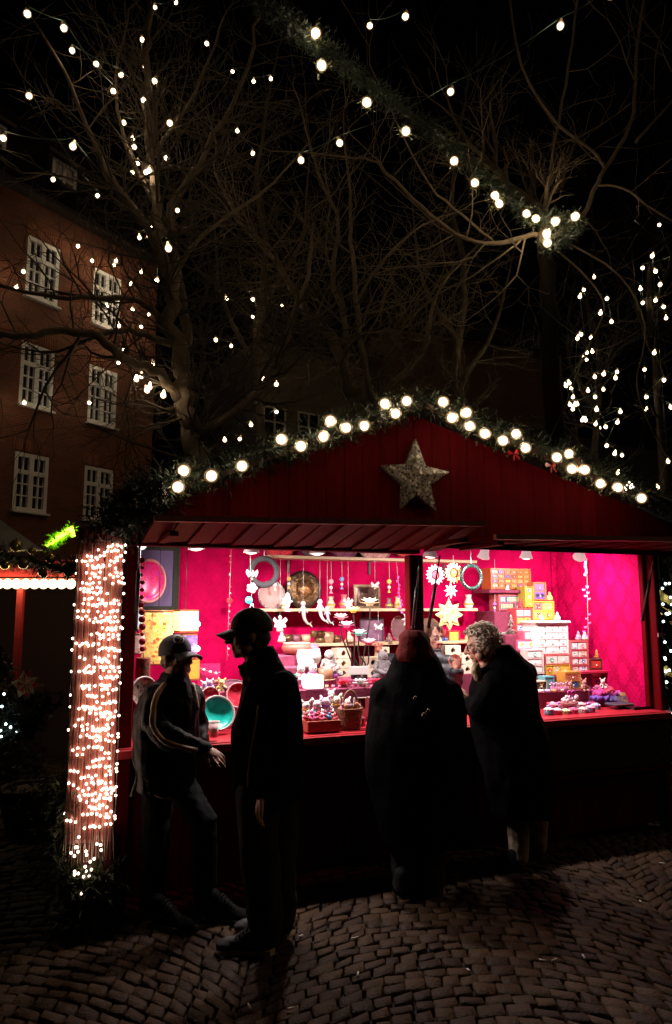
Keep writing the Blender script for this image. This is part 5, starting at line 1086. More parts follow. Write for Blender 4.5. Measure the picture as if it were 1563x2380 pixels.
def fig(label, px, py, hpx, v, top, col=(.75, .72, .70), kind='fairy', group='figures hanging on threads', wing=None, name='hanging_figure', cat='ornament'):
    o, kz, ku = place(name, label, cat, px, py, v, group); s = hpx * kz; M = mat(col, .35, .05, .15, 30, .05); g = MB(); rr = random.Random(int(px * 7))
    if kind == 'fairy':
        g.limb([(0, 0, .28 * s), (0, 0, .10 * s)], [.06 * s, .10 * s]); g.lathe([(.0, -.42 * s), (.20 * s, -.38 * s), (.17 * s, -.15 * s), (.08 * s, .08 * s), (.05 * s, .2 * s)], 12); g.ball((0, -.02 * s, .40 * s), .11 * s, 12, 8)
        for q in (-1, 1): g.limb([(q * .08 * s, 0, .24 * s), (q * .2 * s, -.05 * s, .12 * s), (q * .24 * s, -.08 * s, .24 * s)], [.035 * s, .03 * s, .025 * s])
    elif kind == 'mermaid':
        pts = smooth_path([Vector(p) * s for p in ((0, 0, .22), (.02, 0, .02), (.06, 0, -.2), (.16, 0, -.36), (.26, 0, -.42))], 4); g.limb(pts, [s * (.10 - .07 * i / (len(pts) - 1)) for i in range(len(pts))]); g.ball((0, 0, .38 * s), .11 * s, 12, 8)
        for q in (-1, 1): g.prism([(.26 * s, -.42 * s), (.40 * s, -.42 * s + q * .13 * s), (.30 * s, -.36 * s)], .02 * s)
        for q in (-1, 1): g.limb([(q * .08 * s, 0, .2 * s), (q * .17 * s, -.04 * s, .04 * s)], [.035 * s, .025 * s])
    elif kind == 'fish':
        g.ball((0, 0, 0), (.16 * s, .09 * s, .42 * s), 12, 10); g.prism([(0, -.36 * s), (.16 * s, -.56 * s), (-.14 * s, -.54 * s)], .02 * s); g.prism([(.1 * s, .1 * s), (.3 * s, -.05 * s), (.12 * s, -.12 * s)], .02 * s)
    elif kind == 'bird':
        g.ball((0, 0, 0), (.34 * s, .14 * s, .16 * s), 12, 8, Matrix.Rotation(.4, 3, 'Y')); g.ball((-.28 * s, 0, .2 * s), .11 * s)
    g.build('figure', M, o); wm = mat(wing or (.78, .76, .74), .3, 0, .1, 30, 0)
    if kind in ('fairy', 'bird'):
        for q in (-1, 1):
            w_ = MB(); w_.prism([(q * .04 * s, .15 * s), (q * .34 * s, .42 * s), (q * .46 * s, .26 * s), (q * .30 * s, .08 * s), (q * .38 * s, -.12 * s), (q * .22 * s, -.14 * s)], .012 * s, Matrix.Translation((0, .08 * s, 0)) @ Matrix.Rotation(-q * .35, 4, 'Z')); w_.build('wing', wm, o)
    if top: t = MB(); zt = L(px, top, v).z - L(px, py, v).z; t.cyl((0, 0, .42 * s), (0, 0, zt), .0012, .0012, 4); t.build('thread', THREAD, o)
    return o
fig('white angel figure hanging closest to the grey ring', 669, 1396, 46, .82, 1298, kind='fish'); fig('grey mermaid figure with curled tail hanging before the gong', 705, 1426, 60, .80, 1298, (.42, .38, .36), 'mermaid')
fig('white mermaid figure with blue tail tip hanging beside the gong', 744, 1420, 56, .80, 1298, (.78, .75, .76), 'mermaid'); fig('small mermaid figure with dark blue dress, beside the white one', 761, 1430, 44, .80, 1298, (.45, .42, .52), 'mermaid')
fig('white angel hanging before the frame, over the yellow lotus', 810, 1404, 30, .82, 1298); fig('white girl figure hanging just over the coat collar of the man in the cap', 651, 1452, 42, .72, 1300)
fig('white fairy with spread wings before the purple panel', 880, 1460, 28, .78, 1420, kind='bird'); fig('little doll in red dress hanging under the fairy', 880, 1506, 28, .78, 1474, (.60, .20, .14), wing=(.55, .12, .10)); fig('white dove at the corner of the picture frame', 872, 1362, 26, .95, 1300, kind='bird')

def mobile(name, label, cat, items, v, y0, y1, x0, x1, sr=.0014, group=None):
    """a hanging string with things threaded on it: items = (px, py, radius px, colour, shape)"""
    o, kz, ku = place(name, label, cat, x0, y0, v, group); c = L(x0, y0, v); g = MB(); n = 10
    g.tube([L(x0 + (x1 - x0) * i / n, y0 + (y1 - y0) * i / n, v) - c for i in range(n + 1)], sr, 4); g.build('thread', THREAD, o)
    for px, py, r, col, sh in items:
        p = L(px, py, v) - c; s = r * kz; b = MB(); nm = 'bead'
        if sh == 'ball': b.ball(p, s, 10, 8)
        elif sh == 'disc': b.lathe([(0, -s * .25), (s * .9, -s * .2), (s, 0), (s * .9, s * .2), (0, s * .25)], 16, Matrix.Translation(p) @ Matrix.Rotation(R(80), 4, 'X')); nm = 'disc'
        elif sh == 'star':
            P = [((s if i % 2 == 0 else s * .52) * math.cos(i * math.pi / 12), (s if i % 2 == 0 else s * .52) * math.sin(i * math.pi / 12)) for i in range(24)]; b.prism(P, .006, Matrix.Translation(p) @ Matrix.Rotation(.5, 4, 'Z')); b.torus(p + Vector((0, -.004, 0)), s * .33, s * .1); nm = 'sun'
        elif sh == 'flower':
            for i in range(5): b.ball(p + Vector((math.cos(i * 1.257) * s * .55, 0, math.sin(i * 1.257) * s * .55)), (s * .5, s * .2, s * .4), 8, 6)
            b.ball(p, s * .3, 8, 6); nm = 'flower'
        elif sh == 'butterfly':
            for q in (-1, 1): b.prism([(0, 0), (q * s, s * .7), (q * s * 1.1, s * .1), (q * s * .7, -s * .6)], .004, Matrix.Translation(p) @ Matrix.Rotation(q * .4, 4, 'Z'))
            b.limb([p + Vector((0, 0, -s * .5)), p + Vector((0, 0, s * .5))], [s * .12, s * .1]); nm = 'butterfly'
        elif sh == 'bell': b.lathe([(0, s), (s * .3, s * .9), (s * .5, 0), (s * .95, -s * .7), (s * .8, -s * .7), (0, s * .6)], 14, Matrix.Translation(p)); nm = 'bell'
        b.build(nm, mat(col, .3, 0, .15, 40, 0), o)
    return o
Wt = (.80, .76, .74)
mobile('hanging_charm_string', 'charm string with white butterfly, flower, blue disc and bell before the grey ring', 'ornament', [(588, 1333, 14, Wt, 'butterfly'), (586, 1346, 3, (.4, .3, .2), 'ball'), (586, 1367, 13, Wt, 'flower'), (579, 1395, 9, (.05, .42, .55), 'disc'), (586, 1412, 10, Wt, 'bell')], .62, 1284, 1412, 582, 586)
rb = random.Random(3)
mobile('bead_string', 'thin string of pink glass beads with a red bird on the bare pink wall', 'ornament', [(537 - 7 * (i / 17) + rb.uniform(-1.5, 1.5), 1292 + i * 14.4, rb.uniform(1.5, 3), (.62, .16, .22) if i % 3 else (.75, .5, .5), 'ball') for i in range(17)] + [(534, 1396, 8, (.60, .03, .05), 'flower')], 1.0, 1276, 1536, 538, 528)
mobile('disc_string', 'string of dark red stone discs hanging by the gas strut at the lit pillar', 'ornament', [(330 + rb.uniform(-2, 2), 1302 + i * 17.2, rb.uniform(4, 8), (.28, .012, .02), 'disc') for i in range(13)], .12, 1270, 1512, 331, 327)
mobile('sequin_string', 'string of glittery lilac sequin flowers beside the picture frame', 'ornament', [(925 + 8 * (i / 9) + rb.uniform(-3, 3), 1342 + i * 9, 3.6, (.60, .10, .50), 'flower') for i in range(10)], .95, 1305, 1426, 922, 933)
mobile('fairy_mobile', 'mobile of lilac glass fairies hanging before the damask wall', 'ornament', [(1362 + rb.uniform(-2, 2), 1306 + 6 * i, 4, (.66, .5, .70), 'flower') for i in range(6)] + [(1364 + rb.uniform(-6, 8), 1364 + 7 * i, 4.5, (.62, .40, .70), 'butterfly') for i in range(5)] + [(1365 + rb.uniform(-7, 7), 1428 + 10 * i, 4, (.55, .2, .62), 'butterfly') for i in range(6)], .60, 1298, 1490, 1364, 1368)
mobile('sun_mobile', 'mobile of three dark metal suns hanging before the damask side wall', 'ornament', [(1467, 1320, 7, (.07, .012, .012), 'star'), (1471, 1363, 15, (.06, .012, .012), 'star'), (1478, 1413, 15, (.06, .012, .012), 'star')], .42, 1268, 1430, 1463, 1480)

def sunstar(label, px, py, r, v, n, inner, cols, top, hole=True):
    o, kz, ku = place('star_ornament', label, 'star', px, py, v, 'star ornaments hung in the stall'); s = r * kz; g = MB()
    P = [((s if i % 2 == 0 else s * inner) * math.sin(i * math.pi / n), (s if i % 2 == 0 else s * inner) * math.cos(i * math.pi / n)) for i in range(2 * n)]
    if hole:
        N = 2 * n; q = [(.50 * s * math.sin(i * math.pi / n), .50 * s * math.cos(i * math.pi / n)) for i in range(N)]
        vs = [(x, -.006, z) for x, z in P] + [(x, -.006, z) for x, z in q] + [(x, .006, z) for x, z in P] + [(x, .006, z) for x, z in q]
        g.add(vs, [f for i in range(N) for j in [(i + 1) % N] for f in ([i, j, N + j, N + i], [2 * N + j, 2 * N + i, 3 * N + i, 3 * N + j], [j, i, 2 * N + i, 2 * N + j], [N + i, N + j, 3 * N + j, 3 * N + i])])
        g.torus((0, -.006, 0), s * .52, s * .06)
    else:
        g.prism(P, .014)
        P2 = [(x * .7, z * .7) for x, z in P]; g.prism(P2, .024)
    g.build('rays', cols[0], o)
    if hole: f = MB(); f.ball((0, 0, 0), (s * .34, .012, s * .36), 14, 10); f.limb([(0, -.012, s * .1), (0, -.014, -s * .06)], [s * .05, s * .06]); f.build('face', cols[1], o)
    t = MB(); t.cyl((0, 0, s), (0, 0, L(px, top, v).z - L(px, py, v).z), .0012, .0012, 4); t.build('thread', THREAD, o)
MG, MW = mosaic((.72, .46, .08), (.80, .72, .50), (.62, .30, .04), 90), mosaic((.75, .72, .70), (.82, .80, .80), (.5, .4, .42), 90)
sunstar('white sun ornament with a face, behind the gas strut', 1012, 1336, 25, .55, 16, .72, (mat((.72, .66, .66), .35, .1), mat((.62, .10, .16), .4)), 1290)
sunstar('golden sun ornament with a face next to the white sun', 1055, 1332, 25, .55, 16, .72, (mat((.76, .56, .22), .3, .2), mat((.66, .36, .08), .35)), 1290)
sunstar('small white eight pointed star under the golden sun', 1048, 1373, 18, .55, 8, .5, (MW, MW), 1354, False); sunstar('big glittering golden star above the stall keeper', 1044, 1429, 37, .55, 8, .62, (MG, MG), 1388, False)
sunstar('white mosaic star half hidden by the centre post', 951, 1440, 19, .55, 8, .55, (MW, MW), 1296, False)

def ring(name, label, cat, px, py, R0, r, v, m, sy=1.0, hang=True):
    o, kz, ku = place(name, label, cat, px, py, v); g = MB(); g.torus((0, 0, 0), R0 * kz, r * kz, None, 36, 8, sy); g.build('ring', m, o)
    if hang: t = MB(); t.cyl((0, 0, R0 * kz), (0, 0, L(px, 1268, v).z - L(px, py, v).z), .002, .002, 4); t.build('cord', THREAD, o)
    return o, kz
ring('hoop', 'charcoal grey hoop hanging beside the gong', 'hoop', 614, 1329, 31, 7, .66, mat((.022, .020, .024), .8, 0, .3, 40, .3), .5)
ring('wreath', 'dark green beaded wreath beside the golden sun', 'wreath', 1096, 1341, 27, 4.5, .5, mosaic((.004, .010, .010), (.006, .03, .028), (.05, .06, .05), 120))
def dish(name, label, cat, px, py, rpx, v, mats, yaw=0, tilt=80, sx=1.0, group=None, depth=.28):
    o, kz, ku = place(name, label, cat, px, py, v, group, yaw); s = rpx * kz; M = Matrix.Rotation(R(tilt), 4, 'X') @ Matrix.Diagonal((sx, 1, 1, 1)); g = MB()
    g.lathe([(0, -depth * s), (s * .45, -depth * s * .95), (s * .8, -depth * s * .5), (s * .98, 0), (s * .94, .02 * s), (s * .76, -depth * s * .42), (s * .42, -depth * s * .82), (0, -depth * s * .86)], 36, M); g.build('dish', mats[0], o)
    g = MB(); g.lathe([(s * .90, -.01), (s * 1.0, -.008), (s * 1.02, .004), (s * .97, .012), (s * .90, .006)], 36, M, caps=False); g.build('rim', mats[1], o); return o
def gongmat(nt, N, K, b):
    tc = N.new('ShaderNodeTexCoord'); s = N.new('ShaderNodeSeparateXYZ'); K.new(tc.outputs['Object'], s.inputs[0])
    rad = nmath(N, K, 'SQRT', nmath(N, K, 'ADD', nmath(N, K, 'MULTIPLY', s.outputs[0], s.outputs[0]), nmath(N, K, 'MULTIPLY', s.outputs[2], s.outputs[2])))
    nz = N.new('ShaderNodeTexNoise'); nz.inputs['Scale'].default_value = 45; K.new(tc.outputs['Object'], nz.inputs['Vector'])
    f = nmath(N, K, 'ADD', nmath(N, K, 'MULTIPLY', rad, 5), nmath(N, K, 'MULTIPLY', nmath(N, K, 'SUBTRACT', nz.outputs['Fac'], .5), .5))
    K.new(ramp(N, K, f, [(0, (.45, .25, .10)), (.25, (.35, .19, .08)), (.32, (.08, .05, .03)), (.45, (.30, .17, .07)), (.62, (.10, .07, .05)), (.85, (.05, .04, .035))]), b.inputs['Base Color'])
    b.inputs['Metallic'].default_value = .8; b.inputs['Roughness'].default_value = .38
    bp = N.new('ShaderNodeBump'); bp.inputs['Distance'].default_value = .01; K.new(nz.outputs['Fac'], bp.inputs['Height']); K.new(bp.outputs[0], b.inputs['Normal'])
GONG = node_mat(gongmat)
o, kz, ku = place('gong', 'round bronze gong standing on the middle shelf', 'gong', 708, 1369, 1.08); g = MB(); s = 45 * kz
g.lathe([(0, .03), (s * .22, .028), (s * .30, .006), (s * .80, .0), (s * .97, -.012), (s, -.03), (s * .95, -.032), (0, -.006)], 40, Matrix.Rotation(R(84), 4, 'X')); g.build('disc', GONG, o)
dish('frame_drum', 'round drum with pink skin leaning behind the grey hoop', 'drum', 632, 1383, 34, 1.02, (mat((.45, .24, .22), .6), mosaic((.03, .03, .03), (.55, .52, .5), (.1, .08, .08), 110)), .1, 82, 1, None, .06)
dish('glass_dish', 'egg shaped magenta glass dish on the purple board', 'dish', 347, 1350, 51, 1.02, (mosaic((.60, .01, .06), (.72, .02, .20), (.55, .03, .30), 70), mat((.60, .25, .25), .3)), .0, 88, .76, None, .18)
dish('tambourine', 'white drum with green rim high beside the pillar', 'drum', 326, 1259, 21, .62, (mat((.80, .78, .74), .4), mat((.22, .36, .30), .4)), .2, 85, .9, None, .08)
dish('glass_bowl', 'teal green glass bowl tilted up on the counter beside the paper cup', 'bowl', 507, 1657, 42, .20, (mosaic((.005, .42, .36), (.01, .62, .50), (.02, .34, .36), 26), mat((.40, .45, .42), .2)), .1, 66, 1, None, .35)
dish('glass_bowl', 'small red glass bowl peeping over the teal bowl', 'bowl', 490, 1618, 22, .34, (mosaic((.45, .01, .03), (.60, .03, .06), (.35, .01, .02), 40), mat((.62, .36, .36), .3)), 0, 70, 1)
dish('glass_plate', 'red glass plate with pale rings beside the man in the peaked cap', 'plate', 555, 1616, 30, .30, (mosaic((.50, .01, .04), (.65, .06, .10), (.40, .01, .03), 40), mat((.70, .34, .38), .3)), 0, 72, 1, None, .15)
dish('glass_plate', 'dark plum plate lying flat behind the red glass plate', 'plate', 546, 1594, 30, .42, (mat((.14, .04, .07), .3), mat((.10, .05, .07), .3)), 0, 18, 1, None, .2)
dish('mosaic_plate', 'pale mosaic plate half hidden behind the leather jacket', 'plate', 336, 1608, 36, .16, (MIRROR, mat((.50, .44, .42), .3)), .4, 82, 1, None, .15)
for x, r, lb, c in ((650, 30, 'red round plate on the top shelf cut off by the beam', (.62, .03, .05)), (724, 26, 'dark plate on the top shelf beside the ceiling lamp', (.10, .05, .06)), (800, 30, 'plum plate on the top shelf nearest the gong', (.20, .05, .10)), (872, 36, 'patterned tray on the top shelf over the picture frame', (.55, .28, .26)), (940, 26, 'small red plate on the top shelf by the centre post', (.60, .05, .06))):
    dish('plate', lb, 'plate', x, 1270, r, 1.10, (mosaic(c, tuple(min(1, q * 1.5 + .05) for q in c), tuple(q * .6 for q in c), 90), mat(tuple(q * .6 for q in c), .4)), 0, 84, 1.2, 'plates standing on the top shelf', .12)
# picture frame, panels, cloths, purple board
def panel(name, label, cat, x0, x1, y0, y1, v, face, fr, fw=.014, tilt=0, th=.014, glass=False):
    o, kz, ku = place(name, label, cat, (x0 + x1) / 2, y1, v, None, 0, tilt); w, h = (x1 - x0) * ku, (y1 - y0) * kz; g = MB(); g.box((0, th * .6, h / 2), (w - fw, th * .6, h - fw)); g.build('face', face, o)
    if fr:
        g = MB(); 
        for q in (-1, 1): g.box((q * (w / 2 - fw / 2), 0, h / 2), (fw, th, h), .002)
        for zz in (fw / 2, h - fw / 2): g.box((0, 0, zz), (w - 2 * fw, th * .96, fw), .002)
        g.build('frame', fr, o)
    return o
panel('picture_frame', 'dark wooden frame with gilt bead edge and mirror glass on the middle shelf', 'frame', 824, 886, 1358, 1414, 1.08, mat((.10, .05, .04), .12, .5), mat((.12, .07, .03), .35, .4), .022, R(-6))
panel('wall_panel', 'plum patterned panel leaning behind the hanging fairy', 'panel', 838, 894, 1434, 1493, 1.08, mosaic((.10, .04, .09), (.16, .07, .14), (.22, .10, .16), 40, .5), mat((.08, .03, .06), .5), .012, R(-5))
dish('mirror', 'oval pink framed mirror behind the hooded head', 'mirror', 927, 1460, 30, 1.08, (mat((.45, .25, .27), .1, .6), mosaic((.5, .10, .2), (.12, .05, .06), (.6, .3, .3), 90)), 0, 86, .66, None, .05)
panel('framed_board', 'purple board with dark green fuzzy frame behind the egg shaped dish', 'board', 296, 416, 1262, 1424, 1.14, mat((.12, .085, .20), .7, 0, .15, 8, .1), mat((.035, .042, .03), .9, 0, .5, 90, .6), .05)
panel('wall_cloth', 'hot pink cloth with white pompoms hung low on the wall', 'cloth', 458, 514, 1540, 1598, 1.0, mat((.66, .01, .14), .8, 0, .2, 20, .3), None)
o, kz, ku = place('pompom_string', 'three white pompoms on a string across the pink cloth', 'ornament', 474, 1556, .96)
for x, y in ((474, 1557), (489, 1562), (502, 1565)):
    g = MB(); g.ball(L(x, y, .96) - L(474, 1556, .96), 4.2 * kz, 10, 8); g.build('pompom', WHITE, o)
g = MB(); g.tube([L(x, y, .965) - L(474, 1556, .96) for x, y in ((456, 1549), (474, 1556), (489, 1561), (502, 1565), (513, 1562))], .0015, 4); g.build('thread', THREAD, o)
# lanterns at the pillar end
def lantern(label, x0, x1, y0, y1, v, m, cord=True, name='lantern', square=False, bulbpx=None, cy=1262):
    o, kz, ku = place(name, label, 'lantern', (x0 + x1) / 2, (y0 + y1) / 2, v, 'glowing lanterns at the pillar end', .25); w, h = (x1 - x0) * kz / 2, (y1 - y0) * kz / 2; g = MB()
    if square: g.lathe([(w * 1.38, -h), (w * 1.42, -h * .9), (w * 1.42, h * .9), (w * 1.38, h)], 4, Matrix.Rotation(R(45), 4, 'Z'), False)
    else: g.lathe([(w * .96, -h), (w, -h * .8), (w, h * .85), (w * .97, h)], 28)
    g.build('shade', m, o); g = MB(); n = 4 if square else 28; f = w * (1.42 if square else 1.0)
    for zz in (-h, h):
        g = MB(); g.lathe([(f * .96, zz - .006), (f * 1.01, zz - .006), (f * 1.01, zz + .006), (f * .96, zz + .006)], n, Matrix.Rotation(R(45 if square else 0), 4, 'Z'), not square, caps=False); g.build('hoop', mat((.30, .10, .03), .5), o)
    if bulbpx: b = MB(); b.ball(L(bulbpx[0], bulbpx[1], v - .09) - L((x0 + x1) / 2, (y0 + y1) / 2, v), .022, 12, 8); b.T = Matrix.Identity(4); b.build('bulb', glow(16, (1, .9, .7)), o)
    t = MB(); t.cyl((0, 0, h), (0, 0, L((x0 + x1) / 2, cy, v).z - L((x0 + x1) / 2, (y0 + y1) / 2, v).z), .003, .003, 5); t.build('cord', BLACKM, o)
lantern('large yellow lantern shade with red petal pattern, glowing', 331, 404, 1420, 1541, .62, mosaic((.78, .46, .06), (.84, .68, .22), (.48, .06, .01), 50, .5, .75)); lantern('small cream lantern shade glowing white beside the yellow one', 408, 454, 1419, 1467, .72, mat((.85, .72, .36), .6, 0, .1, 20, 0, 1.1, (1, .86, .48)), square=True, bulbpx=(454, 1451))
lantern('purple mosaic lantern under the cream one', 416, 453, 1474, 1520, .72, mosaic((.10, .06, .22), (.20, .12, .36), (.30, .18, .34), 80, .4, .5), square=True, bulbpx=(453, 1508), cy=1466); lantern('orange lantern partly behind the emblem cap', 428, 459, 1531, 1578, .74, mat((.80, .26, .03), .6, 0, .2, 30, 0, .7), square=True, cy=1519)
lantern('blue mosaic lantern peeping past the red post', 300, 332, 1414, 1462, .36, mosaic((.10, .30, .40), (.4, .6, .66), (.70, .72, .70), 80, .3, .35)); lantern('pale pink mosaic globe lantern by the red post', 303, 336, 1474, 1518, .34, mosaic((.6, .3, .25), (.75, .55, .5), (.5, .2, .15), 80, .3, .5))
lantern('dark mosaic lantern with red dots behind the man in leather', 316, 350, 1530, 1582, .30, mosaic((.02, .015, .012), (.12, .09, .07), (.40, .02, .02), 80, .3), cy=1518)
# lotus lamps
def lotus(label, px, py, rpx, v, m1, m2, root=None, name='lotus_light', group='lotus tealights on the step'):
    o, kz, ku = place(name, label, 'lotus light', px, py, v, group) if root is None else (bpy.data.objects.new('lotus', None), L(px, py, v).z - L(px, py + 1, v).z, 1); s = rpx * kz; rr = random.Random(int(px))
    if root is not None: COL.objects.link(o); o.parent = root[0]; o.location = L(px, py, v) - root[1]
    for li, (n, ln, el, off, m, z) in enumerate(((8, 1.0, .50, 0, m2, 0), (8, .95, .95, .39, m1, .05), (6, .92, 1.25, .1, m1, .06))):
        g = MB()
        for i in range(n):
            a = off + i * 2 * math.pi / n; c, sn = math.cos(a), math.sin(a); T = Vector((-sn, c, 0)); Rd = Vector((c, sn, 0)); Z = Vector((0, 0, 1)); rows = []
            for q, wd in ((.12, .10), (.4, .26), (.68, .24), (1.0, .0)):
                e = el * (1 - .35 * q); p = Rd * (ln * q * math.cos(e) * s) + Z * (ln * q * math.sin(e) * s + z * s); up = (Z * math.cos(e) - Rd * math.sin(e)); rows.append((p + T * wd * s + up * wd * .25 * s, p, p - T * wd * s + up * wd * .25 * s))
            vs = [x for r_ in rows for x in r_]; g.add(vs, [(3 * k + j, 3 * k + j + 1, 3 * k + j + 4, 3 * k + j + 3) for k in range(3) for j in range(2)], True)
        ob = g.build('petal_ring', m, o); sd = ob.modifiers.new('thick', 'SOLIDIFY'); sd.thickness = .002
    g = MB(); g.lathe([(0, -.02 * s), (.3 * s, 0), (.34 * s, .12 * s), (0, .16 * s)], 12); g.build('base', m2, o); return o
E1 = lambda c, e: mat(c, .45, 0, .1, 20, 0, e, c)
ltree = thing('lotus_lamp', 'lamp with lit lotus flowers in white, pink, yellow and green on bent black stems', 'lamp', M=SM @ Matrix.Translation(L(835, 1578, .66))); lc = L(835, 1578, .66)
heads_ = [(793, 1440, 20, (.85, .66, .66), (.80, .28, .36), 1.3), (822, 1424, 20, (.86, .74, .34), (.80, .52, .10), 1.3), (860, 1408, 26, (.88, .78, .58), (.80, .50, .30), 1.6), (806, 1459, 22, (.88, .72, .76), (.72, .14, .28), 1.6), (835, 1478, 22, (.70, .86, .76), (.20, .55, .42), 1.2), (858, 1499, 22, (.88, .66, .70), (.62, .04, .10), 1.2)]
for x, y, r, c1, c2, e in heads_: lotus('', x, y, r, .66, E1(c1, e), E1(c2, e * .35), (ltree, lc))
for i, (x, y, *_r) in enumerate(heads_):
    g = MB(); fx = 826 + i * 4; g.tube(smooth_path([L(x, y + 3, .66) - lc, L(x + (3 if x < 830 else -1), y + 40, .66) - lc, L(fx + (-6 if x < 830 else 8), 1545, .66) - lc, L(fx, 1577, .66) - lc], 5), .0055, 6); g.build('stem', mat((.02, .012, .012), .4), ltree)
g = MB(); g.lathe([(0, 0), (.07, 0), (.07, .012), (.02, .02), (0, .02)], 20, Matrix.Translation((0, 0, -.004))); g.build('base', BLACKM, ltree); step(805, 876, 1579, .55, .78, CL2)
lotus('red lotus tealight holder on the step above the wicker basket', 800, 1594, 20, .35, E1((.62, .02, .06), .15), mat((.55, .02, .05), .4)); lotus('white lotus tealight holder between the red and the pink one', 838, 1593, 22, .35, mat((.85, .82, .80), .4), mat((.85, .80, .78), .4)); lotus('pink lotus tealight holder beside the black coat', 873, 1591, 20, .35, E1((.66, .05, .12), .15), mat((.60, .04, .10), .4))
# bowls
def bowl(label, px, py, rpx, hpx, v, m, group='bowls on the lower shelf', name='bowl', rim=None, lid=False):
    o, kz, ku = place(name, label, 'bowl', px, py, v, group); r, h = rpx * kz, hpx * kz; g = MB(); g.lathe([(0, 0), (r * .55, 0), (r * .9, h * .3), (r, h * .6), (r * .88, h), (r * .80, h), (r * .9, h * .6), (r * .8, h * .3), (0, h * .1)], 20); g.build('bowl', m, o)
    g = MB(); g.lathe([(r * .78, h * .97), (r * .90, h * .97), (r * .90, h * 1.05), (r * .78, h * 1.05)], 20, caps=False); g.build('rim', rim or m, o); return o
bm = [mat((.16, .08, .04), .3, .6, .4, 40, .2), mat((.26, .09, .13), .4, .2, .3, 40, .2), mat((.55, .38, .25), .4, .1, .3, 40, .2), mat((.20, .13, .06), .28, .7, .4, 40, .2)]
for x, y, r, h, i, lb in ((669, 1496, 13, 20, 0, 'dark bowl nearest the man in the peaked cap'), (689, 1496, 12, 20, 1, 'plum singing bowl between a dark and a cream one'), (711, 1496, 12, 20, 2, 'cream singing bowl on the lower shelf'), (730, 1482, 9, 15, 3, 'small bronze bowl, upper of a pair by the shelf end'), (747, 1482, 11, 15, 0, 'dark bronze bowl on top of another bowl'), (744, 1496, 14, 14, 3, 'wide bronze bowl carrying two smaller ones'), (783, 1496, 12, 18, 0, 'brown bowl beside the bronze incense burner')): bowl(lb, x, y, r, h, 1.02 if y > 1490 else 1.01, bm[i])
bowl('pale incense pot with a wisp of dried flowers on the lower shelf', 764, 1496, 13, 26, 1.0, bm[2], name='incense_pot')
bowl('wide terracotta bowl on the top step', 690, 1523, 36, 28, .66, mat((.46, .14, .10), .5, 0, .3, 30, .2), 'bowls on the steps', rim=mat((.7, .5, .45), .4)); bowl('white blown out bowl in front of the terracotta one', 718, 1550, 30, 40, .53, WHITE, 'bowls on the steps'); bowl('rose bowl at the end of the top step', 728, 1524, 14, 26, .62, mat((.5, .14, .24), .4), 'bowls on the steps')
# lit white salt lamps: round and cube
def lump(name, label, cat, px, py, sx, sz, v, m, kind='egg'):
    o, kz, ku = place(name, label, cat, px, py, v); g = MB(); 
    if kind == 'egg': g.ball((0, 0, sz * kz / 2), (sx * kz / 2, sx * kz / 2, sz * kz / 2), 20, 12)
    else: g.box((0, 0, sz * kz / 2 + .01), (sx * kz, sx * kz, sz * kz - .02), .008)
    g.build('shade', m, o); b = MB(); b.lathe([(0, 0), (sx * kz * .42, 0), (sx * kz * .40, .012), (0, .012)], 18); b.build('base', mat((.4, .25, .2), .5), o)
lump('night_light', 'glowing white egg shaped night light on the steps', 'lamp', 713, 1551, 44, 30, .50, E1((.9, .8, .8), 1.3)); lump('night_light', 'glowing white cube shaped night light below the round one', 'lamp', 726, 1606, 44, 38, .36, E1((.9, .82, .82), 1.3), 'box')
# cat money bank, candle glass, stone figures, sign
def cat_bank(label, px, py, hpx, v, col, col2):
    o, kz, ku = place('cat_figure', label, 'figure', px, py, v, 'animal figures on the steps'); s = hpx * kz; g = MB(); g.ball((0, 0, .30 * s), (.34 * s, .30 * s, .30 * s)); g.ball((0, -.08 * s, .68 * s), (.28 * s, .25 * s, .25 * s))
    for q in (-1, 1): g.limb([(q * .16 * s, -.05 * s, .84 * s), (q * .20 * s, -.05 * s, 1.0 * s)], [.09 * s, .03 * s]); g.ball((q * .15 * s, -.26 * s, .08 * s), (.10 * s, .12 * s, .08 * s))
    put('body', fuse(g, .0035, 2), mat(col, .35), o); d = MB()
    for q in (-1, 1): d.ball((q * .10 * s, -.31 * s, .72 * s), .035 * s, 8, 6)
    d.build('eye', BLACKM, o); c = MB(); c.torus((0, -.03 * s, .48 * s), .22 * s, .05 * s, Matrix.Rotation(R(90), 4, 'X') @ Matrix.Translation((0, .48 * s - .48 * s, 0)) if 0 else Matrix.Translation((0, -.03 * s, .48 * s)) @ Matrix.Rotation(R(90), 4, 'X') @ Matrix.Translation((0, .03 * s, -.48 * s))); c.build('collar', mat(col2, .4), o)
cat_bank('pink and white cat figure beside the candle glass', 727, 1580, 38, .42, (.80, .62, .68), (.55, .12, .45)); cat_bank('white cat figure on the steps close to the dark coat', 699, 1580, 36, .43, (.82, .78, .76), (.6, .1, .2))
o, kz, ku = place('candle_glass', 'orange candle in a glass on a wooden foot', 'candle', 757, 1580, .43); g = MB(); s = 18 * kz; g.lathe([(s * .9, .006), (s, .02), (s, s * 1.5), (s * .94, s * 1.5), (s * .94, .02)], 18); g.build('glass', mat((.70, .36, .22), .1, 0, .2, 30, 0, 0, None, 0, .5, None, 0, .5), o); g = MB(); g.lathe([(0, .01), (s * .9, .01), (s * .9, s * 1.0), (0, s * 1.05)], 18); g.build('wax', E1((.75, .22, .06), .3), o); g = MB(); g.lathe([(0, 0), (s * 1.25, 0), (s * 1.3, .006), (0, .006)], 18); g.build('foot', WOODPALE, o)
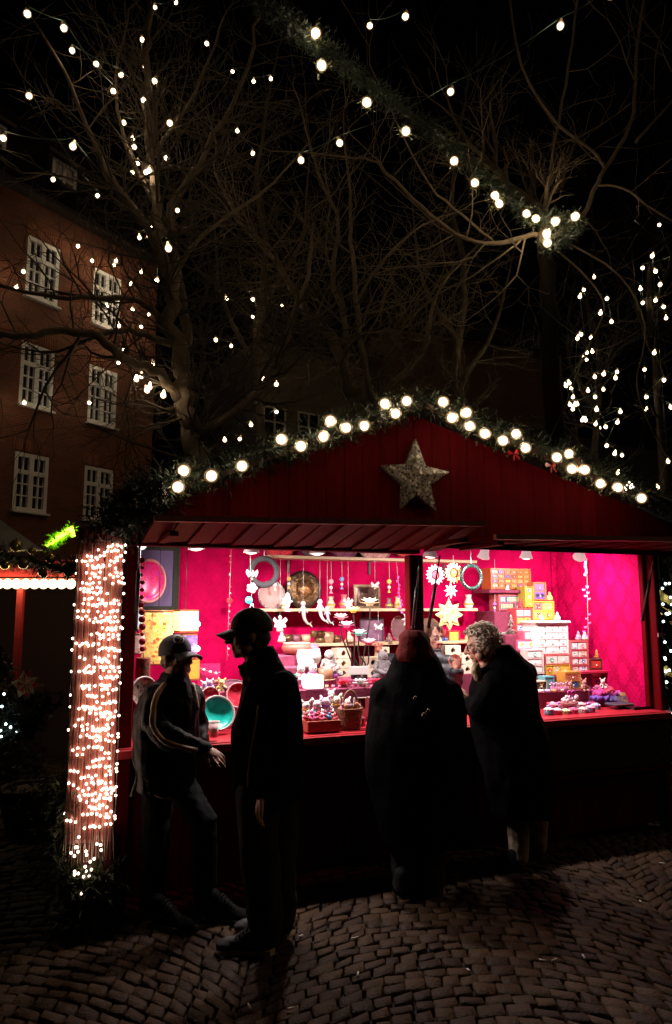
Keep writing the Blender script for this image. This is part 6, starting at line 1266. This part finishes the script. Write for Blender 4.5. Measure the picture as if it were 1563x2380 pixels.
def stone_fig(label, px, py, hpx, v, c):
    o, kz, ku = place('stone_figure', label, 'figure', px, py, v, 'grey stone figures on the steps'); s = hpx * kz; g = MB(); g.ball((0, 0, .22 * s), (.36 * s, .28 * s, .22 * s)); g.limb([(0, 0, .3 * s), (0, 0, .58 * s)], [.26 * s, .2 * s]); g.ball((0, -.03 * s, .80 * s), (.19 * s, .19 * s, .21 * s))
    for q in (-1, 1): g.limb([(q * .22 * s, 0, .56 * s), (q * .34 * s, -.1 * s, .34 * s), (q * .08 * s, -.27 * s, .22 * s)], [.09 * s, .08 * s, .07 * s]); g.limb([(q * .12 * s, -.1 * s, .1 * s), (q * .42 * s, -.18 * s, .1 * s)], [.12 * s, .1 * s])
    put('figure', fuse(g, .004, 2, (.004, 60, 60)), mat(c, .75, 0, .3, 50, .3), o)
stone_fig('pale grey stone seated figure next to the white boxes', 765, 1572, 62, .50, (.42, .40, .40)); stone_fig('dark grey stone seated figure beside the black coat', 890, 1578, 66, .60, (.16, .15, .16)); step(748, 782, 1573, .482, .60, CL2); step(874, 908, 1579, .52, .70, CL2)
o, kz, ku = place('sign_card', 'blank white card on two little feet between the white boxes', 'sign', 836, 1578, .50); g = MB(); g.box((0, 0, 20 * kz), (46 * ku, .006, 20 * kz), .002); g.build('card', WHITE, o); g = MB()
for q in (-1, 1): g.box((q * 14 * ku, 0, 5 * kz), (6 * ku, .03, 10 * kz))
g.build('foot', BLACKM, o)
# white boxes with leaf shaped openings
def nest_box(label, x0, x1, y0, y1, v, inner):
    o, kz, ku = place('leaf_hole_box', label, 'box', (x0 + x1) / 2, y1, v, 'white boxes with leaf shaped openings'); w, h, dp = (x1 - x0) * ku, (y1 - y0) * kz, .13; g = MB(); n = 32; hole = []; rect = []
    for i in range(n):
        a = 2 * math.pi * (i + .5) / n; c, s = math.cos(a), math.sin(a); r = .27 * h * (1 + .0 * c); x, z = r * 1.05 * c, r * s * .9
        if s > .2: x *= 1 - .75 * ((s - .2) / .8) ** 1.6; z *= 1.0 + .45 * ((s - .2) / .8)
        hole.append((x, z + h * .48)); k = min(w / 2 / max(abs(c), 1e-6), h / 2 / max(abs(s), 1e-6)); rect.append((c * k, s * k + h / 2))
    vs = [(x, 0, z) for x, z in rect] + [(x, 0, z) for x, z in hole] + [(x, .03, z) for x, z in hole]; fs = []
    for i in range(n): j = (i + 1) % n; fs += [[i, j, n + j, n + i], [n + i, n + j, 2 * n + j, 2 * n + i]]
    g.add(vs, fs); hx, e = w / 2, .0005
    g.add([(-hx, e, 0), (hx, e, 0), (hx, e, h), (-hx, e, h), (-hx, dp, 0), (hx, dp, 0), (hx, dp, h), (-hx, dp, h)], [(0, 4, 5, 1), (1, 5, 6, 2), (2, 6, 7, 3), (3, 7, 4, 0), (4, 7, 6, 5)]); g.build('case', mat((.80, .66, .50), .6, 0, .08, 12, .05), o)
    g = MB(); g.prism([(x * 1.3, .48 * h + (z - .48 * h) * 1.3) for x, z in hole], .004, Matrix.Translation((0, .035, 0))); g.build('lining', mat(inner, .5), o)
RI, TI, KI = (.28, .03, .02), (.01, .06, .06), (.015, .01, .01)
for a in ((783, 816, 1507, 1530, .84, RI, 'top'), (783, 816, 1531, 1553, .84, RI, 'middle'), (783, 816, 1554, 1576, .84, RI, 'bottom')): nest_box('cream box with red lined leaf opening, %s of the stack beside the lotus stems' % a[6], *a[:6])
for a in ((850, 887, 1528, 1551, .84, TI, 'upper'), (850, 887, 1552, 1576, .84, TI, 'lower')): nest_box('cream box with green lined leaf opening, %s of two by the dark stone figure' % a[6], *a[:6])
nest_box('cream box under the red doll, partly behind the stall keeper', 886, 906, 1504, 1527, .88, RI)
for a in ((1036, 1072, 1500, 1523, .88, 'topmost, beside the raised hand'), (1036, 1072, 1524, 1546, .88, 'just behind the raised hand'), (1074, 1102, 1519, 1543, .88, 'upper one before the nose of the lady'), (1074, 1102, 1544, 1566, .88, 'lower one before the chin of the lady')): nest_box('cream box with dark leaf opening, ' + a[5], *a[:5], KI)
nest_box('cream box with dark leaf opening, lowest beneath the raised hand', 1036, 1072, 1547, 1566, .88, KI)
# basket, tray of sachets, soft toys, framed print
o, kz, ku = place('wicker_basket', 'brown wicker basket with arched handle on the counter edge', 'basket', 815, 1692, .06); w = 60 * kz / 2; h = 44 * kz; g = MB(); n = 36
for k in range(11):
    t = k / 10; rx, ry = w * (.82 + .18 * t), w * (.60 + .14 * t); g.tube([(rx * math.cos(a) * (1 + .012 * ((i + k) % 2)), ry * math.sin(a) * (1 + .02 * ((i + k) % 2)), h * t + .004) for i in range(n + 1) for a in [2 * math.pi * i / n]], h * .052, 5, False)
for i in range(20): a = 2 * math.pi * i / 20; g.tube([(w * .80 * math.cos(a), w * .58 * math.sin(a), 0), (w * .99 * math.cos(a), w * .73 * math.sin(a), h * 1.02)], .0035, 5)
g.lathe([(0, .003), (w * .8, .003), (w * .8, .008)], 20, Matrix.Diagonal((1, .72, 1, 1))); g.build('weave', mat((.26, .10, .04), .6, 0, .45, 60, .3), o); g = MB(); g.tube([(-w * .66 * math.cos(t), 0, h + math.sin(t) * h * 1.0) for t in [math.pi * i / 14 for i in range(15)]], .008, 6); g.build('handle', mat((.24, .09, .04), .6), o)
rr = random.Random(9)
for i in range(7):
    x = 797 + i * 6; g = MB(); c = rr.choice([(.75, .62, .58), (.65, .3, .2), (.8, .76, .7), (.5, .2, .3)]); g.ball((0, 0, 0), (.024, .02, .026), 10, 8); g.ball((.0, -.012, .028), .016, 8, 6); ob = g.build('soft_toy', mat(c, .8, 0, .3, 40, .3)); ob.matrix_world = SM @ Matrix.Translation(L(x, 1648 + rr.uniform(-4, 3), .05 + rr.uniform(0, .05)))
    tag(ob, 'tiny soft toy in the wicker basket', 'toy', 'soft toys piled in the wicker basket')
o, kz, ku = place('wooden_tray', 'reddish wooden tray heaped with colourful sachets next to the wicker basket', 'tray', 745, 1697, .05); w, h = 76 * ku, 26 * kz; g = MB()
g.box((0, -.075, h / 2), (w, .012, h), .003); g.box((0, .075, h / 2), (w, .012, h), .003); g.box((-w / 2 + .006, 0, h / 2), (.012, .138, h), .003); g.box((w / 2 - .006, 0, h / 2), (.012, .138, h), .003); g.box((0, 0, .006), (w - .024, .138, .008)); g.build('box', mat((.36, .10, .06), .5, 0, .3, 20, .2), o)
for i in range(16):
    c = rr.choice([(.6, .05, .08), (.05, .25, .45), (.8, .75, .72), (.66, .12, .3), (.75, .7, .66)]); g = MB(); s = .022; g.ball((0, 0, 0), (s * 1.2, s, s * .7), 8, 6, Matrix.Rotation(rr.uniform(-1, 1), 3, 'Y')); g.limb([(0, 0, s * .4), (0, 0, s * 1.2)], [s * .25, s * .5]); ob = g.build('sachet', mat(c, .6, 0, .2, 40, .1)); ob.matrix_world = SM @ Matrix.Translation(L(714 + (i % 8) * 9 + rr.uniform(-3, 3), 1671 - (i // 8) * 7 + rr.uniform(-3, 2), .02 + .05 * (i // 8)))
    tag(ob, 'small tied sachet heaped in the wooden tray', 'sachet', 'sachets heaped in the wooden tray')
def toy(label, px, py, hpx, v, c, c2, group):
    o, kz, ku = place('soft_toy', label, 'toy', px, py, v, group, rng.uniform(-.4, .4)); s = hpx * kz; g = MB(); g.ball((0, 0, .28 * s), (.28 * s, .24 * s, .28 * s), 12, 8); g.ball((0, -.05 * s, .70 * s), (.24 * s, .22 * s, .24 * s), 12, 8)
    for q in (-1, 1): g.limb([(q * .16 * s, 0, .86 * s), (q * .28 * s, 0, 1.02 * s)], [.09 * s, .06 * s]); g.limb([(q * .22 * s, -.05 * s, .42 * s), (q * .36 * s, -.2 * s, .30 * s)], [.09 * s, .08 * s]); g.limb([(q * .14 * s, -.1 * s, .1 * s), (q * .22 * s, -.34 * s, .08 * s)], [.11 * s, .09 * s])
    g.build('body', mat(c, .85, 0, .15, 60, .4), o); d = MB()
    for q in (-1, 1): d.ball((q * .08 * s, -.26 * s, .74 * s), .028 * s, 6, 5)
    d.ball((0, -.27 * s, .66 * s), .03 * s, 6, 5); d.build('eye', BLACKM, o); e = MB(); e.torus((0, 0, 0), .2 * s, .05 * s, Matrix.Translation((0, -.02 * s, .50 * s)) @ Matrix.Rotation(R(90), 4, 'X'), 16, 6); e.build('scarf', mat(c2, .7), o)
tg = 'soft toys crowded behind the basket'; tp = 'soft toys behind the teal bowl'; tc = 'small toys on the corner shelf'
step(690, 850, 1672, .13, .298, CL2)
toy('white soft toy with orange scarf touching the dark coat', 712, 1668, 40, .20, (.80, .78, .74), (.7, .3, .05), tg); toy('white soft toy behind the red and blue sachets', 737, 1666, 42, .21, (.82, .80, .78), (.55, .1, .2), tg); toy('lilac soft toy with purple scarf above the tray', 757, 1662, 44, .22, (.72, .60, .76), (.25, .08, .45), tg); toy('cream soft toy with a yellow scarf behind the basket handle', 782, 1660, 46, .23, (.80, .74, .58), (.75, .5, .1), tg); toy('white soft toy half behind the framed print', 806, 1660, 38, .24, (.82, .78, .74), (.6, .25, .2), tg); toy('pale soft toy in the rear between two others', 770, 1636, 34, .28, (.78, .74, .72), (.6, .1, .3), tg)
toy('white soft toy at the rim of the small red bowl', 474, 1608, 26, .44, (.80, .74, .78), (.4, .2, .6), tp); toy('lilac soft toy behind the red bowl', 488, 1606, 28, .46, (.66, .56, .78), (.3, .1, .5), tp); toy('brown soft toy with pink scarf by the plum plate', 502, 1604, 26, .47, (.45, .26, .20), (.7, .2, .3), tp); toy('yellow star eared soft toy by the plum plate', 516, 1607, 30, .44, (.78, .68, .28), (.8, .5, .1), tp)
toy('yellow and white toy on the corner shelf', 1418, 1548, 27, .98, (.76, .62, .14), (.8, .75, .7), tc); toy('toy in a purple dress on the corner shelf', 1440, 1549, 25, .95, (.74, .58, .58), (.2, .06, .26), tc); toy('plump white toy on the corner shelf nearest the stall post', 1467, 1549, 32, .86, (.82, .74, .70), (.7, .4, .4), tc)
toy('brown doll with pale bonnet beside the orange chest', 1358, 1606, 28, .40, (.50, .22, .18), (.7, .5, .4), 'dolls on the low step'); toy('white toy sitting on the heap of scarves', 1402, 1599, 22, .44, (.82, .74, .64), (.5, .1, .2), 'dolls on the low step'); toy('rosy doll behind the gift basket', 1325, 1607, 24, .41, (.62, .26, .22), (.7, .2, .2), 'dolls on the low step')
panel('framed_print', 'small dark framed print of a pale seated figure propped behind the basket', 'picture', 828, 849, 1622, 1647, .22, mat((.05, .02, .015), .4), mat((.08, .03, .02), .4), .006)
o = [x for x in SC.objects if x.name == 'framed_print'][0]; g = MB(); k_ = .0031
g.prism([(-6 * k_, 4 * k_), (6 * k_, 4 * k_), (5 * k_, 7 * k_), (2.6 * k_, 8 * k_), (2.8 * k_, 13 * k_), (1.2 * k_, 14 * k_), (1.6 * k_, 17 * k_), (0, 19.5 * k_), (-1.6 * k_, 17 * k_), (-1.2 * k_, 14 * k_), (-2.8 * k_, 13 * k_), (-2.6 * k_, 8 * k_), (-5 * k_, 7 * k_)], .002, Matrix.Translation((0, .003, 0))); g.build('print', mat((.50, .28, .16), .6), o)
panel('price_card', 'plain white card standing behind the framed print', 'card', 822, 872, 1618, 1668, .26, WHITE, None)
# jars, bottles, gift basket, scarves, cards
jg = 'round tins with cloth tops along the counter'
for i, (x, y, c, c2, lb) in enumerate(((1276, 1660, (.12, .35, .48), (.66, .80, .84), 'blue tin'), (1296, 1661, (.62, .05, .16), (.82, .66, .72), 'pink tin with white top'), (1312, 1650, (.50, .20, .32), (.72, .14, .26), 'rose tin in the second row'), (1316, 1663, (.60, .60, .30), (.62, .74, .44), 'pale green tin'), (1334, 1660, (.60, .04, .14), (.76, .14, .30), 'crimson tin before the gift basket'), (1352, 1648, (.55, .34, .38), (.80, .58, .60), 'salmon tin in the second row'), (1356, 1659, (.55, .50, .50), (.74, .64, .62), 'grey tin with pale top'), (1374, 1655, (.30, .20, .45), (.70, .46, .60), 'violet tin'), (1386, 1650, (.22, .26, .48), (.46, .50, .74), 'blue violet tin, last of the row'), (1288, 1649, (.45, .10, .25), (.76, .30, .40), 'red topped tin in the second row'))):
    o, kz, ku = place('tin', lb + ' with a ruffled cloth top on the counter', 'tin', x, y, .10 if y > 1653 else .22, jg); s = 10 * kz; g = MB(); g.lathe([(0, 0), (s, 0), (s * 1.04, s * .2), (s * 1.04, s * .9), (s * .9, s)], 16); g.build('can', mat(c, .3, .2, .2, 40, .05), o); g = MB()
    for k in range(10): a = k * .628; g.ball((math.cos(a) * s * .85, math.sin(a) * s * .85, s * 1.12), (s * .36, s * .36, s * .26), 8, 6)
    g.ball((0, 0, s * 1.15), (s * .9, s * .9, s * .5), 12, 8); g.build('cloth_top', mat(c2, .8, 0, .2, 60, .3), o)
for i in range(7):
    x = 1283 + i * 5.6; o, kz, ku = place('bottle', 'little pink stoppered bottle in the row before the teal box', 'bottle', x, 1607 + (i % 2) * 2, .40 - .02 * (i % 2), 'little pink bottles'); s = 22 * kz; g = MB(); g.lathe([(0, 0), (s * .16, 0), (s * .17, s * .45), (s * .06, s * .6), (s * .06, s * .8), (0, s * .8)], 10); g.build('glass', mat((.60, .22, .40), .15, 0, .1, 30, 0), o); g = MB(); g.ball((0, 0, s * .88), s * .12, 8, 6); g.build('stopper', mat((.75, .4, .6), .3), o)
for x, y, lb in ((1258, 1616, 'white'), (1273, 1616, 'lilac'), (1288, 1615, 'orange'), (1305, 1614, 'cream')):
    c = dict(white=(.8, .78, .78), lilac=(.5, .4, .66), orange=(.75, .36, .14), cream=(.78, .66, .5))[lb]; o, kz, ku = place('tea_light', lb + ' tealight on the low step before the little bottles', 'candle', x, y - 7, .385, 'tealights on the low step'); s = 7 * kz; g = MB(); g.lathe([(0, 0), (s, 0), (s, s * .9), (s * .9, s * .9), (s * .9, s * .7), (0, s * .75)], 14); g.build('cup', mat(c, .4), o); g = MB(); g.cyl((0, 0, s * .7), (0, 0, s * 1.1), .001, .001, 5); g.build('wick', BLACKM, o)
o, kz, ku = place('gift_basket', 'little gift basket wrapped in film with a bright pink bow', 'gift', 1323, 1640, .20); s = 34 * kz; g = MB(); g.lathe([(0, 0), (s * .5, 0), (s * .66, s * .22), (s * .62, s * .24), (0, s * .1)], 18); g.build('basket', mat((.40, .16, .16), .6), o); g = MB()
for k in range(14): g.ball((rr.uniform(-.5, .5) * s, rr.uniform(-.4, .4) * s, rr.uniform(.3, .62) * s), rr.uniform(.10, .16) * s, 8, 6)
g.build('filling', mat((.80, .66, .74), .3, 0, .2, 30, 0), o); g = MB()
for q in (-1, 1): g.torus((q * .18 * s, -.3 * s, .92 * s), .14 * s, .05 * s, None, 16, 6); g.prism([(0, .85 * s), (q * .3 * s, .5 * s), (q * .16 * s, .48 * s)], .01, Matrix.Translation((0, -.34 * s, 0)))
g.build('bow', mat((.70, .08, .50), .3), o)
sc = [(.60, .03, .22, 'magenta'), (.14, .05, .34, 'violet'), (.07, .06, .20, 'dark blue'), (.58, .05, .10, 'crimson'), (.40, .06, .32, 'plum'), (.62, .12, .30, 'rose')]
step(1366, 1462, 1634, .30, .54, CL)
for i, (r_, g_, b_, nm) in enumerate(sc):
    x, y, v = ((1392, 1620, .36), (1392, 1634, .31), (1424, 1636, .33), (1414, 1616, .42), (1428, 1622, .40), (1404, 1610, .46))[i]; g = MB(); qq = random.Random(i)
    for k in range(9): g.limb([(qq.uniform(-.07, .07), qq.uniform(-.04, .04), qq.uniform(.012, .05)) for _ in range(3)], [qq.uniform(.012, .02) for _ in range(3)])
    me = fuse(g, .006, 2, (.010, 25, 25), i); ob = put('scarf', me, mat((r_, g_, b_), .6, 0, .25, 40, .3), None); ob.matrix_world = SM @ Matrix.Translation(L(x, y, v)); tag(ob, nm + ' scarf crumpled in the heap of fabrics near the corner of the counter', 'scarf', 'scarves heaped on the counter')
o, kz, ku = place('purse_pile', 'flat dark embroidered purses lying on one another on a black tray', 'purse', 1440, 1640, .18)
o.name = 'purse'; g = MB(); g.box((0, 0, .012), (.20, .13, .022), .008); g.build('pouch', mat((.05, .04, .08), .6, 0, .5, 60, .3), o); g = MB(); g.box((0, -.062, .016), (.19, .012, .008), .002); g.build('zip', mat((.3, .25, .2), .4), o); o['label'] = 'dark embroidered purse lying on the counter by the scarves'
o, kz, ku = place('black_tray', 'flat black tray at the corner end of the counter', 'tray', 1482, 1648, .14); g = MB(); g.box((0, .02, .008), (.22, .20, .014), .004); g.box((0, -.078, .022), (.22, .008, .016)); g.box((0, .118, .022), (.22, .008, .016)); g.build('tray', BLACKM, o)
for x, y, v, c, lb in ((1462, 1632, .30, (.30, .22, .07), 'olive'), (1478, 1632, .28, (.55, .05, .10), 'red'), (1454, 1640, .22, (.10, .08, .12), 'black')): panel('greeting_card', lb + ' patterned card leaning over the black tray', 'card', x - 12, x + 12, y - 26, y, v, mosaic(c, tuple(q * 1.8 for q in c), (.4, .3, .1), 60, .6), None, .01, R(-25))
# silver tree, paper cup
o, kz, ku = place('table_tree', 'little silver tinsel tree standing before the red chest', 'ornament', 1189, 1474, .76); s = 48 * kz; g = MB(); qq = random.Random(2)
for i in range(240): z = qq.uniform(.12, .98); r_ = .40 * (1 - z) + .04; a = qq.uniform(0, 6.28); e = Vector((math.cos(a) * r_, math.sin(a) * r_, z - .1)) * s; c = Vector((0, 0, z * s)); w_ = Vector((-math.sin(a), math.cos(a), 0)) * .03 * s; g.add([c, c.lerp(e, .6) + w_, e, c.lerp(e, .6) - w_], [(0, 1, 2, 3)])
g.build('crown', mat((.55, .50, .45), .25, .6, .3, 60, 0), o); g = MB(); g.cyl((0, 0, 0), (0, 0, s * .9), .006, .003, 6); g.lathe([(0, 0), (s * .14, 0), (s * .12, s * .1), (0, s * .1)], 12); g.build('stand', mat((.5, .4, .3), .4), o); step(1176, 1202, 1475, .70, .79, CL)
o, kz, ku = place('paper_cup', 'white paper cup standing at the counter edge before the teal bowl', 'cup', 497, 1713, -.02); s = 36 * kz; g = MB(); g.lathe([(0, 0), (s * .28, 0), (s * .36, s), (s * .33, s * .98), (s * .25, .006), (0, .006)], 24); g.build('cup', mat((.72, .52, .50), .6, 0, .06, 12, .05), o); g = MB(); g.torus((0, 0, 0), s * .36, .0028, Matrix.Translation((0, 0, s)) @ Matrix.Rotation(R(90), 4, 'X'), 24, 6); g.build('rim', WHITE, o)

# small wares crowding the shelves and steps
def ware(name, label, cat, px, py, v, hpx, kind, c, group, c2=None):
    o, kz, ku = place(name, label, cat, px, py, v, group, rng.uniform(-.5, .5)); s = hpx * kz; m = mat(c, .3, 0, .2, 40, .05); g = MB()
    if kind == 'votive':
        g.lathe([(0, 0), (s * .38, 0), (s * .5, s), (s * .45, s), (s * .34, s * .2), (0, s * .2)], 14); g.build('cup', m, o); f = MB(); f.lathe([(0, s * .2), (s * .33, s * .2), (s * .36, s * .6), (0, s * .62)], 12); f.build('wax', E1((.9, .6, .35), 1.2), o)
    elif kind == 'buddha':
        g.ball((0, 0, .18 * s), (.42 * s, .30 * s, .18 * s), 12, 8); g.limb([(0, 0, .25 * s), (0, 0, .55 * s)], [.24 * s, .2 * s]); g.ball((0, 0, .80 * s), (.17 * s, .17 * s, .2 * s), 12, 8); g.ball((0, 0, 1.0 * s), .07 * s, 8, 6)
        for q in (-1, 1): g.limb([(q * .22 * s, 0, .55 * s), (q * .3 * s, -.12 * s, .34 * s), (0, -.26 * s, .28 * s)], [.08 * s, .07 * s, .06 * s])
        g.build('figure', m, o); f = MB(); f.lathe([(0, 0), (.46 * s, 0), (.42 * s, .07 * s), (0, .07 * s)], 14); f.build('base', mat(c2 or (.2, .08, .05), .5), o)
    elif kind == 'vase':
        g.lathe([(0, 0), (s * .22, 0), (s * .34, s * .35), (s * .16, s * .75), (s * .22, s), (s * .17, s), (s * .12, s * .76), (0, s * .5)], 16); g.build('vase', m, o); f = MB(); f.lathe([(s * .335, s * .30), (s * .355, s * .34), (s * .35, s * .42), (s * .32, s * .42)], 16, caps=False); f.build('band', mat(c2 or (.7, .5, .1), .3, .5), o)
    elif kind == 'incense':
        g.lathe([(0, 0), (s * .3, 0), (s * .34, s * .3), (s * .28, s * .34), (0, s * .3)], 14); g.build('holder', m, o); f = MB()
        for k in range(5): a = k * 1.3; f.cyl((0, 0, s * .2), (math.cos(a) * s * .18, math.sin(a) * s * .12, s), .0016, .0016, 4)
        f.build('incense_stick', mat(c2 or (.3, .1, .08), .7), o)
    return o
wr = random.Random(17)
for i, x in enumerate(range(700, 900, 15)):
    ware('votive', 'small glass votive with glowing wax lined up on the top shelf edge' if i < 0 else 'small lit votive glass in the row on the lotus step', 'candle', x, 1601, .325, 9, 'votive', wr.choice([(.7, .2, .3), (.7, .5, .3), (.6, .1, .2)]), 'lit votives on the lotus step')
PC = [(.82, .78, .74), (.70, .55, .40), (.62, .18, .22), (.20, .12, .10), (.75, .62, .30)]
for i, (x, y, v, h, lb) in enumerate(((655, 1493, .93, 24, 'white'), (812, 1494, .95, 26, 'bronze'), (826, 1494, .97, 20, 'red'), (905, 1494, .95, 22, 'black'), (1090, 1492, .95, 26, 'gold'))): ware('seated_figure', lb + ' little seated figure on the lower shelf', 'figure', x, y, v, h, 'buddha', PC[i], 'little seated figures on the lower shelf')
for i, (x, v, lb) in enumerate(((660, 1.02, 'white'), (770, 1.04, 'tan'), (800, 1.05, 'red'), (905, 1.02, 'brown'), (925, 1.04, 'gold'), (1090, 1.02, 'cream'))): ware('vase', lb + ' little vase on the middle shelf', 'vase', x, 1416, v, 26 + 4 * (i % 3), 'vase', (PC + [(.8, .7, .55)])[i], 'little vases on the middle shelf')
for i, (x, y, v, lb) in enumerate(((752, 1577, .45, 'red'), (690, 1577, .45, 'green'), (776, 1577, .43, 'purple'), (1032, 1492, .96, 'blue'))): ware('incense_holder', lb + ' incense pot with five sticks', 'incense holder', x, y, v, 30, 'incense', ((.5, .04, .05), (.05, .25, .12), (.25, .06, .3), (.08, .15, .4))[i], 'incense pots')
for i, (x, y, v, lb) in enumerate(((1258, 1443, .87, 'white'), (1278, 1396, .9, 'gilt'), (1345, 1488, .66, 'pink'), (1360, 1488, .66, 'ivory'), (1388, 1530, .66, 'amber'), (1210, 1412, .87, 'ruby'), (1180, 1381, .97, 'pale'), (1296, 1443, .70, 'silver'))): ware('seated_figure', lb + ' little seated figure standing on top of the drawer chests', 'figure', x, y, v, 20, 'buddha', ((.8, .77, .72), (.7, .5, .15), (.75, .3, .4), (.78, .72, .6), (.6, .3, .06), (.5, .03, .06), (.7, .62, .58), (.55, .54, .54))[i], 'little seated figures on the drawer chests')
for i, (x, y, r, lb) in enumerate(((640, 1345, 14, 'pale green'), (672, 1345, 12, 'amber'), (770, 1352, 14, 'rose'), (795, 1346, 12, 'blue'), (905, 1352, 13, 'gold'), (1150, 1404, 9, 'violet'))):
    mobile('glass_drop', lb + ' glass drop hanging on a thread from the top shelf', 'ornament', [(x, y, r * .45, ((.5, .7, .5), (.75, .4, .08), (.75, .3, .4), (.15, .35, .65), (.75, .55, .15), (.4, .15, .6))[i], 'ball'), (x, y + r, r * .3, (.8, .78, .75), 'ball'), (x, y + r * 1.7, r * .35, ((.5, .7, .5), (.75, .4, .08), (.75, .3, .4), (.15, .35, .65), (.75, .55, .15), (.4, .15, .6))[i], 'bell')], .93, 1300, y + r * 2, x, x + 1, group='glass drops under the top shelf')
for i in range(26):
    x = 1276 + (i % 13) * 8.5; y = 1645 - (i // 13) * 7 + wr.uniform(-1, 1)
    o, kz, ku = place('soap_flower', 'tiny coloured soap rose behind the row of tins', 'soap', x, y, .255 + .03 * (i // 13), 'soap roses behind the tins'); s = 5 * kz; g = MB(); g.ball((0, 0, s * .6), (s, s, s * .7), 10, 6)
    for k in range(5): a = k * 1.257; g.ball((math.cos(a) * s * .7, math.sin(a) * s * .7, s * .7), (s * .5, s * .5, s * .45), 8, 5)
    g.build('rose', mat(wr.choice([(.75, .1, .3), (.8, .6, .65), (.5, .2, .55), (.8, .75, .7), (.7, .05, .1), (.3, .3, .65)]), .6, 0, .2, 40, .1), o)
bpy.data.scenes.remove(FS)
